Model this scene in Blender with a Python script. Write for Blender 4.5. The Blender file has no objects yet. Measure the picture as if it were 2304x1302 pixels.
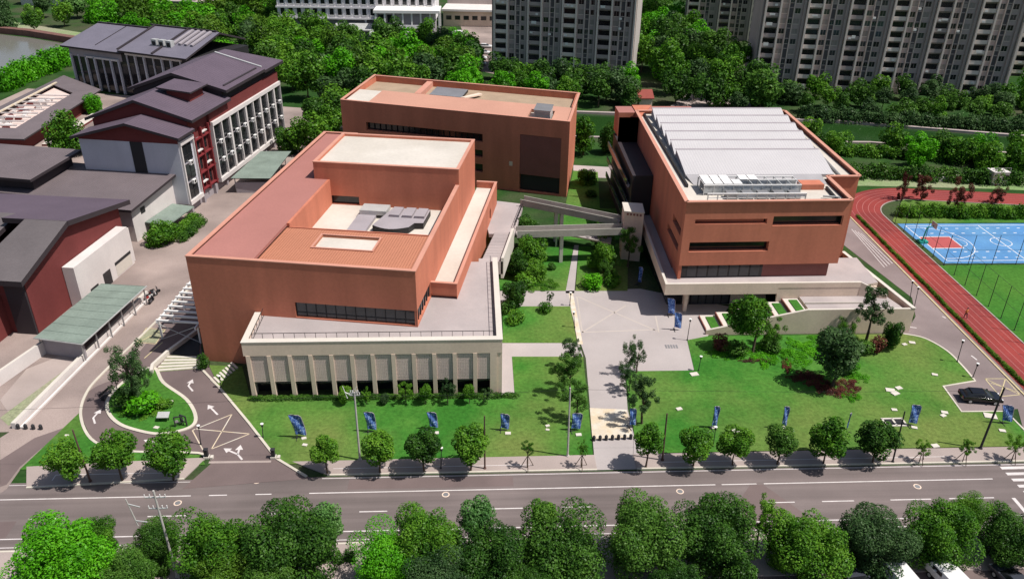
import bpy, math, random
from mathutils import Vector, Matrix
import numpy as np
SC = bpy.context.scene
COL = SC.collection
R = math.radians
rnd = random.Random(7)

# ---------------------------------------------------------------- camera, sky, sun, exposure
# a drone 60 m above the street; x runs along the street, y away from it
CAM_H, PITCH, ROLL, YAW, FPX = 60.0, R(28.04), R(0.86), R(3.0), 1800.0
_fw = Vector((0, math.cos(PITCH), -math.sin(PITCH)))
_rt = Vector((1, 0, 0))
_up = _rt.cross(_fw)
_c, _s = math.cos(ROLL), math.sin(ROLL)
_RZ = Matrix.Rotation(-YAW, 3, 'Z')
CX, CY, CZ = _RZ @ (_rt * _c + _up * _s), _RZ @ (-_rt * _s + _up * _c), _RZ @ _fw
cam_data = bpy.data.cameras.new('camera')
cam = bpy.data.objects.new('camera', cam_data)
COL.objects.link(cam)
cam.matrix_world = Matrix((
    (CX.x, CY.x, -CZ.x, 0), (CX.y, CY.y, -CZ.y, 0), (CX.z, CY.z, -CZ.z, CAM_H), (0, 0, 0, 1)))
cam_data.sensor_width = 36.0
cam_data.lens = FPX / 2304 * 36.0
cam_data.clip_start, cam_data.clip_end = 1.0, 6000.0
SC.camera = cam

SUN_EL, SUN_AZ = R(61), R(-16.5)          # azimuth measured from +x towards +y
sun_dir = Vector((math.cos(SUN_EL) * math.cos(SUN_AZ), math.cos(SUN_EL) * math.sin(SUN_AZ), math.sin(SUN_EL)))
sd = bpy.data.lights.new('sun', 'SUN')
sd.energy, sd.angle, sd.color = 4.7, R(0.5), (1.0, 0.94, 0.88)
sun = bpy.data.objects.new('sun', sd)
COL.objects.link(sun)
sun.rotation_euler = sun_dir.to_track_quat('Z', 'Y').to_euler()
w = bpy.data.worlds.new('World')
SC.world = w
w.use_nodes = True
nt = w.node_tree
nt.nodes.clear()
o = nt.nodes.new('ShaderNodeOutputWorld')
bg = nt.nodes.new('ShaderNodeBackground')
sky = nt.nodes.new('ShaderNodeTexSky')
sky.sky_type = 'NISHITA'
sky.sun_disc = False
sky.sun_elevation = SUN_EL
sky.sun_rotation = math.pi / 2 - SUN_AZ
sky.air_density, sky.dust_density = 1.0, 2.0
bg.inputs['Strength'].default_value = 0.075
nt.links.new(sky.outputs[0], bg.inputs[0])
nt.links.new(bg.outputs[0], o.inputs[0])
vs = SC.view_settings
vs.view_transform, vs.look, vs.exposure, vs.gamma = 'Standard', 'None', 0.1, 1.0
vs.use_curve_mapping = False
SC.cycles.max_bounces = 5
SC.cycles.diffuse_bounces = 3
SC.cycles.glossy_bounces = 2
SC.cycles.transmission_bounces = 3
SC.cycles.transparent_max_bounces = 4
SC.cycles.caustics_reflective = SC.cycles.caustics_refractive = False


def ground_at(px, py, z=0.0):
    """the point of the plane at height z that the survey photograph shows at pixel (px, py)"""
    d = CX * ((px - 1152) / FPX) - CY * ((py - 651) / FPX) + CZ
    t = (z - CAM_H) / d.z
    return Vector((d.x * t, d.y * t, z))


def wall_at(px, py, y):
    """the point of the upright plane at distance y that the survey photograph shows at pixel (px, py)"""
    d = CX * ((px - 1152) / FPX) - CY * ((py - 651) / FPX) + CZ
    t = y / d.y
    return Vector((d.x * t, y, CAM_H + d.z * t)), t


def P2(*pts, z=0.0):
    return [tuple(ground_at(x, y, z)[:2]) for x, y in pts]


# ---------------------------------------------------------------- materials
def srgb(r, g, b):
    f = lambda c: (c / 255 / 12.92) if c / 255 <= 0.04045 else ((c / 255 + 0.055) / 1.055) ** 2.4
    return (f(r), f(g), f(b), 1)


def node_mat(name):
    m = bpy.data.materials.new(name)
    m.use_nodes = True
    t = m.node_tree
    return m, t, t.nodes['Principled BSDF'], t.nodes, t.links


def coords(t):
    return t.nodes.new('ShaderNodeNewGeometry').outputs['Position']


def stucco(name, col, rough=0.85, var=0.12, scale=0.35, fine=6.0, bump=0.0, spec=0.2, metal=0.0, streak=0.0, col2=None, tracks=0.0):
    """matt surface whose colour wanders a little over metres and over centimetres"""
    m, t, p, N, Lk = node_mat(name)
    pos = coords(t)
    n1 = N.new('ShaderNodeTexNoise'); n1.inputs['Scale'].default_value = scale; n1.inputs['Detail'].default_value = 4
    n2 = N.new('ShaderNodeTexNoise'); n2.inputs['Scale'].default_value = fine; n2.inputs['Detail'].default_value = 3
    Lk.new(pos, n1.inputs['Vector']); Lk.new(pos, n2.inputs['Vector'])
    r1 = N.new('ShaderNodeMapRange'); r1.inputs[1].default_value = 0.3; r1.inputs[2].default_value = 0.7
    r1.inputs[3].default_value = 1 - var; r1.inputs[4].default_value = 1 + var
    Lk.new(n1.outputs[0], r1.inputs[0])
    r2 = N.new('ShaderNodeMapRange'); r2.inputs[1].default_value = 0.3; r2.inputs[2].default_value = 0.7
    r2.inputs[3].default_value = 1 - var * 0.7; r2.inputs[4].default_value = 1 + var * 0.7
    Lk.new(n2.outputs[0], r2.inputs[0])
    mul = N.new('ShaderNodeMath'); mul.operation = 'MULTIPLY'
    Lk.new(r1.outputs[0], mul.inputs[0]); Lk.new(r2.outputs[0], mul.inputs[1])
    last = mul.outputs[0]
    if streak:
        mp = N.new('ShaderNodeMapping'); mp.inputs['Scale'].default_value = (0.45, 0.45, 0.05)
        Lk.new(pos, mp.inputs['Vector'])
        n3 = N.new('ShaderNodeTexNoise'); n3.inputs['Scale'].default_value = 1.0; n3.inputs['Detail'].default_value = 5
        Lk.new(mp.outputs[0], n3.inputs['Vector'])
        r3 = N.new('ShaderNodeMapRange'); r3.inputs[1].default_value = 0.35; r3.inputs[2].default_value = 0.75
        r3.inputs[3].default_value = 1.0 + streak * .4; r3.inputs[4].default_value = 1 - streak
        Lk.new(n3.outputs[0], r3.inputs[0])
        m2 = N.new('ShaderNodeMath'); m2.operation = 'MULTIPLY'
        Lk.new(last, m2.inputs[0]); Lk.new(r3.outputs[0], m2.inputs[1]); last = m2.outputs[0]
    if tracks:                              # wear drawn out along the traffic
        mp = N.new('ShaderNodeMapping'); mp.inputs['Scale'].default_value = (0.02, 1.1, 1)
        Lk.new(pos, mp.inputs['Vector'])
        n3 = N.new('ShaderNodeTexNoise'); n3.inputs['Scale'].default_value = 1.0; n3.inputs['Detail'].default_value = 4
        Lk.new(mp.outputs[0], n3.inputs['Vector'])
        r3 = N.new('ShaderNodeMapRange'); r3.inputs[1].default_value = 0.35; r3.inputs[2].default_value = 0.68
        r3.inputs[3].default_value = 1.0 + tracks * .5; r3.inputs[4].default_value = 1 - tracks
        Lk.new(n3.outputs[0], r3.inputs[0])
        m2 = N.new('ShaderNodeMath'); m2.operation = 'MULTIPLY'
        Lk.new(last, m2.inputs[0]); Lk.new(r3.outputs[0], m2.inputs[1]); last = m2.outputs[0]
    vm = N.new('ShaderNodeVectorMath'); vm.operation = 'SCALE'
    if col2:
        mx = N.new('ShaderNodeMix'); mx.data_type = 'RGBA'
        mx.inputs[6].default_value = col; mx.inputs[7].default_value = col2
        n4 = N.new('ShaderNodeTexNoise'); n4.inputs['Scale'].default_value = scale * 0.6; n4.inputs['Detail'].default_value = 6
        Lk.new(pos, n4.inputs['Vector'])
        r4 = N.new('ShaderNodeMapRange'); r4.inputs[1].default_value = 0.42; r4.inputs[2].default_value = 0.62
        Lk.new(n4.outputs[0], r4.inputs[0]); Lk.new(r4.outputs[0], mx.inputs[0])
        Lk.new(mx.outputs[2], vm.inputs[0])
    else:
        vm.inputs[0].default_value = col[:3]
    Lk.new(last, vm.inputs[3])
    Lk.new(vm.outputs[0], p.inputs['Base Color'])
    p.inputs['Roughness'].default_value = rough
    p.inputs['Specular IOR Level'].default_value = spec
    p.inputs['Metallic'].default_value = metal
    if bump:
        b = N.new('ShaderNodeBump'); b.inputs['Strength'].default_value = bump; b.inputs['Distance'].default_value = 0.1
        Lk.new(n2.outputs[0], b.inputs['Height']); Lk.new(b.outputs[0], p.inputs['Normal'])
    return m


def ribbed(name, col, period, axis=0, ang=0.0, depth=0.5, rough=0.6, dark=0.75, var=0.08, metal=0.0):
    """standing-seam or corrugated sheet: fine ribs running across one axis"""
    m = stucco(name, col, rough, var, 0.2, 3.0)
    t = m.node_tree; N, Lk = t.nodes, t.links
    p = N['Principled BSDF']
    pos = coords(t)
    mp = N.new('ShaderNodeMapping'); mp.inputs['Rotation'].default_value = (0, 0, ang)
    Lk.new(pos, mp.inputs['Vector'])
    wv = N.new('ShaderNodeTexWave'); wv.bands_direction = 'X' if axis == 0 else ('Y' if axis == 1 else 'Z')
    wv.inputs['Scale'].default_value = 2 * math.pi / (20 * period) * 1.0
    wv.wave_profile = 'SIN'
    Lk.new(mp.outputs[0], wv.inputs['Vector'])
    b = N.new('ShaderNodeBump'); b.inputs['Strength'].default_value = depth; b.inputs['Distance'].default_value = 0.075
    Lk.new(wv.outputs['Fac'], b.inputs['Height']); Lk.new(b.outputs[0], p.inputs['Normal'])
    p.inputs['Metallic'].default_value = metal
    return m


def tiled_wall(name, col, w=1.2, h=0.6, var=0.06, streak=0.16, rough=0.75):
    """terracotta cladding: courses with hairline joints too fine to tell apart from the air"""
    m = stucco(name, col, rough, var, 0.12, 2.5, streak=streak)
    t = m.node_tree; N, Lk = t.nodes, t.links
    p = N['Principled BSDF']
    pos = coords(t)
    sx = N.new('ShaderNodeSeparateXYZ'); Lk.new(pos, sx.inputs[0])
    wv = N.new('ShaderNodeMath'); wv.operation = 'FRACT'
    dv = N.new('ShaderNodeMath'); dv.operation = 'DIVIDE'; dv.inputs[1].default_value = h
    Lk.new(sx.outputs[2], dv.inputs[0]); Lk.new(dv.outputs[0], wv.inputs[0])
    r = N.new('ShaderNodeMapRange'); r.inputs[1].default_value = 0.0; r.inputs[2].default_value = 0.12
    Lk.new(wv.outputs[0], r.inputs[0])
    b = N.new('ShaderNodeBump'); b.inputs['Strength'].default_value = 0.1; b.inputs['Distance'].default_value = 0.02
    Lk.new(r.outputs[0], b.inputs['Height']); Lk.new(b.outputs[0], p.inputs['Normal'])
    return m


def glassy(name, col, rough=0.12, spec=0.5, var=0.2):
    m = stucco(name, col, rough, var, 0.25, 1.2, spec=spec)
    return m


def leafy(name, cols, trans=0.25):
    """leaf blades: a few greens picked leaf clump by clump and tree by tree"""
    m, t, p, N, Lk = node_mat(name)
    N.remove(p)
    out = N['Material Output']
    oi = N.new('ShaderNodeObjectInfo')
    geo = N.new('ShaderNodeNewGeometry')
    n = N.new('ShaderNodeTexNoise'); n.inputs['Scale'].default_value = 0.55; n.inputs['Detail'].default_value = 2
    Lk.new(geo.outputs['Position'], n.inputs['Vector'])
    a1 = N.new('ShaderNodeMath'); a1.operation = 'MULTIPLY_ADD'; a1.inputs[1].default_value = 0.34; a1.inputs[2].default_value = -0.17
    Lk.new(geo.outputs['Random Per Island'], a1.inputs[0])
    a2 = N.new('ShaderNodeMath'); a2.operation = 'MULTIPLY_ADD'; a2.inputs[1].default_value = 0.3; a2.inputs[2].default_value = -0.15
    Lk.new(oi.outputs['Random'], a2.inputs[0])
    s1 = N.new('ShaderNodeMath'); s1.operation = 'ADD'; Lk.new(a1.outputs[0], s1.inputs[0]); Lk.new(a2.outputs[0], s1.inputs[1])
    s2 = N.new('ShaderNodeMath'); s2.operation = 'ADD'; Lk.new(s1.outputs[0], s2.inputs[0]); Lk.new(n.outputs[0], s2.inputs[1])
    cr = N.new('ShaderNodeValToRGB')
    el = cr.color_ramp.elements
    el[0].position, el[0].color = 0.2, cols[0]
    el[1].position, el[1].color = 0.8, cols[-1]
    for i, c in enumerate(cols[1:-1]):
        e = el.new(0.2 + 0.6 * (i + 1) / (len(cols) - 1)); e.color = c
    Lk.new(s2.outputs[0], cr.inputs[0])
    d = N.new('ShaderNodeBsdfDiffuse'); tr = N.new('ShaderNodeBsdfTranslucent')
    gl = N.new('ShaderNodeBsdfGlossy'); gl.inputs['Roughness'].default_value = 0.45
    mx = N.new('ShaderNodeMixShader'); mx.inputs[0].default_value = trans
    mg = N.new('ShaderNodeMixShader'); mg.inputs[0].default_value = 0.012
    Lk.new(cr.outputs[0], d.inputs[0]); Lk.new(cr.outputs[0], tr.inputs[0])
    Lk.new(d.outputs[0], mx.inputs[1]); Lk.new(tr.outputs[0], mx.inputs[2])
    Lk.new(mx.outputs[0], mg.inputs[1]); Lk.new(gl.outputs[0], mg.inputs[2])
    Lk.new(mg.outputs[0], out.inputs[0])
    return m


def lawn_mat(name, c1, c2, c3):
    m, t, p, N, Lk = node_mat(name)
    pos = coords(t)
    n1 = N.new('ShaderNodeTexNoise'); n1.inputs['Scale'].default_value = 0.11; n1.inputs['Detail'].default_value = 6; n1.inputs['Roughness'].default_value = .6
    n2 = N.new('ShaderNodeTexNoise'); n2.inputs['Scale'].default_value = 2.2; n2.inputs['Detail'].default_value = 6; n2.inputs['Roughness'].default_value = .7
    n3 = N.new('ShaderNodeTexNoise'); n3.inputs['Scale'].default_value = 0.06; n3.inputs['Detail'].default_value = 5
    for n in (n1, n2): Lk.new(pos, n.inputs['Vector'])
    of = N.new('ShaderNodeVectorMath'); of.inputs[1].default_value = (31, 17, 5); Lk.new(pos, of.inputs[0]); Lk.new(of.outputs[0], n3.inputs['Vector'])
    r1 = N.new('ShaderNodeMapRange'); r1.inputs[1].default_value = 0.42; r1.inputs[2].default_value = 0.58; Lk.new(n1.outputs[0], r1.inputs[0])
    mx = N.new('ShaderNodeMix'); mx.data_type = 'RGBA'; mx.inputs[6].default_value = c1; mx.inputs[7].default_value = c2
    Lk.new(r1.outputs[0], mx.inputs[0])
    r3 = N.new('ShaderNodeMapRange'); r3.inputs[1].default_value = 0.45; r3.inputs[2].default_value = 0.68; r3.inputs[4].default_value = 0.9
    Lk.new(n3.outputs[0], r3.inputs[0])
    mx2 = N.new('ShaderNodeMix'); mx2.data_type = 'RGBA'; mx2.inputs[7].default_value = c3
    Lk.new(mx.outputs[2], mx2.inputs[6]); Lk.new(r3.outputs[0], mx2.inputs[0])
    r2 = N.new('ShaderNodeMapRange'); r2.inputs[1].default_value = 0.25; r2.inputs[2].default_value = 0.75; r2.inputs[3].default_value = 0.62; r2.inputs[4].default_value = 1.35
    Lk.new(n2.outputs[0], r2.inputs[0])
    vm = N.new('ShaderNodeVectorMath'); vm.operation = 'SCALE'; Lk.new(mx2.outputs[2], vm.inputs[0]); Lk.new(r2.outputs[0], vm.inputs[3])
    Lk.new(vm.outputs[0], p.inputs['Base Color'])
    p.inputs['Roughness'].default_value = 1.0; p.inputs['Specular IOR Level'].default_value = 0.075
    b = N.new('ShaderNodeBump'); b.inputs['Strength'].default_value = 0.6; b.inputs['Distance'].default_value = 0.08
    n5 = N.new('ShaderNodeTexNoise'); n5.inputs['Scale'].default_value = 9; n5.inputs['Detail'].default_value = 3; Lk.new(pos, n5.inputs['Vector'])
    Lk.new(n5.outputs[0], b.inputs['Height']); Lk.new(b.outputs[0], p.inputs['Normal'])
    return m


def water_mat(name, c):
    m, t, p, N, Lk = node_mat(name)
    p.inputs['Base Color'].default_value = c
    p.inputs['Roughness'].default_value = 0.12
    n = N.new('ShaderNodeTexNoise'); n.inputs['Scale'].default_value = 0.8; n.inputs['Detail'].default_value = 4
    Lk.new(coords(t), n.inputs['Vector'])
    b = N.new('ShaderNodeBump'); b.inputs['Strength'].default_value = 0.08; b.inputs['Distance'].default_value = 0.2
    Lk.new(n.outputs[0], b.inputs['Height']); Lk.new(b.outputs[0], p.inputs['Normal'])
    return m


C = srgb
M = dict(
    terra=tiled_wall('terracotta_cladding', (0.535, 0.19, 0.118, 1)),
    terra_grate=stucco('terracotta_grating', (0.46, 0.195, 0.12, 1), 0.9, 0.07, 0.1, 4.0),
    terra_tan=stucco('terracotta_tan_roof', (0.5, 0.27, 0.2, 1), 0.9, 0.07, 0.1, 4.0),
    olive=stucco('olive_roof', (0.36, 0.27, 0.19, 1), 0.9, 0.1),
    terra_roof=stucco('terracotta_roof', (0.37, 0.165, 0.142, 1), 0.9, 0.07, 0.1, 4.0),
    terra_cap=stucco('terracotta_coping', (0.55, 0.27, 0.2, 1), 0.8, 0.06),
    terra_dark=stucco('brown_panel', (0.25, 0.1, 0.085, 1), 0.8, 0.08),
    stone=stucco('pale_stone', (0.73, 0.585, 0.475, 1), 0.85, 0.07, 0.2, 3.0, streak=0.08),
    stone_white=stucco('white_stone', (0.6, 0.56, 0.5, 1), 0.85, 0.05, 0.2, 3.0),
    screen=stucco('pierced_screen', (0.66, 0.53, 0.48, 1), 0.8, 0.08),
    deck=stucco('deck_paving', (0.37, 0.33, 0.325, 1), 0.9, 0.06, 0.25, 5.0, col2=(0.43, 0.38, 0.37, 1)),
    white_roof=stucco('pale_membrane', (0.53, 0.49, 0.43, 1), 0.9, 0.06, 0.15, 2.0, col2=(0.6, 0.56, 0.5, 1)),
    white_metal=ribbed('white_sheet', (0.51, 0.495, 0.5, 1), 0.45, 0, 0.0, 0.25, 0.5, var=0.03),
    grey_roof=stucco('grey_roof', (0.36, 0.35, 0.36, 1), 0.8, 0.08),
    glass=glassy('dark_glass', (0.018, 0.02, 0.023, 1)),
    glass_mid=glassy('grey_glass', (0.05, 0.055, 0.06, 1), 0.1),
    glass_light=glassy('pale_glass', (0.5, 0.53, 0.54, 1), 0.15, 0.6, 0.35),
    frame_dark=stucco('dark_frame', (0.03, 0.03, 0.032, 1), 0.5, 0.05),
    steel=stucco('grey_steel', (0.33, 0.33, 0.34, 1), 0.45, 0.08, metal=0.5),
    bridge=stucco('bridge_concrete', (0.36, 0.345, 0.31, 1), 0.9, 0.1, 0.4, 3.0, streak=0.15),
    curtain=stucco('drawn_curtain', (0.3, 0.27, 0.25, 1), 0.9, 0.1),
    galv=stucco('pale_steel', (0.52, 0.53, 0.52, 1), 0.5, 0.1, metal=0.3),
    white=stucco('white_paint', (0.8, 0.79, 0.77, 1), 0.6, 0.03),
    white_far=stucco('white_facade', (0.82, 0.79, 0.8, 1), 0.85, 0.04, 0.3, 4),
    white_wall=stucco('white_wall', (0.66, 0.62, 0.6, 1), 0.85, 0.05, 0.3, 4, streak=0.07),
    blue_wall=stucco('grey_blue_wall', (0.54, 0.55, 0.6, 1), 0.85, 0.05, 0.2, 4, streak=0.06),
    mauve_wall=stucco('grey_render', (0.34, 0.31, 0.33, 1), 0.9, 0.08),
    red_wall=stucco('maroon_render', (0.165, 0.04, 0.038, 1), 0.85, 0.08, 0.2, 3, streak=0.08),
    red_frame=stucco('maroon_frame', (0.2, 0.03, 0.035, 1), 0.7, 0.06),
    roof_a=ribbed('dark_metal_roof', (0.112, 0.086, 0.112, 1), 0.5, 0, R(9.4), 0.5, 0.62),
    roof_w=ribbed('slate_blue_roof', (0.17, 0.16, 0.2, 1), 0.6, 0, R(30), 0.5, 0.55),
    roof_b=ribbed('taupe_metal_roof', (0.15, 0.125, 0.132, 1), 0.5, 0, R(12), 0.5, 0.65),
    roof_c=ribbed('grey_metal_roof', (0.13, 0.115, 0.118, 1), 0.5, 1, R(-8), 0.5, 0.65),
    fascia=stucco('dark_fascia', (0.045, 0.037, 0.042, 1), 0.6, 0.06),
    canopy=stucco('green_grey_sheet', (0.2, 0.25, 0.215, 1), 0.7, 0.14, 0.3, 3.0),
    tower=stucco('tower_render', (0.43, 0.36, 0.345, 1), 0.9, 0.06, 0.1, 2.0, streak=0.1),
    tower_light=stucco('tower_pilaster', (0.76, 0.66, 0.6, 1), 0.9, 0.05, 0.2, 2.0),
    tower_dark=stucco('tower_recess_shade', (0.11, 0.1, 0.105, 1), 0.9, 0.1),  # recess shade painted as dark strips; the wall itself is flat
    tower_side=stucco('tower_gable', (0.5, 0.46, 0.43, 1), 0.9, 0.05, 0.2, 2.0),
    asphalt=stucco('asphalt', (0.162, 0.135, 0.13, 1), 0.95, 0.1, 0.12, 14.0, col2=(0.19, 0.157, 0.152, 1), tracks=0.16),
    asphalt_drive=stucco('drive_asphalt', (0.15, 0.115, 0.112, 1), 0.95, 0.1, 0.2, 14.0, col2=(0.17, 0.13, 0.125, 1)),
    concrete=stucco('concrete_yard', (0.33, 0.265, 0.24, 1), 0.95, 0.14, 0.12, 6.0, col2=(0.23, 0.185, 0.17, 1)),
    drive_grey=stucco('drive_concrete', (0.205, 0.165, 0.162, 1), 0.95, 0.1, 0.15, 9.0, col2=(0.25, 0.205, 0.2, 1)),
    pave=stucco('pavement_slabs', (0.34, 0.285, 0.262, 1), 0.95, 0.08, 0.2, 8.0, col2=(0.39, 0.325, 0.3, 1)),
    plaza=stucco('plaza_paving', (0.39, 0.352, 0.342, 1), 0.95, 0.06, 0.2, 8.0, col2=(0.41, 0.372, 0.362, 1)),
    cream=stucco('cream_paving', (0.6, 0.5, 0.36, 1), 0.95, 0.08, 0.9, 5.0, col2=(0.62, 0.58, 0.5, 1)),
    deck_band=stucco('pale_band', (0.47, 0.42, 0.38, 1), 0.95, 0.06),
    kerb=stucco('kerb_stone', (0.56, 0.52, 0.44, 1), 0.9, 0.08),
    line=stucco('road_paint', (0.62, 0.58, 0.57, 1), 0.8, 0.12, 0.8, 8.0),
    line_y=stucco('yellow_paint', (0.55, 0.47, 0.27, 1), 0.8, 0.12, 0.8, 8.0),
    track=stucco('running_track', (0.27, 0.048, 0.042, 1), 0.95, 0.14, 0.15, 4.0, col2=(0.22, 0.042, 0.04, 1)),
    track_line=stucco('track_paint', (0.42, 0.17, 0.155, 1), 0.9, 0.08),
    court_blue=stucco('court_blue', (0.085, 0.235, 0.47, 1), 0.8, 0.1, 0.2, 3, col2=(0.11, 0.27, 0.48, 1)),
    court_red=stucco('court_red', (0.4, 0.09, 0.09, 1), 0.7, 0.06),
    lawn=lawn_mat('lawn', (0.036, 0.15, 0.02, 1), (0.066, 0.195, 0.03, 1), (0.15, 0.195, 0.052, 1)),
    lawn_dark=lawn_mat('lawn_dense', (0.032, 0.14, 0.02, 1), (0.05, 0.17, 0.025, 1), (0.08, 0.19, 0.03, 1)),
    rough_ground=lawn_mat('scrub', (0.02, 0.06, 0.014, 1), (0.035, 0.085, 0.02, 1), (0.08, 0.08, 0.05, 1)),
    scrub_pale=lawn_mat('pale_scrub', (0.2, 0.3, 0.12, 1), (0.25, 0.3, 0.16, 1), (0.32, 0.3, 0.22, 1)),
    soil=stucco('soil', (0.14, 0.09, 0.06, 1), 1.0, 0.2, 0.6, 6),
    canal=water_mat('canal_water', (0.018, 0.055, 0.012, 1)),
    river=water_mat('river_water', (0.19, 0.185, 0.165, 1)),
    bark=stucco('bark', (0.11, 0.08, 0.06, 1), 1.0, 0.2, 2.0, 9.0, bump=0.6),
    bark_pale=stucco('pale_bark', (0.26, 0.22, 0.18, 1), 1.0, 0.2, 2.0, 9.0),
    pole=stucco('rusty_pole', (0.12, 0.07, 0.06, 1), 0.7, 0.15),
    pole_grey=stucco('concrete_pole', (0.5, 0.48, 0.45, 1), 0.85, 0.08),
    pole_dark=stucco('dark_pole', (0.035, 0.035, 0.04, 1), 0.5, 0.05),
    black_car=stucco('black_paint', (0.006, 0.006, 0.008, 1), 0.12, 0.02, spec=0.6),
    white_car=stucco('white_car_paint', (0.75, 0.75, 0.75, 1), 0.25, 0.02, spec=0.5),
    grey_car=stucco('dark_grey_paint', (0.05, 0.055, 0.07, 1), 0.2, 0.02, spec=0.6),
    red_car=stucco('red_car_paint', (0.3, 0.03, 0.03, 1), 0.25, 0.02, spec=0.5),
    tyre=stucco('tyre', (0.015, 0.015, 0.015, 1), 0.9, 0.05),
    bank=stucco('brick_bank', (0.17, 0.09, 0.075, 1), 0.95, 0.15, 0.4, 2),
    teal=stucco('teal_paint', (0.03, 0.35, 0.28, 1), 0.6, 0.05),
    pink_edge=stucco('flag_hem', (0.42, 0.36, 0.42, 1), 0.8, 0.05),
    skin=stucco('skin', (0.45, 0.27, 0.2, 1), 0.7, 0.04),
    orange_cloth=stucco('orange_cloth', (0.6, 0.2, 0.07, 1), 0.9, 0.06),
    dark_cloth=stucco('dark_cloth', (0.03, 0.03, 0.045, 1), 0.9, 0.06),
    red_roof=stucco('red_roof_tiles', (0.28, 0.075, 0.06, 1), 0.9, 0.1, 0.4, 3),
    leaf_dark=leafy('dark_leaves', [(0.017, 0.058, 0.009, 1), (0.037, 0.106, 0.013, 1), (0.067, 0.170, 0.021, 1), (0.104, 0.223, 0.032, 1)]),
    leaf_mid=leafy('green_leaves', [(0.027, 0.095, 0.008, 1), (0.059, 0.175, 0.013, 1), (0.104, 0.254, 0.019, 1), (0.152, 0.318, 0.028, 1)]),
    leaf_bright=leafy('bright_leaves', [(0.037, 0.170, 0.006, 1), (0.067, 0.276, 0.008, 1), (0.098, 0.382, 0.010, 1), (0.146, 0.445, 0.020, 1)], 0.3),
    leaf_olive=leafy('olive_leaves', [(0.037, 0.095, 0.010, 1), (0.073, 0.170, 0.014, 1), (0.122, 0.233, 0.024, 1)]),
    leaf_pale=leafy('pale_leaves', [(0.049, 0.138, 0.032, 1), (0.098, 0.233, 0.056, 1), (0.159, 0.318, 0.080, 1)]),
    leaf_grey=leafy('grey_green_leaves', [(0.024, 0.064, 0.020, 1), (0.049, 0.106, 0.032, 1), (0.091, 0.170, 0.056, 1)]),
    leaf_red=leafy('red_leaves', [(0.05, 0.015, 0.015, 1), (0.11, 0.03, 0.025, 1), (0.18, 0.07, 0.04, 1)]),
)


def flag_print():
    """printed cloth: blue ground with loose white brush shapes"""
    m, t, p, N, Lk = node_mat('flag_print')
    tc = N.new('ShaderNodeTexCoord')
    mp = N.new('ShaderNodeMapping'); mp.inputs['Scale'].default_value = (2.2, 1, 1.1)
    Lk.new(tc.outputs['Object'], mp.inputs['Vector'])
    n = N.new('ShaderNodeTexNoise'); n.inputs['Scale'].default_value = 2.3; n.inputs['Detail'].default_value = 6; n.inputs['Roughness'].default_value = .7
    Lk.new(mp.outputs[0], n.inputs['Vector'])
    cr = N.new('ShaderNodeValToRGB'); el = cr.color_ramp.elements
    el[0].position, el[0].color = 0.36, (0.014, 0.03, 0.2, 1)
    el[1].position, el[1].color = 0.66, (0.62, 0.7, 0.85, 1)
    e = el.new(0.48); e.color = (0.03, 0.09, 0.36, 1)
    e = el.new(0.55); e.color = (0.16, 0.3, 0.62, 1)
    Lk.new(n.outputs[0], cr.inputs[0]); Lk.new(cr.outputs[0], p.inputs['Base Color'])
    p.inputs['Roughness'].default_value = 0.8
    return m


M['flag'] = flag_print()


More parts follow.
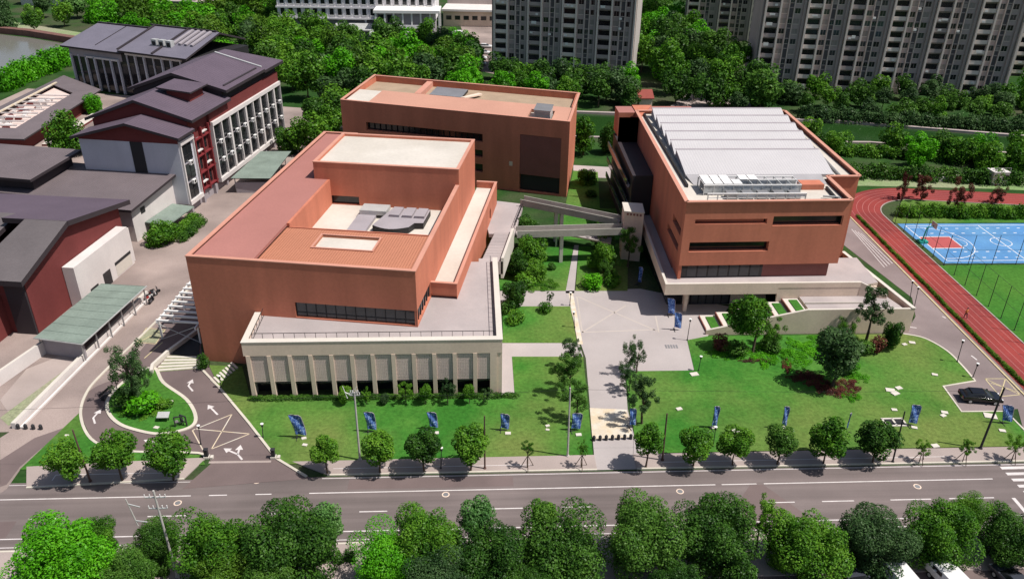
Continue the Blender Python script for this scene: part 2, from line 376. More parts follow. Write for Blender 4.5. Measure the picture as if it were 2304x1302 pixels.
# ---------------------------------------------------------------- mesh building
class MB:
    """collects simple solids; build() links them as ONE mesh object"""

    def __init__(self, o=(0, 0, 0), ang=0.0, shear=0.0):
        self.sh = shear
        self.v, self.f, self.m = [], [], []
        self.mats = []
        self.o, self.ca, self.sa = o, math.cos(ang), math.sin(ang)

    def T(self, p):
        x, y, z = p
        x += self.sh * y                    # skewed plan: the sides lean off the front's normal
        return (self.o[0] + x * self.ca - y * self.sa, self.o[1] + x * self.sa + y * self.ca, self.o[2] + z)

    def mi(self, mat):
        mat = M[mat] if isinstance(mat, str) else mat
        if mat not in self.mats:
            self.mats.append(mat)
        return self.mats.index(mat)

    def face(self, pts, mat):
        i = len(self.v)
        self.v += [self.T(p) for p in pts]
        self.f.append(tuple(range(i, i + len(pts))))
        self.m.append(self.mi(mat))
        return self

    def hexa(self, b, t, mat, mt=None, bottom=True):
        """solid from bottom loop b (counter-clockwise from above) and top loop t"""
        n = len(b)
        i = len(self.v)
        self.v += [self.T(p) for p in b] + [self.T(p) for p in t]
        k, kt = self.mi(mat), self.mi(mt or mat)
        for j in range(n):
            q = (j + 1) % n
            self.f.append((i + j, i + q, i + n + q, i + n + j)); self.m.append(k)
        self.f.append(tuple(range(i + n, i + 2 * n))); self.m.append(kt)
        if bottom:
            self.f.append(tuple(reversed(range(i, i + n)))); self.m.append(k)
        return self

    def box(self, x0, x1, y0, y1, z0, z1, mat, mt=None):
        return self.hexa([(x0, y0, z0), (x1, y0, z0), (x1, y1, z0), (x0, y1, z0)],
                         [(x0, y0, z1), (x1, y0, z1), (x1, y1, z1), (x0, y1, z1)], mat, mt)

    def prism(self, poly, z0, z1, mat, mt=None, bottom=True):
        a = sum(poly[i][0] * poly[(i + 1) % len(poly)][1] - poly[(i + 1) % len(poly)][0] * poly[i][1] for i in range(len(poly)))
        if a < 0:
            poly = poly[::-1]
        return self.hexa([(x, y, z0) for x, y in poly], [(x, y, z1) for x, y in poly], mat, mt, bottom)

    def slab(self, pts, th, mat, mt=None):
        """sloping slab: top loop pts in 3-D (counter-clockwise from above), thickness th downwards"""
        a = sum(pts[i][0] * pts[(i + 1) % len(pts)][1] - pts[(i + 1) % len(pts)][0] * pts[i][1] for i in range(len(pts)))
        if a < 0:
            pts = pts[::-1]
        return self.hexa([(x, y, z - th) for x, y, z in pts], [tuple(p) for p in pts], mat, mt)

    def bar(self, a, b, w, h, mat):
        """box-section bar from a to b (width w across, height h)"""
        a, b = Vector(a), Vector(b)
        d = (b - a).normalized()
        s = d.cross(Vector((0, 0, 1)))
        s = s.normalized() if s.length > 1e-4 else Vector((1, 0, 0))
        u = s.cross(d)
        s, u = s * w / 2, u * h / 2
        i = len(self.v)
        for p in (a, b):
            for q in (-s - u, s - u, s + u, -s + u):
                self.v.append(self.T(p + q))
        k = self.mi(mat)
        for f in ((0, 1, 2, 3), (7, 6, 5, 4), (0, 4, 5, 1), (1, 5, 6, 2), (2, 6, 7, 3), (3, 7, 4, 0)):
            self.f.append(tuple(i + j for j in f)); self.m.append(k)
        return self

    def tube(self, a, b, r0, r1, mat, n=7):
        a, b = Vector(a), Vector(b)
        d = (b - a).normalized()
        s = d.cross(Vector((0, 0, 1)))
        s = s.normalized() if s.length > 1e-3 else Vector((1, 0, 0))
        u = s.cross(d)
        i = len(self.v)
        for p, r in ((a, r0), (b, r1)):
            for k in range(n):
                t = 2 * math.pi * k / n
                self.v.append(self.T(p + s * (r * math.cos(t)) + u * (r * math.sin(t))))
        k = self.mi(mat)
        for j in range(n):
            q = (j + 1) % n
            self.f.append((i + j, i + n + j, i + n + q, i + q)); self.m.append(k)
        self.f.append(tuple(range(i, i + n))); self.m.append(k)
        self.f.append(tuple(reversed(range(i + n, i + 2 * n)))); self.m.append(k)
        return self

    def strip(self, pts, w, z, mat, h=0.0, closed=False):
        """flat ribbon (h = 0) or kerb (h > 0) of width w along the polyline pts (x, y)"""
        pts = [Vector((p[0], p[1])) for p in pts]
        n = len(pts)
        Lf, Rt = [], []
        for i, p in enumerate(pts):
            a = pts[(i - 1) % n] if (i > 0 or closed) else p
            b = pts[(i + 1) % n] if (i < n - 1 or closed) else p
            d = (b - a).normalized()
            nn = Vector((-d.y, d.x)) * (w / 2)
            Lf.append(p + nn); Rt.append(p - nn)
        for i in range(n if closed else n - 1):
            j = (i + 1) % n
            q = [(Rt[i].x, Rt[i].y), (Rt[j].x, Rt[j].y), (Lf[j].x, Lf[j].y), (Lf[i].x, Lf[i].y)]
            if h:
                self.hexa([(x, y, z) for x, y in q], [(x, y, z + h) for x, y in q], mat, bottom=False)
            else:
                self.face([(x, y, z) for x, y in q], mat)
        return self

    def wall(self, p0, p1, z0, z1, holes, depth, mat, mback=None):
        """upright wall face from p0 to p1 (left to right seen from outside) with real recessed openings
        holes: (a0, a1, z0, z1) along the wall"""
        p0, p1 = Vector(p0), Vector(p1)
        L = (p1 - p0).length
        d = (p1 - p0) / L
        n = Vector((d.y, -d.x))
        Q = lambda a, z, e=0.0: (p0.x + d.x * a - n.x * e, p0.y + d.y * a - n.y * e, z)
        xs = sorted({0.0, L} | {h[0] for h in holes} | {h[1] for h in holes})
        zs = sorted({z0, z1} | {h[2] for h in holes} | {h[3] for h in holes})
        for i in range(len(xs) - 1):
            for j in range(len(zs) - 1):
                xc, zc = (xs[i] + xs[i + 1]) / 2, (zs[j] + zs[j + 1]) / 2
                if any(h[0] < xc < h[1] and h[2] < zc < h[3] for h in holes):
                    continue
                self.face([Q(xs[i], zs[j]), Q(xs[i + 1], zs[j]), Q(xs[i + 1], zs[j + 1]), Q(xs[i], zs[j + 1])], mat)
        for a0, a1, b0, b1 in holes:
            e = depth
            self.face([Q(a0, b0), Q(a1, b0), Q(a1, b0, e), Q(a0, b0, e)], mat)
            self.face([Q(a0, b1, e), Q(a1, b1, e), Q(a1, b1), Q(a0, b1)], mat)
            self.face([Q(a0, b0, e), Q(a0, b1, e), Q(a0, b1), Q(a0, b0)], mat)
            self.face([Q(a1, b0), Q(a1, b1), Q(a1, b1, e), Q(a1, b0, e)], mat)
            if mback:
                self.face([Q(a0, b0, e), Q(a1, b0, e), Q(a1, b1, e), Q(a0, b1, e)], mback)
        return self

    def mesh(self, name, off=(0, 0, 0)):
        me = bpy.data.meshes.new(name)
        v = [(a - off[0], b - off[1], c - off[2]) for a, b, c in self.v]
        me.from_pydata(v, [], self.f)
        for m_ in self.mats:
            me.materials.append(m_)
        me.polygons.foreach_set('material_index', self.m)
        me.update()
        return me

    def build(self, name, parent=None, smooth=False, at=None):
        off = Vector((0, 0, 0))
        q = parent
        while q is not None:
            off = off + q.location
            q = q.parent
        if at is not None:
            off = Vector(at)
        me = self.mesh(name, off)
        if smooth:
            me.polygons.foreach_set('use_smooth', [True] * len(me.polygons))
        ob = bpy.data.objects.new(name, me)
        COL.objects.link(ob)
        if parent is not None:
            ob.parent = parent
        elif at is not None:
            ob.location = at
        return ob


def tag(ob, label=None, cat=None, group=None, kind=None):
    for k, v in (('label', label), ('category', cat), ('group', group), ('kind', kind)):
        if v:
            ob[k] = v
    return ob


def thing(name, label, cat, loc=(0, 0, 0), rz=0.0, group=None):
    ob = bpy.data.objects.new(name, None)
    ob.empty_display_size = 0.2
    COL.objects.link(ob)
    ob.location = loc
    ob.rotation_euler = (0, 0, rz)
    return tag(ob, label, cat, group)


def inst(name, me, parent, loc=(0, 0, 0), rz=0.0, sc=None):
    """a part that shares its mesh with its like"""
    ob = bpy.data.objects.new(name, me)
    COL.objects.link(ob)
    ob.parent = parent
    ob.location = loc
    ob.rotation_euler = (0, 0, rz)
    if sc:
        ob.scale = sc
    return ob


def copy_tree(o, parent=None):
    c = o.copy()
    COL.objects.link(c)
    c.parent = parent
    for ch in o.children:
        copy_tree(ch, c)
    return c


def structure(name, mb):
    return tag(mb.build(name), kind='structure')

# ================================================================ THE SETTING
g = MB(); g.face([(-2500, -400, 0), (2500, -400, 0), (2500, 4000, 0), (-2500, 4000, 0)], 'rough_ground'); structure('ground', g)


def sheet(name, poly, z, mat):
    a = sum(poly[i][0] * poly[(i + 1) % len(poly)][1] - poly[(i + 1) % len(poly)][0] * poly[i][1] for i in range(len(poly)))
    if a < 0: poly = poly[::-1]
    m = MB(); m.face([(x, y, z) for x, y in poly], mat)
    return structure(name, m)


def raised(name, poly, z0, z1, mat):
    return structure(name, MB().prism(poly, z0, z1, mat))


def smooth_poly(pts, n=6, closed=True):
    """Catmull-Rom curve through pts"""
    out = []
    N_ = len(pts)
    for i in range(N_ if closed else N_ - 1):
        p = [Vector(pts[(i + k) % N_]) if closed else Vector(pts[min(max(i + k, 0), N_ - 1)]) for k in (-1, 0, 1, 2)]
        for j in range(n):
            t = j / n
            q = 0.5 * ((2 * p[1]) + (p[2] - p[0]) * t + (2 * p[0] - 5 * p[1] + 4 * p[2] - p[3]) * t * t + (3 * p[1] - p[0] - 3 * p[2] + p[3]) * t ** 3)
            out.append((q.x, q.y))
    if not closed:
        out.append(tuple(pts[-1]))
    return out


# street with its lane paint, kerbs and pavements
sheet('road', [(-400, 59.2), (400, 59.2), (400, 69.0), (-400, 69.0)], 0.02, 'asphalt')
sheet('road_patch', [(24.5, 59.3), (36, 59.3), (33.2, 66.3), (30.4, 66.3)][0:2] + [(31.5, 66.3), (30.0, 66.3)], 0.0225, 'asphalt_drive')
sheet('road_patch', [(-14, 66.9), (4, 66.9), (4, 68.5), (-14, 68.5)], 0.0225, 'asphalt_drive')
sheet('road_patch', [(-58, 60.9), (-47, 60.9), (-47, 63.2), (-58, 63.2)], 0.0225, 'asphalt_drive')
mk = MB()
Z1 = 0.026
def dash(x0, x1, y, wd=0.14): mk.box(x0, x1, y - wd / 2, y + wd / 2, 0.021, Z1, 'line')
for x0, x1 in ((-60, -30.5), (-28.6, -26.7), (-23.7, -22.0), (-18, 26.2), (26.9, 30.8), (31.6, 57.6)):
    dash(x0, x1, 66.45)
for x0, x1 in ((-46, -43), (-12.3, -9.4), (1.5, 4.8), (9, 12), (24.5, 27.5), (31, 34), (-34, -30), (-22, -19), (37, 40.5), (44.5, 49), (51, 56)):
    dash(x0, x1, 63.5)
dash(-400, 60, 60.75); dash(-400, 400, 59.6, 0.1)
dash(-400, -31, 69.0 - 0.35, 0.08) ; dash(-17, 400, 69.0 - 0.25, 0.1)
tag(mk.build('lane_marking'), kind='structure')
zb = MB()
for k in range(6):
    zb.box(59.6 + k * .05, 66.5, 68.2 - k * 1.0 - .22, 68.2 - k * 1.0 + .22, 0.021, 0.027, 'line')
zb.box(57.9, 58.3, 59.9, 63.4, .021, .027, 'line')
tag(zb.build('zebra_marking'), kind='structure')
PAVE_TOP = 0.12
for nm, x0, x1, xa in (('pavement', -48.6, -31.2, -32.5), ('pavement', -17.5, 13.5, -16), ('pavement', 18.0, 400, 18.0)):
    top = [(x0, 69.25), (x1, 69.25), (x1, 71.75), (x0, 71.75)]
    if x1 == -31.2: top = [(-48.4, 68.2), (-32.0, 69.1), (-30.6, 72.6), (-50.0, 71.6)]
    if x0 == -17.5: top = [(-16.5, 69.25), (13.5, 69.25), (13.5, 71.75), (-20.8, 71.6)]
    raised(nm, top, 0, PAVE_TOP, 'pave')
    b_, a_ = top[1], top[0]
    structure('kerb', MB().strip([a_, b_], 0.22, 0.0, 'kerb', 0.135))
raised('pavement', [(-400, 53.6), (400, 53.6), (400, 59.0), (-400, 59.0)], 0, PAVE_TOP, 'pave')
structure('kerb', MB().strip([(-400, 59.05), (400, 59.05)], 0.22, 0.0, 'kerb', 0.135))
raised('pavement', [(18.05, 71.7), (21.0, 71.7), (21.0, 74.5), (18.6, 74.5)], 0, 0.115, 'plaza')
pm = MB()                                                  # thin parking lines painted on the pavement
pm.box(-46.2, -33.2, 70.05, 70.15, .121, .126, 'line'); pm.box(-16, 6, 70.2, 70.28, .121, .126, 'line'); pm.box(21, 55, 70.2, 70.28, .121, .126, 'line')
for x in (-46.2, -33.8, -33.0): pm.box(x, x + .1, 69.2, 70.05, .121, .126, 'line')
tag(pm.build('parking_marking'), kind='structure')
sheet('car_park', [(-400, 30), (400, 30), (400, 53.6), (-400, 53.6)], 0.02, 'asphalt_drive')

# yards and drives of the campus
sheet('yard', [(-140, 78), (-52, 78), (-30, 120), (-30, 215), (-130, 240)], 0.02, 'concrete')
sheet('lane', P2((0, 985), (40, 960), (335, 668), (425, 588), (436, 660), (265, 850), (180, 930), (45, 1057), (15, 1100), (0, 1110)), 0.03, 'concrete')
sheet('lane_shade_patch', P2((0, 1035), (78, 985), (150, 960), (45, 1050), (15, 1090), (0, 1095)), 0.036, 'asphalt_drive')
sheet('driveway', smooth_poly(P2((180, 930), (200, 880), (265, 850)), 4, False) + P2((436, 645), (458, 825), (470, 822), (495, 875), (620, 1030), (700, 1076), (410, 1100), (478, 1040), (455, 1020), (330, 1018), (260, 1012), (205, 985)), 0.042, 'asphalt_drive')
ISL = smooth_poly(P2((243, 925), (247, 893), (290, 852), (345, 828), (368, 862), (420, 900), (441, 940), (424, 964), (360, 977), (305, 968), (265, 952)), 5)
raised('island_lawn', ISL, 0, 0.14, 'lawn_dark')
structure('kerb', MB().strip(ISL, 0.42, 0.0, 'kerb', 0.17, closed=True))
OUT = smooth_poly(P2((462, 1032), (445, 1020), (330, 1018), (262, 1012), (205, 988), (182, 935), (195, 885), (232, 840), (330, 745), (436, 640)), 5, False)
structure('kerb', MB().strip(OUT, 0.32, 0.0, 'kerb', 0.16))
raised('lawn', P2((45, 1057), (178, 930), (205, 990), (262, 1014), (330, 1020), (452, 1024), (462, 1046)), 0, 0.1, 'lawn')
LF = P2((470, 822), (545, 825), (565, 899), (1158, 889), (1152, 803), (1312, 803), (1334, 1025), (640, 1045), (620, 1030), (495, 875))
raised('lawn', LF, 0, 0.1, 'lawn')
structure('kerb', MB().strip(P2((455, 832), (495, 874), (560, 952), (622, 1032), (690, 1073)), 0.3, 0.0, 'kerb', 0.16))
raised('lawn', P2((1130, 772), (1133, 690), (1283, 690), (1298, 772)), 0, 0.1, 'lawn')
raised('lawn', P2((1120, 560), (1290, 556), (1273, 655), (1120, 652)), 0, 0.1, 'lawn')
raised('lawn', P2((1302, 556), (1412, 556), (1412, 655), (1295, 655)), 0, 0.1, 'lawn')
raised('lawn', P2((1290, 385), (1345, 388), (1350, 470), (1270, 470)), 0, 0.1, 'lawn')
raised('lawn', P2((1262, 470), (1395, 470), (1395, 540), (1262, 540)), 0, 0.08, 'lawn')
sheet('garden_path', P2((1292, 552), (1302, 552), (1292, 660), (1272, 660)), 0.06, 'plaza')
LR = P2((1406, 836), (1562, 834), (1546, 766), (1592, 757), (2032, 752)) + smooth_poly(P2((2032, 752), (2080, 762), (2130, 790), (2165, 824), (2194, 858)), 4, False)[1:] + \
    P2((2122, 870), (2165, 928), (2262, 926), (2304, 972)) + [(66.2, 71.9), (18.4, 71.9)] + P2((1428, 985))
raised('lawn', LR, 0, 0.1, 'lawn')
structure('kerb', MB().strip(smooth_poly(P2((2032, 752), (2080, 762), (2130, 790), (2165, 824), (2194, 858)), 5, False) + P2((2122, 870), (2163, 927), (2262, 926), (2304, 968)), 0.26, 0.0, 'kerb', 0.15))
sheet('parking_bay', P2((2122, 870), (2196, 857), (2290, 920), (2165, 928)), 0.05, 'drive_grey')
# plaza, front path and the small paved links
PL = P2((1272, 655), (1440, 650), (1640, 690), (1592, 757), (1546, 766), (1562, 834), (1406, 836), (1412, 920), (1428, 985)) + [(18.0, 71.7), (18.0, 69.2), (13.5, 69.2), (13.5, 71.7)] + P2((1318, 806), (1302, 760))
sheet('plaza', PL, 0.06, 'plaza')
sheet('garden_path', P2((1125, 655), (1283, 655), (1283, 690), (1125, 690)), 0.052, 'plaza')
sheet('garden_path', P2((1128, 770), (1302, 770), (1312, 803), (1152, 803), (1160, 889), (1128, 889)), 0.052, 'plaza')
sheet('cream_paving', P2((1327, 918), (1410, 922), (1424, 984), (1333, 990)), 0.072, 'cream')
pl = MB()                                                   # bands set into the plaza
zz = 0.068
for a, b in (((1298, 668), (1310, 748)), ((1310, 748), (1408, 688)), ((1310, 748), (1475, 742)), ((1300, 668), (1478, 745)), ((1475, 712), (1482, 748))):
    pl.strip(P2(a, b), 0.24, zz, 'deck_band')
pl.strip(P2((1284, 660), (1306, 775)), 0.7, zz, 'cream')
for k in range(5): pl.strip(P2((1497 + k * 6, 776), (1500 + k * 6, 784)), .25, zz, 'steel')
tag(pl.build('paving_band'), kind='structure')
# island drive paint: arrows, box junction, hatched turf
dm = MB()
zz = 0.05
def arrow(pts, wd=0.22):
    dm.strip(P2(*pts), wd, zz, 'line')
    a, b = [Vector(q) for q in P2(*pts)][-2:]
    d = (b - a).normalized(); nn = Vector((-d.y, d.x))
    dm.face([tuple(b - nn * .45) + (zz + .004,), tuple(b + d * .9) + (zz + .004,), tuple(b + nn * .45) + (zz + .004,)], 'line')
arrow([(214, 953), (210, 940), (219, 930)]); arrow([(490, 933), (475, 918)]); arrow([(434, 880), (424, 868), (428, 862)])
arrow([(545, 1034), (535, 1022), (516, 1014)]); arrow([(535, 1022), (538, 1012)]); arrow([(352, 996), (338, 993)])
for a, b in (((433, 968), (522, 932)), ((440, 965), (562, 976)), ((522, 932), (476, 1010)), ((433, 968), (462, 1022)), ((476, 1010), (562, 976))):
    dm.strip(P2(a, b), 0.13, zz, 'cream')
dm.strip(P2((470, 1040), (610, 1038)), 0.35, zz - .004, 'pave')
for a, b in (((308, 770), (350, 774)), ((350, 774), (372, 742)), ((330, 738), (372, 742)), ((308, 770), (330, 738)), ((315, 768), (365, 744))):
    dm.strip(P2(a, b), 0.13, zz, 'line_y')
dm.strip(P2((325, 806), (366, 770)), .14, zz, 'line_y')
tag(dm.build('drive_marking'), kind='structure')
sheet('turf_patch', P2((308, 768), (350, 772), (370, 744), (332, 740)), 0.046, 'scrub_pale')

# right-hand drive, running track, sports court, mown field
sheet('east_drive', P2((1905, 505), (1925, 470), (2335, 905), (2400, 1010), (2304, 972), (2290, 920), (2196, 857), (2165, 822), (2100, 770), (2030, 752), (2060, 712), (2052, 670), (1890, 545)), 0.035, 'drive_grey')
structure('kerb', MB().strip(P2((1912, 488), (2304, 889), (2420, 1010)), 0.22, 0.0, 'line_y', 0.14))
em = MB()
for a, b in (((2185, 800), (2198, 810)), ((2040, 735), (2062, 738)), ((2120, 712), (2128, 716))): em.strip(P2(a, b), .2, .05, 'line')
for a, b in (((2216, 852), (2262, 852)), ((2262, 852), (2295, 888)), ((2295, 888), (2250, 892)), ((2250, 892), (2216, 852)), ((2230, 862), (2285, 880)), ((2216, 852), (2295, 888)), ((2262, 852), (2250, 892))):
    em.strip(P2(a, b), .12, .05, 'line_y')
for k in range(4): em.strip(P2((1916 + k * 7, 516 + k * 3), (1990 + k * 6, 602 - k * 3)), .12, .05, 'line')
tag(em.build('drive_marking'), kind='structure')


def track_path(off):
    """a lane line of the running track, off metres outside its inner kerb"""
    pts = [(77.3 - off, 50.0), (80.0 - off, 141.0)]
    c, r = (89.0, 141.0), 9.0 + off
    for k in range(1, 17):
        t = R(180 - 98.5 * k / 16)
        pts.append((c[0] + r * math.cos(t), c[1] + r * math.sin(t)))
    d = (math.cos(R(-8.5)), math.sin(R(-8.5)))
    pts.append((pts[-1][0] + d[0] * 90, pts[-1][1] + d[1] * 90))
    return pts


TW = 6.6
tr = MB()
a_, b_ = track_path(TW), track_path(0)
for i in range(len(a_) - 1):
    tr.face([tuple(b_[i]) + (.05,), tuple(b_[i + 1]) + (.05,), tuple(a_[i + 1]) + (.05,), tuple(a_[i]) + (.05,)][::-1], 'track')
structure('running_track', tr)
tl = MB()
for k in range(1, 6): tl.strip(track_path(TW * k / 6), 0.08, 0.056, 'track_line')
tag(tl.build('track_marking'), kind='structure')
structure('kerb', MB().strip(track_path(-0.12), 0.2, 0.0, 'pave', 0.12))
raised('field', [(77.6, 50), (160, 50), (160, 119.6), (79.6, 119.6)], 0, 0.09, 'lawn_dark')
raised('field', [(80.6, 139.0), (88, 150), (92, 149.3), (140, 142), (140, 137.8), (80.6, 137.8)], 0, 0.09, 'lawn')
sheet('scrub_bank', [(74, 158), (84, 158), (110, 156), (150, 150), (150, 160), (110, 166), (76, 170), (68, 150)], 0.03, 'scrub_pale')
sheet('sports_court', [(80.9, 120.4), (140, 119.6), (140, 137.2), (80.9, 137.6)], 0.06, 'court_blue')
ct = MB()
z2 = 0.068
X0, X1, Y0, Y1 = 82.0, 110.5, 121.4, 136.6
for a, b in (((X0, Y0), (X1, Y0)), ((X1, Y0), (X1, Y1)), ((X1, Y1), (X0, Y1)), ((X0, Y0), (X0, Y1)), ((96.2, Y0), (96.2, Y1))): ct.strip([a, b], .14, z2, 'white')
for xk, s in ((X0, 1), (X1, -1)):
    ct.box(min(xk, xk + s * 5.8), max(xk, xk + s * 5.8), 126.6, 131.4, .061, .066, 'court_red')
    ct.strip([(xk, 126.5), (xk + s * 5.8, 126.5), (xk + s * 5.8, 131.5), (xk, 131.5)], .2, z2, 'white')
    ct.strip([(xk, 122.3)] + [(xk + s * (1.6 + 6.7 * math.cos(t)), 129 + 6.7 * math.sin(t)) for t in [R(-90 + 180 * k / 14) for k in range(15)]] + [(xk, 135.7)], .12, z2, 'white')
    ct.strip([(xk + s * (5.8 + 1.8 * math.cos(t)), 129 + 1.8 * math.sin(t)) for t in [R(-90 + 180 * k / 8) for k in range(9)]], .1, z2, 'white')
ct.strip([(96.2 + 1.8 * math.cos(R(24 * k)), 129 + 1.8 * math.sin(R(24 * k))) for k in range(15)], .12, z2, 'white', closed=True)
for yy in (122.6, 125.0, 133.0, 135.2):                     # dotted badminton marks over the same court
    for k in range(26):
        if k % 2: ct.box(84 + k, 84.6 + k, yy - .1, yy + .1, .061, .0665, 'white')
tag(ct.build('court_marking'), kind='structure')

# canal behind the halls, river at the far left
WB = [(20, 214), (36, 212), (98, 204), (150, 188), (150, 174), (98, 188.5), (60, 190), (20, 194)]
sheet('canal', WB, 0.03, 'canal')
structure('canal_bank', MB().strip([(20, 215.2), (36, 213.2), (98, 205.2), (150, 189)], 1.0, 0, 'tower', 0.6))
structure('canal_bank', MB().strip([(20, 193), (60, 189), (98, 187.5), (150, 173)], .8, 0, 'tower', 0.4))
sheet('river', P2((-120, 78), (0, 78), (70, 86), (172, 104), (215, 125), (170, 128), (0, 172), (-150, 205)), 0.03, 'river')
structure('river_bank', MB().strip(P2((-120, 74), (0, 74), (70, 81), (175, 98)), 3.0, 0, 'bank', 2.2))
sheet('riverside_path', P2((0, 66), (80, 74), (200, 92), (190, 75), (0, 45)), 0.03, 'scrub_pale')
sheet('far_road', P2((1010, 0), (1120, 0), (1118, 168), (1078, 160), (1045, 80)), 0.03, 'concrete')
sheet('far_road', P2((1545, 212), (1690, 228), (1690, 252), (1500, 246)), 0.03, 'pave')
sheet('garden_path', P2((1290, 372), (1400, 378), (1400, 402), (1335, 400), (1350, 470), (1335, 470), (1330, 395), (1290, 388)), 0.05, 'plaza')

# ================================================================ BUILDINGS
# ---- the west hall: terracotta block over a pale stone podium
UA = R(-9.5)
hall = thing('west_hall', 'orange terracotta hall with sunken roof court and pale colonnaded podium at its front corner', 'building', (-36.5, 92.9, 0))
H = 15.6
m = MB((-36.5, 92.9, 0), UA)
W_, D_ = 29.6, 53.7
m.wall((0, 0), (W_, 0), 0, H, [(13.6, W_ - .02, 7.95, 10.1)], 0.35, 'terra')
m.wall((W_, 0), (W_, 45.36), 0, H, [(0.02, 7.9, 7.95, 10.1)], 0.35, 'terra')
m.wall((W_, 45.36), (6.4, 45.36), 0, H, [], 0.2, 'terra'); m.wall((6.4, 45.36), (6.4, D_), 0, H, [], 0.2, 'terra'); m.wall((6.4, D_), (0, D_), 0, H, [], 0.2, 'terra')
m.wall((0, D_), (0, 0), 0, H, [], 0.2, 'terra')
m.box(W_ - .5, W_ - .36, .36, .5, 7.95, 10.1, 'frame_dark')
# inner faces of the roof court
FZ = 11.3
m.box(8.5, 8.9, 12.4, 30, FZ - .3, H - .15, 'terra'); m.box(8.9, W_ - .6, 12.2, 12.4, FZ - .3, 15.0, 'terra')
m.box(W_ - .6, W_ - .35, .5, 30, FZ - .3, H - .06, 'terra')
m.build('wall', hall)
r = MB((-36.5, 92.9, 0), UA)
r.box(.5, 8.5, .5, 45.3, H - .6, H - .16, 'terra_roof'); r.box(.5, 6.2, 45.3, D_ - .4, H - .6, H - .16, 'terra_roof')
OX0, OX1, OY0, OY1 = 14.3, 22.3, 6.4, 10.4
for a in ((8.5, OX0, .5, 12.2), (OX1, W_ - .6, .5, 12.2), (OX0, OX1, .5, OY0), (OX0, OX1, OY1, 12.2)):
    r.box(a[0], a[1], a[2], a[3], 14.0, 14.82, 'terra_grate')
r.build('roof', hall)
lat = MB((-36.5, 92.9, 0), UA)                              # open grating over the front of the roof
for k in range(60):
    x = 8.7 + k * .36
    if x > W_ - .8: break
    for y0, y1 in (((.6, OY0 - .1), (OY1 + .1, 12.1)) if OX0 - .2 < x < OX1 + .2 else ((.6, 12.1),)):
        lat.box(x, x + .26, y0, y1, 14.85, 14.9, 'terra_grate')
for k in range(32):
    y = .7 + k * .36
    for x0, x1 in (((8.6, OX0 - .1), (OX1 + .1, W_ - .7)) if OY0 - .2 < y < OY1 + .2 else ((8.6, W_ - .7),)):
        lat.box(x0, x1, y, y + .22, 14.845, 14.895, 'terra_grate')
tag(lat.build('roof_grating', hall), kind='stuff')
fl = MB((-36.5, 92.9, 0), UA)
fl.box(8.9, W_ - .6, 12.4, 30, FZ - .4, FZ, 'white_roof'); fl.box(OX0, OX1, OY0, OY1, 13.8, 14.6, 'white_roof')
fl.build('court_floor', hall)
cp = MB((-36.5, 92.9, 0), UA)
cp.box(-.06, .5, .5, D_ - .4, H, H + .14, 'terra_cap'); cp.box(-.06, W_ + .06, -.06, .5, H, H + .14, 'terra_cap')
cp.box(W_ - .55, W_ + .06, .5, 30.0, H, H + .14, 'terra_cap'); cp.box(-.06, 6.46, D_ - .4, D_ + .06, H, H + .14, 'terra_cap')
for a in ((OX0 - .25, OX1 + .25, OY0 - .25, OY0), (OX0 - .25, OX1 + .25, OY1, OY1 + .25), (OX0 - .25, OX0, OY0, OY1), (OX1, OX1 + .25, OY0, OY1)):
    cp.box(*a, 14.96, 15.05, 'terra_cap')
cp.build('coping', hall)
# raised stage block at the back
tb = MB((-36.5, 92.9, 0), UA)
BT = 18.2
tb.wall((6.4, 30), (W_ + .02, 30), FZ - .3, BT, [(2.4, 7.0, FZ + .1, FZ + 1.5)], .5, 'terra', 'glass')
tb.wall((W_ + .02, 30), (W_ + .02, 45.3), 13, BT, [], .2, 'terra')
tb.wall((W_ + .02, 45.3), (6.4, 45.3), 13, BT, [], .2, 'terra')
tb.wall((6.4, 45.3), (6.4, 30), 13, BT, [], .2, 'terra')
tb.build('stage_block', hall)
b = MB((-36.5, 92.9, 0), UA); b.box(6.9, W_ - .45, 30.5, 44.8, BT - .6, BT - .3, 'white_roof'); b.build('stage_roof', hall)
b = MB((-36.5, 92.9, 0), UA)
for a in ((6.34, W_ + .08, 29.94, 30.5), (6.34, W_ + .08, 44.8, 45.36), (6.34, 6.9, 30.5, 44.8), (W_ - .45, W_ + .08, 30.5, 44.8)): b.box(*a, BT, BT + .12, 'terra_cap')
for a in ((6.9, W_ - .45, 30.45, 30.55), (6.9, W_ - .45, 44.75, 44.85), (6.85, 6.95, 30.5, 44.8), (W_ - .5, W_ - .4, 30.5, 44.8)): b.box(*a, BT - .4, BT - .01, 'terra')
b.build('stage_coping', hall)
# long side gallery with a trough roof
b = MB((-36.5, 92.9, 0), UA)
GX, GT = 33.2, 10.0
b.wall((W_, 8), (GX, 8), 8.3, GT, [], .2, 'terra'); b.wall((GX, 8), (GX, 47.4), 0, GT, [(30.5, 32.0, 6.2, 8.2)], .4, 'terra', 'glass')
b.wall((GX, 47.4), (W_, 47.4), 0, GT, [], .2, 'terra')
b.box(W_, GX - .05, 8.05, 47.3, 8.1, 8.25, 'terra'); b.box(W_ + .01, W_ + .03, 8.3, 47, 8.3, 8.9, 'white_roof')
b.box(GX - .4, GX - .28, 8.4, 47, 8.8, GT, 'terra'); b.box(W_ + .02, GX - .4, 8.28, 8.4, 8.8, GT, 'terra'); b.box(W_ + .02, GX - .4, 46.9, 47.0, 8.8, GT, 'terra')
b.build('side_gallery', hall)
b = MB((-36.5, 92.9, 0), UA); b.box(W_ + .05, GX - .42, 8.42, 46.9, 8.6, 8.95, 'white_roof'); b.build('gallery_roof', hall)
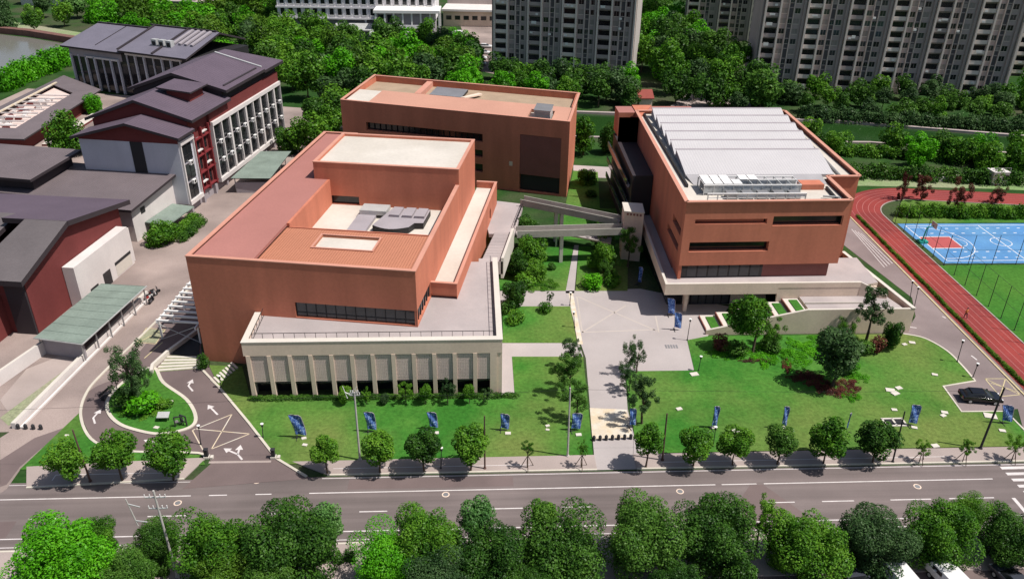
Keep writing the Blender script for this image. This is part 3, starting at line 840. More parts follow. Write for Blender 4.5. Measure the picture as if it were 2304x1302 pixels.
b = MB((-36.5, 92.9, 0), UA); b.box(GX - .4, GX + .05, 7.95, 47.45, GT, GT + .12, 'terra_cap'); b.box(W_ + .02, GX - .4, 7.95, 8.4, GT, GT + .12, 'terra_cap'); b.box(W_ + .02, GX - .4, 46.95, 47.45, GT, GT + .12, 'terra_cap')
b.build('gallery_coping', hall)
# ribbon window over the terrace: panes one by one
pane = MB().box(0, 1.24, 0, .05, 0, 2.0, 'glass_mid').mesh('pane')
cu, su = math.cos(UA), math.sin(UA)
for k in range(12):
    x = 13.72 + k * 1.3
    inst('pane', pane, hall, (x * cu - .3 * su, x * su + .3 * cu, 8.02), UA)
for k in range(6):
    y = .42 + k * 1.25
    inst('pane', pane, hall, ((W_ - .3) * cu - y * su, (W_ - .3) * su + y * cu, 8.02), UA + math.pi / 2)
b = MB((-36.5, 92.9, 0), UA)
for k in range(13): b.box(13.66 + k * 1.3, 13.72 + k * 1.3, .2, .34, 7.96, 10.08, 'frame_dark')
for k in range(7): b.box(W_ - .34, W_ - .2, .34 + k * 1.25, .4 + k * 1.25, 7.96, 10.08, 'frame_dark')
b.box(13.62, W_ - .4, .22, .3, 8.55, 8.6, 'frame_dark')
b.build('window_frame', hall)
# roof-court plant: ducts, curved screen, low steel roofs
b = MB((-36.5, 92.9, 0), UA)
b.box(14.6, 17.4, 12.6, 27.5, FZ + .02, FZ + .5, 'mauve_wall'); b.box(14.8, 19.0, 25.4, 28.2, FZ + .5, FZ + 1.2, 'galv')
b.build('plant_deck', hall)
b = MB((-36.5, 92.9, 0), UA)
pts = [(18.2, 20.6)] + [(18.2 + 5.5 * k / 8, 20.6 - 1.1 * math.sin(math.pi * k / 8)) for k in range(1, 9)] + [(24.2, 22.2), (25.5, 22.4), (25.5, 27.6), (19.6, 27.6)]
b.prism(pts, FZ + .02, FZ + 1.0, 'frame_dark', 'mauve_wall')
b.build('plant_screen', hall)
duct = MB().box(0, 1.5, 0, 3.2, 0, .35, 'mauve_wall').mesh('duct')
for k, (x, y) in enumerate(((19.9, 24.0), (21.9, 24.0), (23.8, 24.0))):
    inst('duct', duct, hall, (x * cu - y * su, x * su + y * cu, FZ + 1.02), UA)
# the podium
PX0, PX1, PY0, PY1, PT = -28.3, 3.3, 84.1, 107.1, 8.2
b = MB()
b.box(PX0 - .12, PX1, PY0 - .1, PY0 + .62, 6.3, PT, 'stone'); b.box(PX1 - .62, PX1, PY0 + .62, PY1, 0, PT, 'stone'); b.box(PX0 - .12, PX0 + .5, PY0 + .62, 91.5, 6.3, PT, 'stone')
b.box(PX0, PX0 + .5, PY0 + .62, 91.3, 0, 6.3, 'stone'); b.box(PX1 - 1.5, PX1 - .62, PY0 - .1, PY0 + .6, 0, 6.3, 'stone'); b.box(PX1 - .62, PX1, PY0, PY0 + .62, 0, 6.3, 'stone')
b.box(-8, PX1 - .62, PY1 - .3, PY1, 0, 7.6, 'stone')
b.build('podium_wall', hall)
b = MB(); b.prism([(PX0 + .5, PY0 + .62), (PX1 - .62, PY0 + .62), (PX1 - .62, PY1 - .3), (-4.2, PY1 - .3), (-7.5, 88.3), (PX0 + .5, 91.8)], 7.2, 7.75, 'deck'); b.build('terrace_deck', hall)
b = MB(); b.box(PX0 - .2, PX1 + .06, PY0 - .16, PY0 + .72, PT, PT + .1, 'stone_white'); b.box(PX1 - .7, PX1 + .06, PY0 + .72, PY1, PT, PT + .1, 'stone_white'); b.box(PX0 - .2, PX0 + .55, PY0 + .72, 91.4, PT, PT + .1, 'stone_white')
b.build('podium_coping', hall)
b = MB(); b.box(PX0 + .5, PX1 - 1.5, PY0 + 1.6, PY0 + 1.7, 0, 7.2, 'glass'); b.box(PX0 + .5, PX1 - 1.5, PY0 + 1.5, PY0 + 1.6, 1.15, 1.25, 'steel'); b.build('colonnade_glass', hall)
col = MB().box(0, .5, -.14, .6, 0, 6.3, 'stone').mesh('column')
scr = MB()
for k in range(10): scr.box(.02 + k * .215, .165 + k * .215, .02, .12, 0, 3.85, 'screen')
for k in range(18): scr.box(.0, 2.03, .018, .118, k * .22, .14 + k * .22, 'screen')
scr = scr.mesh('pierced_screen')
for k in range(13):
    x = -27.9 + 2.53 * k - .25
    if k < 13 and x < PX1 - 1.7: inst('column', col, hall, (x + 36.5, PY0 - 92.9, 0))
for k in range(12):
    x = -27.9 + 2.53 * k + .25
    if x < PX1 - 2: inst('pierced_screen', scr, hall, (x + 36.5, PY0 + .0 - 92.9, 2.4))
bk = MB(); bk.box(PX0 + .5, PX1 - 1.5, PY0 + .2, PY0 + .3, 2.3, 6.28, 'screen'); bk.build('screen_backing', hall)
rl = MB()
for p, q in (((PX0 + .9, PY0 + 1.1), (PX1 - 1.0, PY0 + 1.1)), ((PX1 - 1.0, PY0 + 1.1), (PX1 - 1.0, PY1 - .6)), ((PX0 + .9, PY0 + 1.1), (PX0 + .9, 91.6))):
    for z in (7.85, 8.8): rl.bar((p[0], p[1], z), (q[0], q[1], z), .06, .06, 'frame_dark')
    L_ = math.dist(p, q); n_ = int(L_ / 1.25)
    for k in range(n_ + 1):
        t = k / n_
        rl.bar((p[0] + (q[0] - p[0]) * t, p[1] + (q[1] - p[1]) * t, 7.75), (p[0] + (q[0] - p[0]) * t, p[1] + (q[1] - p[1]) * t, 8.8), .05, .05, 'frame_dark')
rl.build('terrace_railing', hall)
b = MB()
b.box(-17.6, -17.3, PY0 + 2.3 + 4, PY0 + 2.6 + 4, 7.75, 7.95, 'galv')
b.build('deck_drain', hall)

# ---- stair from terrace to the link platform, platform, two footbridges, lift tower
st = thing('terrace_stair', 'grey outdoor stair with white side wall between terrace and bridge platform', 'stair', (2.0, 108, 0))
tread = MB().box(-1.55, 1.55, 0, .5, 0, .16, 'steel', 'deck').box(-1.55, 1.55, .502, .7, -.1, .06, 'frame_dark').mesh('step')
for k in range(18):
    inst('step', tread, st, (.75 + k * .125, .3 + k * .72, 7.3 - k * .075))
b = MB(); b.slab([(3.9, 107.1, 8.2), (4.3, 107.1, 8.2), (6.55, 121.0, 6.9), (6.15, 121.0, 6.9)], 3.4, 'stone_white'); b.box(.6, 4.2, 107.1, 108.2, 5.5, 7.6, 'deck'); b.build('side_wall', st)
plat = thing('link_platform', 'grey deck between the stair and the back hall, metal rail on its bridge side', 'platform', (6, 127, 0))
b = MB(); b.prism([(2.4, 121), (6.6, 121), (8.9, 134), (4.4, 135.5), (1.0, 136)], 5.3, 5.9, 'deck'); b.build('deck', plat)
b = MB()
for z in (6.4, 6.95): b.bar((6.7, 123.2, z), (8.8, 133.4, z), .07, .07, 'frame_dark')
for k in range(9): b.bar((6.7 + k * .26, 123.2 + k * 1.27, 5.9), (6.7 + k * .26, 123.2 + k * 1.27, 6.95), .06, .06, 'frame_dark')
b.build('railing', plat)
b = MB(); b.box(3, 3.5, 126, 126.5, 0, 5.3, 'stone'); b.box(5.5, 6, 131, 131.5, 0, 5.3, 'stone'); b.build('support', plat)


def bridge(name, label, a, b_, z0, z1, wd, posts):
    t = thing(name, label, 'footbridge', (a[0], a[1], 0), group='footbridges to the lift tower')
    A_, B_ = Vector((a[0], a[1], z0)), Vector((b_[0], b_[1], z1))
    d = (B_ - A_).normalized(); nn = Vector((-d.y, d.x, 0)).normalized() * wd / 2
    q = MB(); q.slab([tuple(A_ - nn), tuple(B_ - nn), tuple(B_ + nn), tuple(A_ + nn)], .3, 'bridge', 'deck'); q.build('deck', t)
    for s in (-1, 1):
        q = MB()
        p0, p1 = A_ + nn * s, B_ + nn * s
        q.slab([tuple(p0 + nn * .08 + Vector((0, 0, .85))), tuple(p1 + nn * .08 + Vector((0, 0, .85))), tuple(p1 - nn * .08 + Vector((0, 0, .85))), tuple(p0 - nn * .08 + Vector((0, 0, .85)))], 1.2, 'bridge')
        q.build('balustrade', t)
    for f in posts:
        p = A_.lerp(B_, f)
        q = MB(); q.box(p.x - .28, p.x + .28, p.y - wd * .3, p.y + wd * .3, 0, p.z - .3, 'stone_white'); q.build('support', t)
    return t


bridge('footbridge', 'level pale footbridge nearer the street, from the platform to the lift tower', (7.0, 122.0), (25.2, 123.0), 5.5, 5.5, 2.0, (.42,))
bridge('footbridge', 'sloping pale footbridge farther back, in front of the back hall, down to the lift tower', (8.6, 133.8), (25.0, 126.4), 6.4, 5.6, 1.9, (.36, .42))
rp = thing('garden_shelter_roof', 'flat pinkish slab roof on posts under the nearer footbridge', 'shelter', (16, 126, 0))
b = MB(); b.slab([(14.2, 128.4, 2.9), (23.5, 124.6, 2.4), (24, 127, 2.4), (14.4, 129.6, 2.9)], .3, 'stone', 'deck'); b.build('roof', rp)
b = MB(); b.box(14.3, 14.6, 128.4, 128.7, 0, 2.7, 'stone_white'); b.box(22.8, 23.1, 125.2, 125.5, 0, 2.2, 'stone_white'); b.build('support', rp)
lt = thing('lift_tower', 'pale stone lift shaft with a slanted top edge beside the east hall', 'tower', (26.6, 124, 0))
b = MB(); b.prism([(25.1, 123.0), (28.2, 122.2), (28.6, 126.2), (25.4, 126.8)], 0, 8.9, 'stone'); b.build('shaft', lt)
b = MB(); b.prism([(25.0, 122.9), (28.3, 122.1), (28.7, 126.3), (25.3, 126.9)], 8.9, 9.05, 'stone_white'); b.build('coping', lt)
vent = MB().box(0, .3, -.03, .05, 0, .35, 'terra_dark').mesh('vent')
for k in range(5): inst('vent', vent, lt, (25.45 + k * .52 - 26.6, 122.9 - .26 * (.35 + k * .52) - 124 + .02, 8.35), R(-14))

# ---- the back hall
bh = thing('back_hall', 'long orange terracotta hall behind, with recessed roof gutter and square entrance recess', 'building', (18.7, 152, 0))
H2 = 15.6
q = [(-27.9, 168.5), (18.8, 152.2), (23.0, 175.0), (-22.3, 191.5)]
b = MB()
d_ = Vector((q[1][0] - q[0][0], q[1][1] - q[0][1])); L2 = d_.length; d_.normalize()
ho = [(5.6, 31.5, 9.7, 11.4), (27.2, 31.5, 6.4, 8.0), (20, 31.5, 3.2, 5.0), (39.4, 47.9, .3, 12.2)]
b.wall(q[0], q[1], 0, H2, ho, .9, 'terra', 'glass')
b.wall(q[1], q[2], 0, H2, [], .2, 'terra'); b.wall(q[2], q[3], 0, H2, [], .2, 'terra'); b.wall(q[3], q[0], 0, H2, [], .2, 'terra')
b.build('wall', bh)
UB = math.atan2(d_.y, d_.x)
O2 = (q[0][0], q[0][1], 0)
D2, SB = 22.9, -0.13
b = MB(O2, UB, SB)
b.box(39.4, 47.9, .12, .88, 3.8, 12.2, 'terra_dark'); b.build('entrance_panel', bh)
b = MB(O2, UB, SB)
for k in range(16): b.box(39.6 + k * .5, 39.7 + k * .5, .08, .12, 3.8, 12.1, 'terra_dark')
b.build('entrance_louvre', bh)
b = MB(O2, UB, SB)
RZ = H2 - .2
b.box(6.0, 40.6, .5, 11.0, H2 - .8, RZ, 'terra_tan'); b.box(45.6, L2 - .5, .5, 11.0, H2 - .8, RZ, 'terra_tan')
b.box(40.6, 45.6, 7.4, 11.0, H2 - .8, RZ, 'terra_tan'); b.box(40.6, 45.6, .5, 7.4, H2 - 1.4, H2 - .9, 'white_roof')
b.box(.5, 6.0, .5, 11.0, H2 - .8, H2 - .4, 'white_roof')
b.build('roof', bh)
b = MB(O2, UB, SB); b.box(.5, L2 - .5, 11.0, D2 - .9, 13.2, 14.3, 'terra_roof', 'olive'); b.build('gutter_floor', bh)
b = MB(O2, UB, SB)
b.box(.5, L2 - .5, D2 - .9, D2 - .6, 12, H2 - .05, 'terra'); b.box(L2 - .8, L2 - .5, 11.2, D2 - .9, 12, H2 - .05, 'terra')
b.build('gutter_wall', bh)
b = MB(O2, UB, SB)
for a in ((-.06, L2 + .06, -.06, .5), (-.06, .5, .5, D2), (L2 - .5, L2 + .06, .5, D2 - .4), (.5, L2 - .5, D2 - .9, D2 - .3)): b.box(*a, H2, H2 + .13, 'terra_cap')
b.build('coping', bh)
b = MB(O2, UB, SB); b.box(13.6, 15.0, 11.0, D2 - .9, 14.3, H2 - .15, 'terra_cap'); b.box(16.5, 24, 13.0, 20.0, 14.31, 14.9, 'frame_dark', 'steel'); b.slab([(24, 12.0, 15.2), (25, 12.0, 15.2), (28, 17, 15.0), (27, 17.6, 15.0)], .3, 'stone'); b.build('roof_bridge', bh)
u = thing('rooftop_unit', 'grey louvred box standing in a pale square on the back hall roof', 'air handler', (O2[0], O2[1], 0))
b = MB(O2, UB, SB); b.box(41.9, 45.2, 1.9, 6.9, H2 - .9, H2 + 1.1, 'galv'); b.build('casing', u)
b = MB(O2, UB, SB); b.box(41.8, 45.3, 1.8, 7.0, H2 + 1.1, H2 + 1.25, 'steel'); b.build('lid', u)
lv = MB().box(0, 3.3, -.04, 0, 0, .1, 'steel').mesh('louvre')
for k in range(6):
    x, y = 41.75, 1.86
    inst('louvre', lv, u, (x * math.cos(UB) - y * math.sin(UB), x * math.sin(UB) + y * math.cos(UB), H2 - .6 + k * .27), UB)
# mullions in the long dark ribbon
ml = MB().box(0, .08, .62, .86, 9.72, 11.38, 'frame_dark').mesh('mullion')
for k in range(20): inst('mullion', ml, bh, (O2[0] - 18.7 + (5.8 + k * 1.3) * math.cos(UB), O2[1] - 152 + (5.8 + k * 1.3) * math.sin(UB), 0), UB)
b = MB(O2, UB); b.box(39.5, 47.8, .6, .64, .4, 3.7, 'frame_dark'); b.build('door_frame', bh)
b = MB(O2, UB, SB); b.box(37.2, 37.9, -.05, 0.0, 5.4, 6.3, 'stone'); b.build('wall_light', bh)

# ---- the east hall
eh = thing('east_hall', 'orange terracotta hall with white sawtooth roof over an oversailing pale stone base', 'building', (30.5, 106, 0))
TZ = 17.4
F0, F1, F2, F3, F4, F5 = (30.5, 106.0), (54.9, 106.4), (55.2, 116.4), (60.4, 116.4), (61.6, 153.8), (32.0, 153.8)
b = MB()
b.wall(F0, F1, 7.2, TZ, [(1.2, 13.2, 9.45, 11.0), (1.6, 12.3, 13.9, 14.65), (13.2, 23.7, 13.5, 15.0)], .9, 'terra', 'glass')
b.wall(F1, F2, 7.2, TZ, [(0.05, 2.6, 13.5, 15.0)], .9, 'terra', 'glass')
b.wall(F2, F3, 0, TZ, [], .2, 'terra'); b.wall(F3, F4, 0, TZ, [], .2, 'terra'); b.wall(F4, F5, 0, TZ, [], .2, 'terra')
b.wall(F5, F0, 5.0, TZ, [(40.5, 46.4, 11.4, 12.6), (37.5, 45.8, 8.6, 9.8)], .6, 'terra', 'glass')
b.face([(F0[0], F0[1], 7.2), (F5[0], F5[1], 7.2), (55.2, 116.4, 7.2), (54.9, 106.4, 7.2)], 'terra')
b.build('wall', eh)
b = MB(); b.box(32.3, 42.5, 106.8, 106.88, 14.0, 14.55, 'terra'); b.build('groove_panel', eh)
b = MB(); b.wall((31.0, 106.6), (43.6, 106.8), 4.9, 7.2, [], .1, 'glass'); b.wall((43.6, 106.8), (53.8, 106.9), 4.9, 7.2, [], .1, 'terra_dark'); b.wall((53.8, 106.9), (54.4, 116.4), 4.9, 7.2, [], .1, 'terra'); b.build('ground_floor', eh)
gp = MB().box(0, 1.36, -.06, 0, 0, 1.9, 'glass_mid').mesh('pane')
for k in range(7): inst('pane', gp, eh, (32.0 + k * 1.62 - 30.5, 106.58 - 106 + k * .026, 5.1))
b = MB(); b.box(30.55, 31.0, 106.15, 106.6, 4.9, 7.2, 'terra'); b.build('column', eh)
b = MB()
for a, c in ((F0, F1), (F1, F2), (F2, F3), (F3, F4), (F4, F5), (F5, F0)): b.strip([a, c], .62, TZ, 'terra_cap', .14)
b.build('coping', eh)
b = MB(); b.prism([(30.9, 106.4), (54.5, 106.8), (54.8, 116.8), (60.0, 116.8), (61.2, 153.4), (32.4, 153.4)], 16.2, 16.85, 'white_roof'); b.build('roof', eh)
# sawtooth lights: each tooth a part, its dark north glazing a sub-part
TY = [117.6, 126.8, 131.9, 137.0, 142.0, 147.0, 152.2]
XL0, XL1, XR0, XR1 = 33.1, 34.6, 57.2, 60.4
for k in range(6):
    y0, y1 = TY[k], TY[k + 1] - (.0 if k < 5 else .2)
    f = lambda y: (y - 117.6) / (152.2 - 117.6)
    xl0, xl1 = XL0 + (XL1 - XL0) * f(y0), XL0 + (XL1 - XL0) * f(y1)
    xr0, xr1 = XR0 - .4 + (XR1 - XR0) * f(y0), XR0 - .4 + (XR1 - XR0) * f(y1)
    zl, zh = 17.35, 18.5
    b = MB()
    b.hexa([(xl0, y0, 16.85), (xr0, y0, 16.85), (xr1, y1, 16.85), (xl1, y1, 16.85)], [(xl0, y0, zl), (xr0, y0, zl), (xr1, y1 - .5, zh), (xl1, y1 - .5, zh)], 'grey_roof', 'white_metal')
    tooth = b.build('sawtooth', eh)
    b = MB(); b.slab([(xl1, y1 - .48, zh + .03), (xr1, y1 - .48, zh + .03), (xr1, y1 + .15, zh + .03), (xl1, y1 + .15, zh + .03)], .12, 'mauve_wall'); b.build('gutter', tooth)  # ridge gutter toned dark to paint the gap's shadow between teeth
    b = MB(); b.face([(xl1 + .3, y1 + .003, 17), (xl1 + .3, y1 - .42, 18.3), (xr1 - .3, y1 - .42, 18.3), (xr1 - .3, y1 + .003, 17)], 'glass'); b.build('north_glazing', tooth)
b = MB(); b.slab([(33.6, 114.2, 16.9), (54.5, 114.5, 16.9), (54.7, 117.55, 17.35), (33.1, 117.55, 17.35)], .2, 'grey_roof'); b.build('front_apron', eh)
b = MB(); b.strip([(32.35, 113.2), (33.3, 152.5)], .28, 16.86, 'frame_dark', .5); b.build('roof_gutter', eh)
b = MB(); b.strip([(57.8, 117), (60.7, 152.5)], .25, 16.86, 'steel', .35); b.build('roof_gutter', eh)
b = MB(); b.box(49.6, 53.0, 112.0, 114.1, 16.86, 17.7, 'terra'); b.strip([(53.2, 107.6), (53.6, 112.5)], .3, 16.86, 'frame_dark', .4); b.bar((51.5, 108.6, 17.2), (53.8, 108.0, 17.2), .25, .25, 'galv'); b.build('roof_hatch', eh)
# glazed plant enclosure on the front roof
pe = thing('rooftop_plant', 'steel and glass plant enclosure with white panels on the east hall front roof', 'roof plant', (34.5, 108, 16.85))
fr = MB()
for x in [34.0 + 1.45 * k for k in range(11)]:
    for y in (107.7, 110.0, 112.2, 113.6): fr.box(x - .07, x + .07, y - .07, y + .07, 16.86, 18.35 if y > 109 else 17.9, 'galv')
for y, z in ((107.7, 17.9), (110.0, 18.35), (112.2, 18.35), (113.6, 18.35)): fr.box(33.9, 48.6, y - .09, y + .09, z, z + .16, 'white')
fr.box(33.9, 48.6, 107.65, 107.75, 17.3, 17.4, 'white')
for x in [34.0 + 1.45 * k for k in range(11)]: fr.bar((x, 110, 18.45), (x, 113.6, 18.45), .1, .1, 'galv')
fr.build('frame', pe)
ga = MB().box(0, 1.3, -.02, .02, 0, .45, 'glass_light').mesh('pane')
gb = MB().box(0, 1.3, -.02, .02, 0, 1.15, 'glass_light').mesh('pane')
for k in range(10):
    x = 34.08 + 1.45 * k - 34.5
    if k > 2: inst('pane', ga, pe, (x, 107.7 - 108, .65))
    inst('pane', gb, pe, (x, 110 - 108, .3)); inst('pane', gb, pe, (x, 112.2 - 108, .3))
tp = MB().box(0, 1.25, 0, 1.9, 0, .05, 'white').mesh('roof_panel')
for k, j in ((0, 0), (1, 0), (2, 0), (3, 0), (0, 1), (1, 1), (2, 1), (4, 1), (5, 1)):
    inst('roof_panel', tp, pe, (34.1 + 1.45 * k - 34.5, (110.15, 112.2)[j] - 108 - (.3 if j else 0), 1.7 + .06 * j))
un = MB().box(0, 1.6, 0, 1.4, 0, .95, 'steel').mesh('chiller')
for k in range(6): inst('chiller', un, pe, (34.5 + 2.35 * k - 34.5, 110.4 - 108, .02))
for k in range(5): inst('chiller', un, pe, (37.0 + 2.35 * k - 34.5, 108.2 - 108, .02))
# the darker rear wing on its left side
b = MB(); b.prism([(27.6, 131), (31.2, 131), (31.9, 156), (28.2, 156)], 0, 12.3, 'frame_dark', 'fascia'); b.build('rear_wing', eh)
b = MB(); b.prism([(28.0, 150), (31.9, 150), (32.0, 158.8), (36, 158.8), (36, 153.9), (32, 153.9)][:4] + [(32.0, 150)], 12.3, 17.2, 'terra'); b.box(28.6, 44, 154.0, 158.6, 12.3, 17.0, 'terra', 'terra_roof'); b.build('rear_block', eh)
b = MB()
for k in range(3):
    b.box(27.2, 27.6, 133, 155, 3.0 + k * 3.2, 3.5 + k * 3.2, 'mauve_wall')
    b.box(27.0, 27.2, 133, 155, 3.5 + k * 3.2, 4.5 + k * 3.2, 'glass_mid')
b.build('rear_balcony', eh)
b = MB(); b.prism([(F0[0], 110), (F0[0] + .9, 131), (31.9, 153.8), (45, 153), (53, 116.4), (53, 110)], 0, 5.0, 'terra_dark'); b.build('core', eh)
# oversailing stone base
b = MB()
b.prism([(28.0, 103.0), (45.0, 103.0), (45.0, 112.0), (31.4, 112.0), (32.0, 140.0), (29.6, 140.0)], 3.9, 4.9, 'stone', 'deck')
b.box(28.0, 57.4, 103.0, 103.4, 4.9, 5.7, 'stone', 'stone_white')
b.slab([(28.02, 103.4, 5.7), (28.4, 103.4, 5.7), (30.0, 140, 5.7), (29.62, 140, 5.7)], .8, 'stone', 'stone_white')
b.build('stone_base', eh)
b = MB(); b.prism([(45.0, 103.4), (57.4, 103.4), (60.8, 104.5), (61.2, 113), (45.0, 113)], 4.2, 4.9, 'stone', 'deck'); b.box(45, 60, 103.05, 103.4, 0, 4.9, 'stone'); b.build('side_terrace', eh)
b = MB(); b.slab([(57.4, 103.0, 5.7), (57.4, 103.4, 5.7), (61.3, 102.4, 4.0), (61.3, 102.0, 4.0)], 2.5, 'stone', 'stone_white'); b.build('sloping_parapet', eh)
b = MB(); b.box(31.6, 32.1, 104.6, 105.1, 0, 3.9, 'stone'); b.build('pillar', eh)
b = MB(); b.box(32.0, 45.0, 107.0, 107.2, 0, 3.9, 'stone'); b.box(33.0, 39.4, 106.9, 106.98, .1, 3.1, 'glass'); b.box(29.6, 32, 107.0, 139, 0, 3.9, 'glass'); b.build('entrance_front', eh)
ep = MB().box(0, 1.0, -.03, 0, 0, 2.7, 'glass_mid').mesh('pane')
for k in range(5): inst('pane', ep, eh, (33.3 + k * 1.2 - 30.5, 106.9 - 106, .2))

# ---- planted stair and ramp in front of the east hall
pr_ = thing('planted_stair', 'pale stone stair with six turf beds climbing beside a ramp to the east terrace', 'stair', (33.5, 98, 0))
rw = MB()
def outer(x): return .75 + 3.25 * min(1, max(0, (x - 33.4) / 14.4))
for x0, x1 in ((33.4, 47.8), (47.8, 63.1)):
    rw.hexa([(x0, 97.9, 0), (x1, 97.9, 0), (x1, 98.25, 0), (x0, 98.25, 0)], [(x0, 97.9, outer(x0)), (x1, 97.9, outer(x1)), (x1, 98.25, outer(x1)), (x0, 98.25, outer(x0))], 'stone', 'stone_white')
rw.build('ramp_wall', pr_)
rr = MB()
rr.slab([(48.4, 98.25, 3.4), (62.8, 98.25, 3.4), (61.6, 103.0, 3.4), (48.4, 103.0, 3.4)], 3.3, 'stone', 'deck'); rr.box(48.4, 58.0, 100.6, 100.7, 3.41, 3.7, 'stone_white')
rr.build('ramp_floor', pr_)
for k in range(6):
    x = 33.7 + k * 2.43
    z = .35 + k * .55
    b = MB(); b.box(x, x + 2.3, 98.25, 102.98, 0, z, 'stone_white'); lp = b.build('landing', pr_)
    b = MB(); b.box(x + .75, x + 2.0, 98.7, 102.4, z, z + .12, 'lawn_dark'); b.build('turf_bed', lp)
    b = MB(); b.box(x - .13, x, 98.25, 102.98, 0, z + .04, 'terra_dark'); b.build('riser', lp)
dw = thing('boundary_wall', 'pale stone wall running back from the ramp corner past the east drive', 'wall', (62.5, 98, 0))
b = MB(); b.slab([(63.1, 97.9, 4.05), (63.5, 97.9, 4.05), (61.0, 117.0, 4.05), (60.6, 117.0, 4.05)], 4.05, 'stone'); b.build('wall', dw)
b = MB(); b.slab([(63.0, 97.85, 4.15), (63.6, 97.85, 4.15), (61.1, 117.05, 4.15), (60.5, 117.05, 4.15)], .1, 'stone_white'); b.build('coping', dw)

# ================================================================ BUILDINGS OF THE LEFT-HAND CAMPUS
def gable_roof(b, x0, x1, xr, y0, y1, ze0, ze1, zr, th, mat, over=0.0):
    """two sloping slabs meeting at a ridge that runs along y"""
    b.slab([(x0, y0, ze0), (xr, y0, zr), (xr, y1, zr), (x0, y1, ze0)], th, 'fascia', mat)
    b.slab([(xr, y0, zr), (x1, y0, ze1), (x1, y1, ze1), (xr, y1, zr)], th, 'fascia', mat)


UAA = R(-10.2)
OA = (-54.0, 144.5, 0)
sb = thing('school_block', 'long dark-roofed block stepping up in gables with a white window frame and air conditioners', 'building', OA)
b = MB(OA, UAA)
b.box(-19, -.6, .3, 47, 0, 2.2, 'mauve_wall')
b.box(-19.5, 0, -.3, 5.0, 2.0, 13.8, 'blue_wall'); b.box(-19.5, -.5, 5.0, 12.4, 2.0, 15.5, 'red_wall'); b.box(-19.5, -.4, 12.4, 47.0, 2.2, 16.8, 'fascia')
b.box(-19.5, .02, 12.4, 47.0, 13.6, 16.4, 'red_wall')
b.hexa([(-19.5, -.3, 13.8), (0, -.3, 13.8), (0, 5, 13.8), (-19.5, 5, 13.8)], [(-19.4, -.1, 14.5), (-.1, -.1, 15.0), (-.1, 5, 15.0), (-19.4, 5, 14.5)], 'red_wall')
b.face([(-19.4, -.25, 13.82), (-.1, -.25, 13.82), (-.1, -.25, 14.9), (-9, -.25, 17.2), (-19.4, -.25, 14.3)], 'red_wall')
b.box(-19.2, -.5, 5.0, 19, 15.5, 16.6, 'red_wall')
b.face([(-19.4, 4.8, 14.5), (-.4, 4.8, 14.5), (-.4, 4.8, 16.4), (-9.8, 4.8, 19.8), (-19.4, 4.8, 16.2)], 'red_wall')
b.face([(-19.4, 19.8, 16), (-.4, 19.8, 16), (-.4, 19.8, 18.4), (-9.8, 19.8, 21.4), (-19.4, 19.8, 18)], 'fascia')
b.box(-19.2, -.45, 19.9, 47, 16.4, 18.2, 'fascia')
b.build('wall', sb)
for nm, a in (('roof', (-20.4, 1.0, -9, -1.5, 4.7, 14.5, 15.3, 17.6, .5)), ('roof', (-20.6, 1.0, -10.0, 4.2, 20.6, 16.4, 17.0, 20.3, .55)), ('roof', (-20.6, 1.0, -10.2, 19.2, 38.5, 18.3, 18.9, 21.9, .6)), ('roof', (-20.6, 1.0, -13, 38.5, 49.0, 18.2, 18.6, 20.6, .6))):
    b = MB(OA, UAA); gable_roof(b, *a, 'roof_a'); b.build(nm, sb)
b = MB(OA, UAA); b.box(-7.6, -.6 - 2.5, 12, 17.5, 17.5, 20.2, 'red_wall'); b.slab([(-9.2, 11.2, 21.0), (-2.3, 11.2, 20.3), (-2.3, 18.4, 20.3), (-9.2, 18.4, 21.0)], .3, 'fascia', 'roof_a'); b.build('dormer', sb)
b = MB(OA, UAA); b.box(-9.4, -7.0, -.42, -.3, 2.0, 13.8, 'frame_dark'); b.build('stair_glazing', sb)
b = MB(OA, UAA); b.slab([(.2, 38.4, 19.4), (.2, 38.9, 19.4), (-10.2, 38.9, 22.2), (-10.2, 38.4, 22.2)], .2, 'galv'); b.slab([(-.2, 21, 19.45), (-.2, 37, 19.45), (-.5, 37, 19.5), (-.5, 21, 19.5)], .2, 'fascia'); b.build('ridge_cap', sb)
# framed window bays
ac = MB().box(0, .5, -.5, .5, 0, .75, 'white'); ac.box(.5, .52, -.3, .3, .12, .62, 'frame_dark'); ac = ac.mesh('air_conditioner')
wn = MB(); wn.box(-.1, 0, 0, 3.4, 0, 3.3, 'glass'); wn.box(0, .06, 1.66, 1.74, 0, 3.3, 'frame_dark'); wn.box(0, .06, 0, 3.4, 1.1, 1.2, 'frame_dark'); wn.box(0, .06, 0, 3.4, 3.2, 3.35, 'mauve_wall'); wn = wn.mesh('window')
def LA(x, y, z): return (x * math.cos(UAA) - y * math.sin(UAA), x * math.sin(UAA) + y * math.cos(UAA), z)
b = MB(OA, UAA)
for y0, y1, n in ((-.2, 4.8, 1), (12.6, 47.0, 9)):
    b.box(-.3, .5, y0, y1, 13.4, 14.2, 'white_wall'); b.box(-.3, .5, y0, y1, 1.8, 2.6, 'white_wall')
    for k in range(n + 1):
        y = y0 + (y1 - y0) * k / n
        wd = .32 if k % 2 == 0 else .16
        b.box(-.3, .42, max(y0, y - wd), min(y1, y + wd), 2.6, 13.4, 'white_wall')
b.build('window_frame', sb)
for k in range(9):
    for f in range(3):
        inst('window', wn, sb, LA(.0, 12.85 + k * 3.82, 2.7 + f * 3.6), UAA)
    for f in (0, 1):
        inst('air_conditioner', ac, sb, LA(.15, 13.6 + k * 3.82 + 1.5, 5.6 + f * 3.7), UAA)
for f in range(3): inst('window', wn, sb, LA(.13, .5, 2.7 + f * 3.6), UAA)
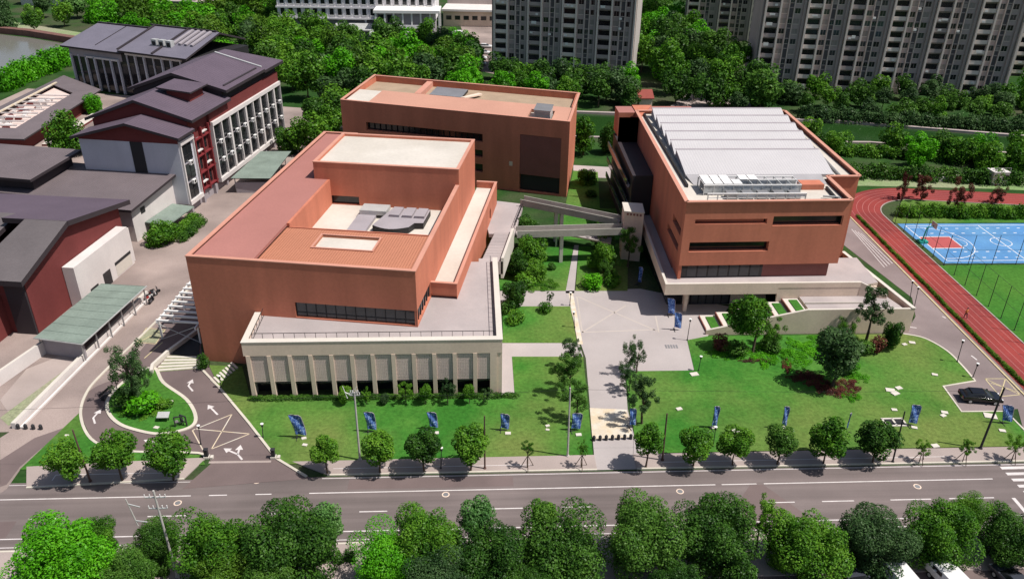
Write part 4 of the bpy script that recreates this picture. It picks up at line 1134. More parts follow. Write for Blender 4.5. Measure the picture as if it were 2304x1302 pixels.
for f in (0, 1): inst('air_conditioner', ac, sb, LA(.1, 2.4, 5.4 + f * 3.7), UAA)
b = MB(OA, UAA)
for f in range(4): b.box(-.4, .1, 5.2, 12.2, 2.5 + f * 3.3, 2.75 + f * 3.3, 'red_frame'); b.box(-.3, .2, 6 + f % 2 * 2.6, 8 + f % 2 * 2.6, 4.0 + f * 3.1, 4.2 + f * 3.1, 'white_wall')
for y in (5.6, 8.4, 11.4): b.box(-.4, .15, y, y + .35, 2.0, 14.4, 'red_frame')
b.build('stair_grille', sb)
for y in (7.0, 9.8):
    for f in range(3):
        inst('window', wn, sb, LA(-.45, y - .9, 3.0 + f * 3.5), UAA, (1, .55, .8))
sc_ = MB().box(-.3, .3, -.3, .3, 0, 2.0, 'mauve_wall').mesh('column')
for k in range(10): inst('column', sc_, sb, LA(-.3, .9 + k * 5, 0), UAA)

UW = R(-25.9)
OW = (-116.0, 241.2, 0)
wg = thing('school_wing', 'slate-roofed wing with dark glazed front and tall white fins near the river', 'building', OW)
b = MB(OW, UW); b.box(0, 46, 0, 22, 0, 12.4, 'frame_dark'); b.box(0, 20, -.15, 0, 9.4, 12.0, 'mauve_wall'); b.build('wall', wg)
b = MB(OW, UW)
b.slab([(-2, -1.2, 12.2), (21.4, -1.2, 12.2), (21.4, 13.5, 16.2), (-2, 13.5, 16.2)], .5, 'fascia', 'roof_w'); b.slab([(-2, 13.5, 16.2), (21.4, 13.5, 16.2), (21.4, 26, 12.6), (-2, 26, 12.6)], .5, 'fascia', 'roof_w'); b.build('roof', wg)
b = MB(OW, UW)
b.slab([(20.6, -1.6, 12.9), (45, -1.6, 12.9), (44, 13.5, 17.2), (20.6, 13.5, 17.2)], .5, 'fascia', 'roof_w'); b.slab([(20.6, 13.5, 17.2), (44, 13.5, 17.2), (42, 26, 13.4), (20.6, 26, 13.4)], .5, 'fascia', 'roof_w'); b.build('roof', wg)
b = MB(OW, UW)
for x in (20.6, 33): b.slab([(x - .35, -1.4, 13.3), (x + .35, -1.4, 13.3), (x + .35, 13.5, 17.5), (x - .35, 13.5, 17.5)], .3, 'fascia')
b.slab([(9.5, 1, 12.95), (9.7, 1, 12.95), (9.7, 13, 16.2), (9.5, 13, 16.2)], .1, 'fascia')
for x in (0, 21): b.slab([(x - 2, 13.2, 16.5 + (x > 0)), (x + 22, 13.2, 16.5 + (x > 0)), (x + 22, 13.9, 16.5 + (x > 0)), (x - 2, 13.9, 16.5 + (x > 0))], .3, 'fascia')
b.build('ridge_cap', wg)
fin = MB().box(-.22, .22, -.6, .3, 0, 9.8, 'blue_wall').mesh('fin')
fin2 = MB().box(-.12, .12, -.4, .2, 0, 9.8, 'blue_wall').mesh('fin')
gw = MB().box(.3, 2.9, -.06, .0, 0, 9.2, 'glass').mesh('window')
for k, x in enumerate((.6, 3.4, 6.4, 9.6, 12.6, 15.8, 18.8, 22.2, 25.4, 28.6, 31.8, 35.0, 38.2, 41.4)):
    inst('fin', fin if k % 3 != 1 else fin2, wg, (x * math.cos(UW), x * math.sin(UW), .2 if k < 7 else 2.0), UW)
    inst('window', gw, wg, (x * math.cos(UW), x * math.sin(UW), .3), UW)
b = MB(OW, UW); b.box(6.2, 19.0, -.6, .1, 9.4, 9.9, 'white_wall'); b.box(22, 42, -.6, .1, 11.6, 12.1, 'white_wall'); b.build('window_frame', wg)
vt = MB(); vt.box(-.9, .9, -.7, .7, 0, 1.9, 'galv'); vt.box(-.6, .6, -.72, -.7, .3, 1.4, 'frame_dark'); vt = vt.mesh('roof_vent')
for k in range(3):
    x, y = 30.0 + k * 2.6, 3.5
    inst('roof_vent', vt, wg, (x * math.cos(UW) - y * math.sin(UW), x * math.sin(UW) + y * math.cos(UW), 14.0), UW)
sl = MB().slab([(0, 0, 0), (.9, 0, 0), (.9, 8, 2.3), (0, 8, 2.3)], .4, 'mauve_wall').mesh('roof_duct')
for k in range(4):
    x, y = 35.0 + k * 2.1, 4.5
    inst('roof_duct', sl, wg, (x * math.cos(UW) - y * math.sin(UW), x * math.sin(UW) + y * math.cos(UW), 15.2), UW)

# dining hall (B): low, taupe sheet roof
UBB = R(-12.6)
OBB = (-59.5, 131.6, 0)
bb = thing('dining_hall', 'low hall with broad taupe metal roof, white gable end and one small dark window', 'building', OBB)
b = MB(OBB, UBB)
b.box(-45, 0, 0, 14.3, 0, 6.2, 'white_wall'); b.box(-8, -.02, -.05, 0, 2.9, 6.2, 'mauve_wall'); b.box(-5.2, -1.2, -.07, -.04, 0, 2.9, 'frame_dark'); b.box(-45, -8, -.05, 0, 0, 6.2, 'mauve_wall')
b.hexa([(-45, 0, 6.2), (0, 0, 6.2), (0, 14.3, 6.2), (-45, 14.3, 6.2)], [(-45, 0, 6.3), (0, 0, 6.3), (0, 14.3, 7.6), (-45, 14.3, 7.6)], 'white_wall')
b.build('wall', bb)
b = MB(OBB, UBB); b.slab([(-46, -1.2, 6.6), (1.0, -1.2, 6.6), (1.0, 15, 8.1), (-46, 15, 8.1)], .45, 'fascia', 'roof_b'); b.build('roof', bb)
b = MB(OBB, UBB); b.box(-40, -20.5, 3, 14, 7.2, 9.4, 'fascia'); b.slab([(-41, 1.5, 9.6), (-19.5, 1.5, 9.6), (-18.8, 15, 10.8), (-41, 15, 10.8)], .5, 'fascia', 'roof_b'); b.build('upper_roof', bb)
b = MB(OBB, UBB); b.bar((-46, .6, 6.95), (-1.5, .6, 6.95), .16, .16, 'fascia'); b.build('gutter', bb)
b = MB(OBB, UBB); b.box(0, .06, 2.6, 3.9, 4.3, 5.4, 'frame_dark'); b.build('window', bb)
b = MB(OBB, UBB); b.slab([(.1, 3, 2.6), (4.5, 3, 2.4), (4.5, 12, 2.4), (.1, 12, 2.6)], .2, 'canopy'); b.build('canopy', bb)

# sports hall (C): maroon gable with grey roof and white annex
oc = (-62.0, 100.5, 0)
UC = math.atan2(24.5, 3.4) - math.pi / 2          # y axis of the hall follows its gable wall
hc = thing('maroon_hall', 'maroon-walled hall with a bent grey metal roof beside the green canopy', 'building', oc)
b = MB(oc, UC)
b.box(-26, 0, 0, 25, 0, 8.5, 'red_wall')
b.face([(0, 0, 8.5), (0, 25, 8.5), (0, 25, 9.3), (0, 10.5, 12.4), (0, 0, 9.6)], 'red_wall'); b.box(-26, -.3, .02, .3, 8.5, 9.6, 'red_wall')
b.box(-27, -4, -7, .02, 0, 6.0, 'red_wall'); b.box(-3, -.1, -.3, 0, 0, 9.4, 'fascia')
b.build('wall', hc)
b = MB(oc, UC); b.slab([(-7.0, -1.8, 9.3), (1.1, -1.8, 9.3), (1.1, 10.5, 13.0), (-5.4, 10.5, 13.0)], .8, 'fascia', 'roof_c'); b.build('roof', hc)
b = MB(oc, UC); b.slab([(-9.0, 10.4, 13.0), (1.1, 10.4, 13.0), (1.1, 27, 9.8), (-9.0, 27, 9.8)], .8, 'fascia', 'roof_a'); b.build('roof', hc)
b = MB(oc, UC); b.slab([(-27, 3, 10.2), (-9.0, 3, 10.2), (-9.0, 14, 12.2), (-27, 14, 12.2)], .7, 'fascia', 'roof_c'); b.slab([(-27, 14, 12.2), (-9.0, 14, 12.2), (-9.0, 27, 9.8), (-27, 27, 9.8)], .7, 'fascia', 'roof_a'); b.build('roof', hc)
b = MB(oc, UC); b.box(-9.05, -7, -1, 10, 8.5, 9.6, 'red_wall'); b.box(0, .05, .5, 2.2, 8.8, 9.2, 'frame_dark'); b.build('clerestory', hc)
an = thing('white_annex', 'white rendered annex with dark doorway against the maroon hall', 'building', (-60, 109, 0))
b = MB((-60.8, 108.4, 0), UC); b.box(0, 1.8, 0, 15.2, 0, 6.6, 'white_wall'); b.box(0, 1.4, 15.2, 16.2, 0, 6.0, 'white_wall'); b.build('wall', an)
b = MB((-60.8, 108.4, 0), UC); b.box(1.78, 1.84, 6.2, 8.3, 0, 2.4, 'glass'); b.build('door', an)
b = MB((-60.8, 108.4, 0), UC); b.box(1.78, 1.85, 2.5, 4.6, 1.3, 1.7, 'frame_dark'); b.build('window', an)
b = MB((-60.8, 108.4, 0), UC); b.box(1.78, 1.85, 9.8, 14.6, 2.1, 2.6, 'frame_dark'); b.box(1.78, 1.84, 9.9, 14.5, .2, 2.1, 'stone_white'); b.build('shutter', an)

# green canopy with its open end, low yard walls
gc = thing('green_canopy', 'long flat grey-green canopy roof beside the lane wall', 'canopy', (-55, 100, 0))
b = MB(); b.slab([(-59.2, 94.4, 3.0), (-52.1, 92.6, 3.0), (-49.5, 109.0, 3.0), (-56.6, 109.9, 3.0)], .14, 'frame_dark', 'canopy'); b.build('roof', gc)
ps = MB().box(-.08, .08, -.08, .08, 0, 2.86, 'steel').mesh('post')
for k in range(6):
    t = k / 5
    inst('post', ps, gc, (-52.4 + 2.6 * t + 55, 93 + 15.6 * t - 100, 0)); inst('post', ps, gc, (-58.8 + 2.5 * t + 55, 94.9 + 14.6 * t - 100, 0))
b = MB()
for k in range(9): b.bar((-59.1 + .32 * k, 94.5 + 1.93 * k, 3.02), (-52.2 + .33 * k, 92.8 + 2.02 * k, 3.02), .06, .05, 'canopy')
b.build('roof_rib', gc)
b = MB(); b.bar((-52.0, 92.5, 3.05), (-49.4, 109.0, 3.05), .14, .12, 'galv'); b.bar((-59.2, 94.35, 3.0), (-52.0, 92.5, 3.0), .1, .14, 'galv'); b.build('gutter', gc)
b = MB(); b.slab([(-58.8, 95.2, 2.6), (-52.6, 93.6, 2.6), (-52.5, 93.8, 2.6), (-58.7, 95.4, 2.6)], 2.6, 'mauve_wall'); b.build('end_wall', gc)
lw = thing('lane_wall', 'long low pale wall between the lane and the green canopy', 'wall', (-53, 95, 0))
b = MB(); b.slab([(-55.0, 78.6, .85), (-54.5, 78.6, .85), (-50.6, 111.6, .85), (-51.1, 111.6, .85)], .85, 'white_wall', 'stone_white'); b.build('wall', lw)
b = MB(); b.strip([(-54.0, 78.6), (-50.1, 111.4)], .35, .0, 'white_wall', .25); b.build('footing', lw)
yw = thing('yard_wall', 'short pale yard wall in front of the canopy end', 'wall', (-60, 91, 0))
b = MB(); b.slab([(-62.5, 83.5, 1.9), (-62.1, 83.4, 1.9), (-58.6, 95.2, 1.9), (-59.0, 95.3, 1.9)], 1.9, 'white_wall', 'stone_white'); b.build('wall', yw)
sheet('yard_patch', P2((0, 900), (60, 830), (150, 795), (235, 735), (330, 668), (40, 958)), 0.032, 'pave')
sheet('yard_patch', P2((0, 940), (80, 880), (170, 815), (185, 812), (85, 890), (20, 958)), 0.04, 'scrub_pale')
c2 = thing('green_canopy', 'small grey-green canopy beside the white-framed school block', 'canopy', (-44.5, 162, 0))
b = MB(); b.slab([(-48.9, 155.0, 3.3), (-41.0, 154.8, 3.3), (-40.2, 172, 3.3), (-46.8, 172, 3.3)], .15, 'frame_dark', 'canopy'); b.build('roof', c2)
for k in range(4): inst('post', ps, c2, (-41.4 + 44.5, 155.5 + k * 5 - 162, 0), 0, (1, 1, 1.1)); inst('post', ps, c2, (-48.3 + 44.5 + k * .5, 155.5 + k * 5 - 162, 0), 0, (1, 1, 1.1))
b = MB(); b.box(-48.2, -41.4, 155.3, 155.5, 0, 2.3, 'mauve_wall'); b.build('end_wall', c2)

# courtyard building with open pergola roof at the far left (D)
dz = 4.2
q = [ground_at(x, y, dz) for x, y in ((-40, 310), (5, 305), (212, 205), (152, 172), (-40, 262))]
dcx, dcy = q[1].x, q[1].y
pg = thing('pergola_house', 'dark flat-roofed house whose roof opens over white rafters', 'building', (-105, 200, 0))
cor = [Vector((-101.3, 179.5)), Vector((-101.6, 223)), Vector((-118.5, 240)), Vector((-126, 205)), Vector((-118, 181))]
b = MB(); b.prism([(-103, 181.5), (-103, 221), (-117, 235), (-119, 183)], 0, 3.6, 'red_wall'); b.build('wall', pg)
inn = [(-105.6, 185.5), (-106.4, 217.5), (-115.2, 226), (-115.8, 186.5)]
outr = [(-100.8, 179), (-101.6, 223.5), (-118.8, 240), (-120.5, 181)]
b = MB()
for i in range(4):
    j = (i + 1) % 4
    b.slab([outr[i] + (3.9,), outr[j] + (3.9,), inn[j] + (4.5,), inn[i] + (4.5,)], .35, 'fascia', 'roof_b')
b.build('roof', pg)
b = MB(); b.prism(inn, 3.6, 3.7, 'frame_dark', 'screen'); b.build('roof_well', pg)
rf_ = MB().box(0, 9.0, -.12, .12, 0, .3, 'white_wall').mesh('rafter')
for k in range(9):
    inst('rafter', rf_, pg, (-115.4 + 105, 188.2 + k * 3.4 - 200, 4.3), R(-3))
b = MB()
for k in range(60):
    x, y = -114.8 + rnd.random() * 5, 186.5 + rnd.random() * 26
    b.box(x, x + .6 + rnd.random(), y, y + .5 + rnd.random() * .8, 3.71, 4.1 + rnd.random() * .2, 'white_wall' if k % 4 else 'red_wall')
tag(b.build('roof_rubble', pg), kind='stuff')
b = MB(); b.bar((-115.9, 186, 4.7), (-115.3, 228, 4.7), .5, .3, 'cream'); b.build('edge_beam', pg)
b = MB(); b.slab([(-101, 186, .5), (-98.4, 186, .5), (-97.5, 215, .5), (-100, 215, .5)], .5, 'red_wall', 'stone_white'); b.build('plinth', pg)

# ramp pergola and striped ramp beside the hall
rpg = thing('ramp_pergola', 'white slatted pergola over the basement ramp at the orange hall', 'pergola', (-42, 98, 0))
b = MB(); b.bar((-44.4, 98.4, 2.8), (-43.4, 111.5, 2.8), .2, .3, 'white'); b.bar((-38.6, 96.6, 2.8), (-37.6, 111.5, 2.8), .2, .3, 'white'); b.build('beam', rpg)
sl_ = MB().box(0, 6.4, -.13, .13, 0, .25, 'white').mesh('slat')
for k in range(10): inst('slat', sl_, rpg, (-44.5 + .11 * k + 42, 98.6 + k * 1.35 - 98, 2.97), R(-8))
po = MB().box(-.12, .12, -.12, .12, 0, 2.8, 'white').mesh('post')
for k in range(4): inst('post', po, rpg, (-44.3 + .33 * k + 42, 98.9 + k * 4 - 98, 0)); inst('post', po, rpg, (-38.5 + .25 * k + 42, 97.4 + k * 4 - 98, 0))
b = MB(); b.bar((-44.3, 98.4, .1), (-38.7, 97.4, 2.7), .08, .08, 'galv'); b.bar((-44.2, 98.4, 2.6), (-38.7, 97.4, .2), .08, .08, 'galv'); b.build('brace', rpg)
rmp = thing('basement_ramp', 'pale green striped ramp under the pergola, between low kerb walls', 'ramp', (-41, 94, 0))
RP = P2((346, 838), (446, 830), (442, 802), (380, 800))
b = MB(); b.prism(RP, 0, .1, 'scrub_pale', 'scrub_pale'); b.build('bed', rmp)
b = MB()
for k in range(5):
    t = (k + .5) / 5
    p0 = Vector(RP[0]).lerp(Vector(RP[3]), t); p1 = Vector(RP[1]).lerp(Vector(RP[2]), t)
    b.strip([tuple(p0), tuple(p1)], .38, .1, 'stone_white', .03)
b.build('stripe', rmp)
b = MB(); b.strip(P2((342, 842), (345, 828), (378, 798), (455, 742)), .4, 0, 'stone_white', .7); b.build('side_wall', rmp)
b = MB(); b.prism(P2((384, 800), (448, 800), (452, 745), (420, 755)), 0, .12, 'frame_dark'); b.build('portal', rmp)
fs = thing('garden_steps', 'short flight of pale steps on the lawn left of the podium', 'steps', tuple(P2((500, 843))[0]) + (0,))
for k in range(8):
    p = P2((482 + k * 6.5, 861 - k * 5.2))[0]
    b = MB((p[0], p[1], 0), R(40)); b.box(-.15, .15, -.85, .85, 0, .13 + k * .02, 'stone_white'); b.build('step', fs)

# ================================================================ TOWERS AND FAR BUILDINGS
def far_window(pane='glass'):
    b = MB(); b.box(0, 1.5, -.03, .05, 0, 1.6, pane); b.box(-.08, 1.58, -.1, .0, -.12, 0, 'tower_light'); b.box(.72, .78, -.06, 0, 0, 1.6, 'tower')
    return b.mesh('window')


def far_balcony(wd, mat):
    b = MB(); b.box(0, wd, -.9, 0, -.25, .0, mat); b.box(0, wd, -.9, -.78, 0, .85, mat); b.box(.1, wd - .1, -.02, .04, 0, 2.4, 'glass'); b.box(wd / 2 - .05, wd / 2 + .05, -.06, 0, 0, 2.4, 'frame_dark')
    return b.mesh('balcony')


FWS = [far_window(), far_window(), far_window('glass_mid'), far_window('curtain')]
FB, FB2 = far_balcony(3.6, 'tower'), far_balcony(3.6, 'tower_light')
FAC = MB().box(0, .8, -.45, -.05, 0, .6, 'white').mesh('air_conditioner')
FCL = MB().box(0, 1.5, -1.1, -1.05, 0, .8, 'white').mesh('hung_washing')


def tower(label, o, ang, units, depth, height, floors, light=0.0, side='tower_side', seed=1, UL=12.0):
    rr_ = random.Random(seed)
    Wd = units * UL + 1.2
    t = thing('apartment_tower', label, 'tower', o, group=None)
    ca, sa = math.cos(ang), math.sin(ang)
    Q = lambda x, y, z: (x * ca - y * sa, x * sa + y * ca, z)
    b = MB(o, ang)
    b.box(0, Wd, 0, depth, 0, height, 'tower')
    for k in range(units):
        x = k * UL
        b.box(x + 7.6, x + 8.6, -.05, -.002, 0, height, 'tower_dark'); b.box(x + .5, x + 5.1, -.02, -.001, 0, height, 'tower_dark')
    b.build('wall', t)
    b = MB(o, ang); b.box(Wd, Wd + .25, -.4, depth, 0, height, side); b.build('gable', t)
    b = MB(o, ang); b.box(-.25, 0, -.4, depth, 0, height, 'tower'); b.build('gable', t)
    pil = MB().box(0, .5, -1.2, .0, 0, height, 'tower_light').mesh('pilaster')
    pil2 = MB().box(0, .16, -.35, .0, 0, height, 'tower_light').mesh('downpipe')
    pil3 = MB().box(0, .7, -.5, .0, 0, height, 'tower').mesh('pilaster')
    for k in range(units):
        x = k * UL
        for dx in (.4, 4.6): inst('pilaster', pil, t, Q(x + dx, 0, 0), ang)
        for dx in (7.2, 8.75): inst('downpipe', pil2, t, Q(x + dx, 0, 0), ang)
        inst('pilaster', pil3, t, Q(x + UL - .6, 0, 0), ang)
    inst('pilaster', pil, t, Q(Wd - .5, 0, 0), ang)
    for f in range(floors):
        z = 1.2 + f * 2.9
        for k in range(units):
            x = k * UL
            inst('balcony', FB2 if (k + seed) % 2 == 0 else FB, t, Q(x + .95, 0, z), ang)
            for dx in (5.4, 9.2): inst('window', rr_.choice(FWS), t, Q(x + dx, 0, z + .7), ang)
            if f % 2 == 0 or units < 4: inst('window', rr_.choice(FWS), t, Q(x + 7.55, -.08, z + .8), ang, (.7, 1, .7))
            if rr_.random() < .3: inst('air_conditioner', FAC, t, Q(x + rr_.choice((1.4, 3.0, 7.2)), -.5, z - .1), ang)
            if rr_.random() < .2: inst('hung_washing', FCL, t, Q(x + 1.3 + rr_.random(), 0, z + .2), ang, (rr_.uniform(.5, 1.2), 1, rr_.uniform(.6, 1.2)))
    b = MB(o, ang)
    for f in range(floors + 1): b.box(0.01, Wd - .01, -.14, -.06, .5 + f * 2.9, .75 + f * 2.9, 'tower')
    b.build('floor_band', t)
    b = MB(o, ang); b.box(-.5, Wd + .5, -1, depth + .3, height, height + 1, 'tower_light'); b.build('roof', t)
    return t


tower('brown-grey apartment tower right behind the back hall, lit pale gable on its right', (6.5, 263.0, 0), R(-17), 4, 14, 62, 13, seed=2, UL=10.9)
tower('widest brown apartment tower, over the canal at the upper right', (85.2, 242.0, 0), R(-8.7), 6, 15, 62, 12, seed=3)
tower('apartment tower half hidden behind trees between the two big towers', (82.9, 322.0, 0), R(-14), 3, 14, 62, 11, seed=4)
tower('apartment tower cut by the right picture edge behind the widest tower', (165.0, 262.0, 0), R(-8.7), 2, 15, 62, 12, seed=5)

# white office block with arcade wing
OO, UO = (-74.0, 322.0, 0), R(-3)
ob = thing('office_block', 'white office block with rows of dark windows beyond the trees', 'building', OO)
b = MB(OO, UO); b.box(0, 60, 0, 16, 6.5, 34, 'white_far'); b.box(1, 59, 1, 15, 0, 6.5, 'mauve_wall'); b.build('wall', ob)
ow = MB(); ow.box(0, 1.5, -.05, .02, 0, 2.5, 'glass'); ow.box(-.15, 1.65, -.3, 0, -.25, 0, 'white'); ow = ow.mesh('window')
for f in range(4):
    for k in range(19): inst('window', ow, ob, (1.2 + k * 3.1, -.02 - .055 * (1.2 + k * 3.1), 8.0 + f * 4.0), UO)
b = MB(OO, UO)
for f in range(5): b.box(-.4, 60.4, -.6, -.02, 6.5 + f * 4.0, 7.1 + f * 4.0, 'white_far')
for k in range(20): b.box(.1 + k * 3.1, .5 + k * 3.1, -.35, -.02, 7.1, 26.5, 'white_far')
b.build('facade_band', ob)
b = MB(OO, UO)
for k in range(7): b.box(1 + k * 8, 1.7 + k * 8, -.2, .6, 0, 6.5, 'white_far')
b.build('column', ob)
OP = (-36.0, 309.5, 0)
pa = thing('portico', 'white arcade with a flat pale roof in front of the office block', 'building', OP)
b = MB(OP, R(-1)); b.box(0, 21, 0, 11, 5.2, 6.4, 'white_far'); b.box(-.4, 24, -.4, 11.4, 10.6, 11.6, 'white'); b.box(.2, 20.8, 1.0, 10.8, 6.4, 10.6, 'mauve_wall'); b.box(0, 20.6, .6, 10, 0, 5.2, 'mauve_wall'); b.build('wall', pa)
aw = MB().box(0, 2.0, -.05, .02, 0, 2.9, 'glass').mesh('window')
for k in range(6): inst('window', aw, pa, (1.2 + k * 3.3, .94, 7.0))
pc = MB().box(-.3, .3, -.3, .3, 0, 10.6, 'white').mesh('column')
for x, y in ((0, 0), (3.3, 0), (6.6, 0), (9.9, 0), (13.2, 0), (16.5, 0), (20, 0), (23.3, 0), (23.3, 10)):
    inst('column', pc, pa, (x + .4, y + .1, 0) if x > 19 else (x + .4, y + .1, 6.3), 0, None if x > 19 else (1, 1, .4))
b = MB(OP, R(-1)); b.slab([(-16, -1, 4.6), (0, -1, 4.6), (0, 9, 5.4), (-16, 9, 5.4)], .4, 'mauve_wall', 'galv'); b.slab([(-2, -4, 3.8), (19, -4, 3.8), (19, 0, 4.6), (-2, 0, 4.6)], .4, 'white_far', 'galv'); b.build('lower_roof', pa)
b = MB(OP, R(-1)); b.box(-15.6, -.2, 0, 8, 0, 4.4, 'mauve_wall'); b.build('lower_wall', pa)
OL = (-12, 345, 0)
lo = thing('low_block', 'low pink-grey block with a thin white roof edge right of the white arcade', 'building', OL)
b = MB(OL, R(-6)); b.box(0, 30, 0, 14, 0, 6, 'stone'); b.box(-.5, 31, -1, 15, 6, 6.8, 'white_wall'); b.box(0, 30, 14, 30, 0, 14, 'tower'); b.build('wall', lo)
lwn = MB().box(0, 2.2, -.08, 0, 0, 1.6, 'glass').mesh('window')
for k in range(8): inst('window', lwn, lo, ((1.2 + k * 3.6) * math.cos(R(-6)), (1.2 + k * 3.6) * math.sin(R(-6)), 2.6), R(-6))
# houses across the river
OV = (-205, 392, 0)
rh = thing('villa', 'pale villa with a red tiled roof across the river', 'house', OV)
b = MB(OV, R(-8)); b.box(0, 24, 0, 12, 0, 6, 'white_wall'); b.build('wall', rh)
b = MB(OV, R(-8)); b.slab([(-1, -1, 6), (25, -1, 6), (25, 6, 10), (-1, 6, 10)], .4, 'red_roof'); b.slab([(-1, 6, 10), (25, 6, 10), (25, 13, 6), (-1, 13, 6)], .4, 'red_roof'); b.build('roof', rh)
b = MB(OV, R(-8)); b.face([(24, 0, 6), (24, 12, 6), (24, 6, 9.7)], 'white_wall'); b.build('gable', rh)
vw = MB().box(0, 1.6, -.08, 0, 0, 1.5, 'glass').mesh('window')
for k in range(5): inst('window', vw, rh, ((2 + k * 4.4) * math.cos(R(-8)), (2 + k * 4.4) * math.sin(R(-8)), 2.5), R(-8))
OZ = (-131, 372, 0)
gh = thing('terraced_house', 'grey stacked house with balconies and a dark doorway across the river', 'house', OZ)
b = MB(OZ, R(-10)); b.box(0, 16, 0, 10, 0, 5, 'mauve_wall'); b.box(2, 13, 1, 10, 5, 10, 'mauve_wall'); b.build('wall', gh)
b = MB(OZ, R(-10)); b.box(-.6, 17, -1.4, 10, 5, 5.5, 'tower_light'); b.box(1.4, 14, -.4, 10.5, 10, 10.6, 'tower_light'); b.build('roof', gh)
b = MB(OZ, R(-10)); b.box(9, 12, -.1, 0, 0, 3.4, 'glass'); b.build('door', gh)
b = MB(OZ, R(-10)); b.box(3, 12, .8, 1.0, 5.6, 8.8, 'glass'); b.build('window', gh)
bx = thing('utility_shed', 'small white equipment shed with a railing beside the running track', 'shed', (112.5, 160, 0))
b = MB(); b.box(111.4, 114.8, 158, 160.6, 0, 2.8, 'tower_light'); b.build('wall', bx)
b = MB(); b.box(111.3, 114.9, 157.9, 160.7, 2.8, 3.0, 'white_wall'); b.build('roof', bx)
b = MB(); b.bar((111.4, 158, 3.9), (114.8, 158, 3.9), .06, .06, 'galv')
for x in (111.4, 113.1, 114.8): b.bar((x, 158, 3.0), (x, 158, 3.9), .06, .06, 'galv')
b.build('railing', bx)
b = MB(); b.box(113.6, 114.8, 157.94, 158.0, 1.2, 2.3, 'glass'); b.build('window', bx)
lw2 = thing('low_wall', 'low white wall left of the equipment shed by the track', 'wall', (106, 161, 0))
b = MB(); b.box(100, 111, 160.6, 161, 0, 1.0, 'white_wall'); b.build('wall', lw2)
rk = thing('red_kiosk', 'small red roofed kiosk behind the left rear corner of the east hall', 'kiosk', (43, 212, 0))
O_ = ground_at(1452, 243)
rk.location = (O_.x, O_.y, 0)
b = MB((O_.x, O_.y, 0)); b.box(-1.8, 1.8, 0, 3, 0, 2.8, 'stone'); b.build('wall', rk)
b = MB((O_.x, O_.y, 0)); b.slab([(-2.2, -.4, 2.8), (2.2, -.4, 2.8), (2.2, 3.4, 4.4), (-2.2, 3.4, 4.4)], .25, 'red_roof'); b.build('roof', rk)

# ================================================================ TREES AND SHRUBS
def leaf_mesh(name, seed, lobes, n, size, squash=1.0, spread=0.62, lobe_r=(0.34, 0.5), flat=0.0, shell=0.72, top=0.0):
    """unit crown: many leaf blades scattered through overlapping lobes, leaving gaps between them"""
    g_ = np.random.default_rng(seed)
    c = g_.normal(size=(lobes, 3)); c /= np.linalg.norm(c, axis=1)[:, None]
    c *= (g_.random(lobes) ** 0.5)[:, None] * spread
    c[:, 2] = c[:, 2] * squash + top * (np.abs(c[:, 2]))
    rad = g_.uniform(lobe_r[0], lobe_r[1], lobes)
    k = g_.choice(lobes, n, p=rad ** 2 / (rad ** 2).sum())
    d = g_.normal(size=(n, 3)); d /= np.linalg.norm(d, axis=1)[:, None]
    rr_ = rad[k] * (shell + (1.04 - shell) * g_.random(n) ** 0.6)
    pos = c[k] + d * rr_[:, None] * np.array([1, 1, 0.85])
    nrm = d * 0.9 + g_.normal(size=(n, 3)) * 0.55 + np.array([0, 0, 0.35 + flat])
    nrm /= np.linalg.norm(nrm, axis=1)[:, None]
    a = np.cross(nrm, g_.normal(size=(n, 3))); a /= np.linalg.norm(a, axis=1)[:, None]
    b_ = np.cross(nrm, a)
    s = size * g_.uniform(0.65, 1.3, n)[:, None]
    rad_ = np.percentile(np.hypot(pos[:, 0], pos[:, 1]), 95)
    if squash > .3: pos = (pos - np.array([0, 0, np.median(pos[:, 2])])) / np.array([rad_, rad_, np.percentile(np.abs(pos[:, 2]), 95)])
    else: pos[:, :2] /= rad_
    v = np.empty((n, 4, 3))
    v[:, 0] = pos - a * s * .9; v[:, 1] = pos - b_ * s * .5 + a * s * .1; v[:, 2] = pos + a * s * .9 - nrm * s * .15; v[:, 3] = pos + b_ * s * .5 + a * s * .1
    me = bpy.data.meshes.new(name)
    me.vertices.add(4 * n); me.loops.add(4 * n); me.polygons.add(n)
    me.vertices.foreach_set('co', v.reshape(-1))
    me.loops.foreach_set('vertex_index', np.arange(4 * n, dtype=np.int32))
    me.polygons.foreach_set('loop_start', np.arange(0, 4 * n, 4, dtype=np.int32))
    me.polygons.foreach_set('loop_total', np.full(n, 4, dtype=np.int32))
    me.materials.append(M['leaf_mid'])
    me.update(calc_edges=True)
    return me


CROWN = dict(
    big=[leaf_mesh('crown_big', 10 + i, 60, 38000, 0.037, 0.92, 0.74, (0.18, 0.36)) for i in range(4)],
    street=[leaf_mesh('crown_street', 20 + i, 24, 7000, 0.085, 0.8, 0.66, (0.24, 0.4)) for i in range(4)],
    open=[leaf_mesh('crown_open', 30 + i, 34, 5200, 0.05, 1.0, 0.95, (0.13, 0.24), shell=.3) for i in range(4)],
    far=[leaf_mesh('crown_far', 40 + i, 18, 3000, 0.105, 0.85, 0.74, (0.22, 0.46)) for i in range(6)],
    shrub=[leaf_mesh('crown_shrub', 50 + i, 9, 1100, 0.14, 0.6, 0.6, (0.3, 0.48)) for i in range(3)],
    cover=[leaf_mesh('crown_cover', 60 + i, 40, 3600, 0.045, 0.12, 0.85, (0.1, 0.2), flat=.8) for i in range(2)],
    weep=[leaf_mesh('crown_weep', 70, 18, 2600, 0.11, 1.1, 0.6, (0.25, 0.42))],
)


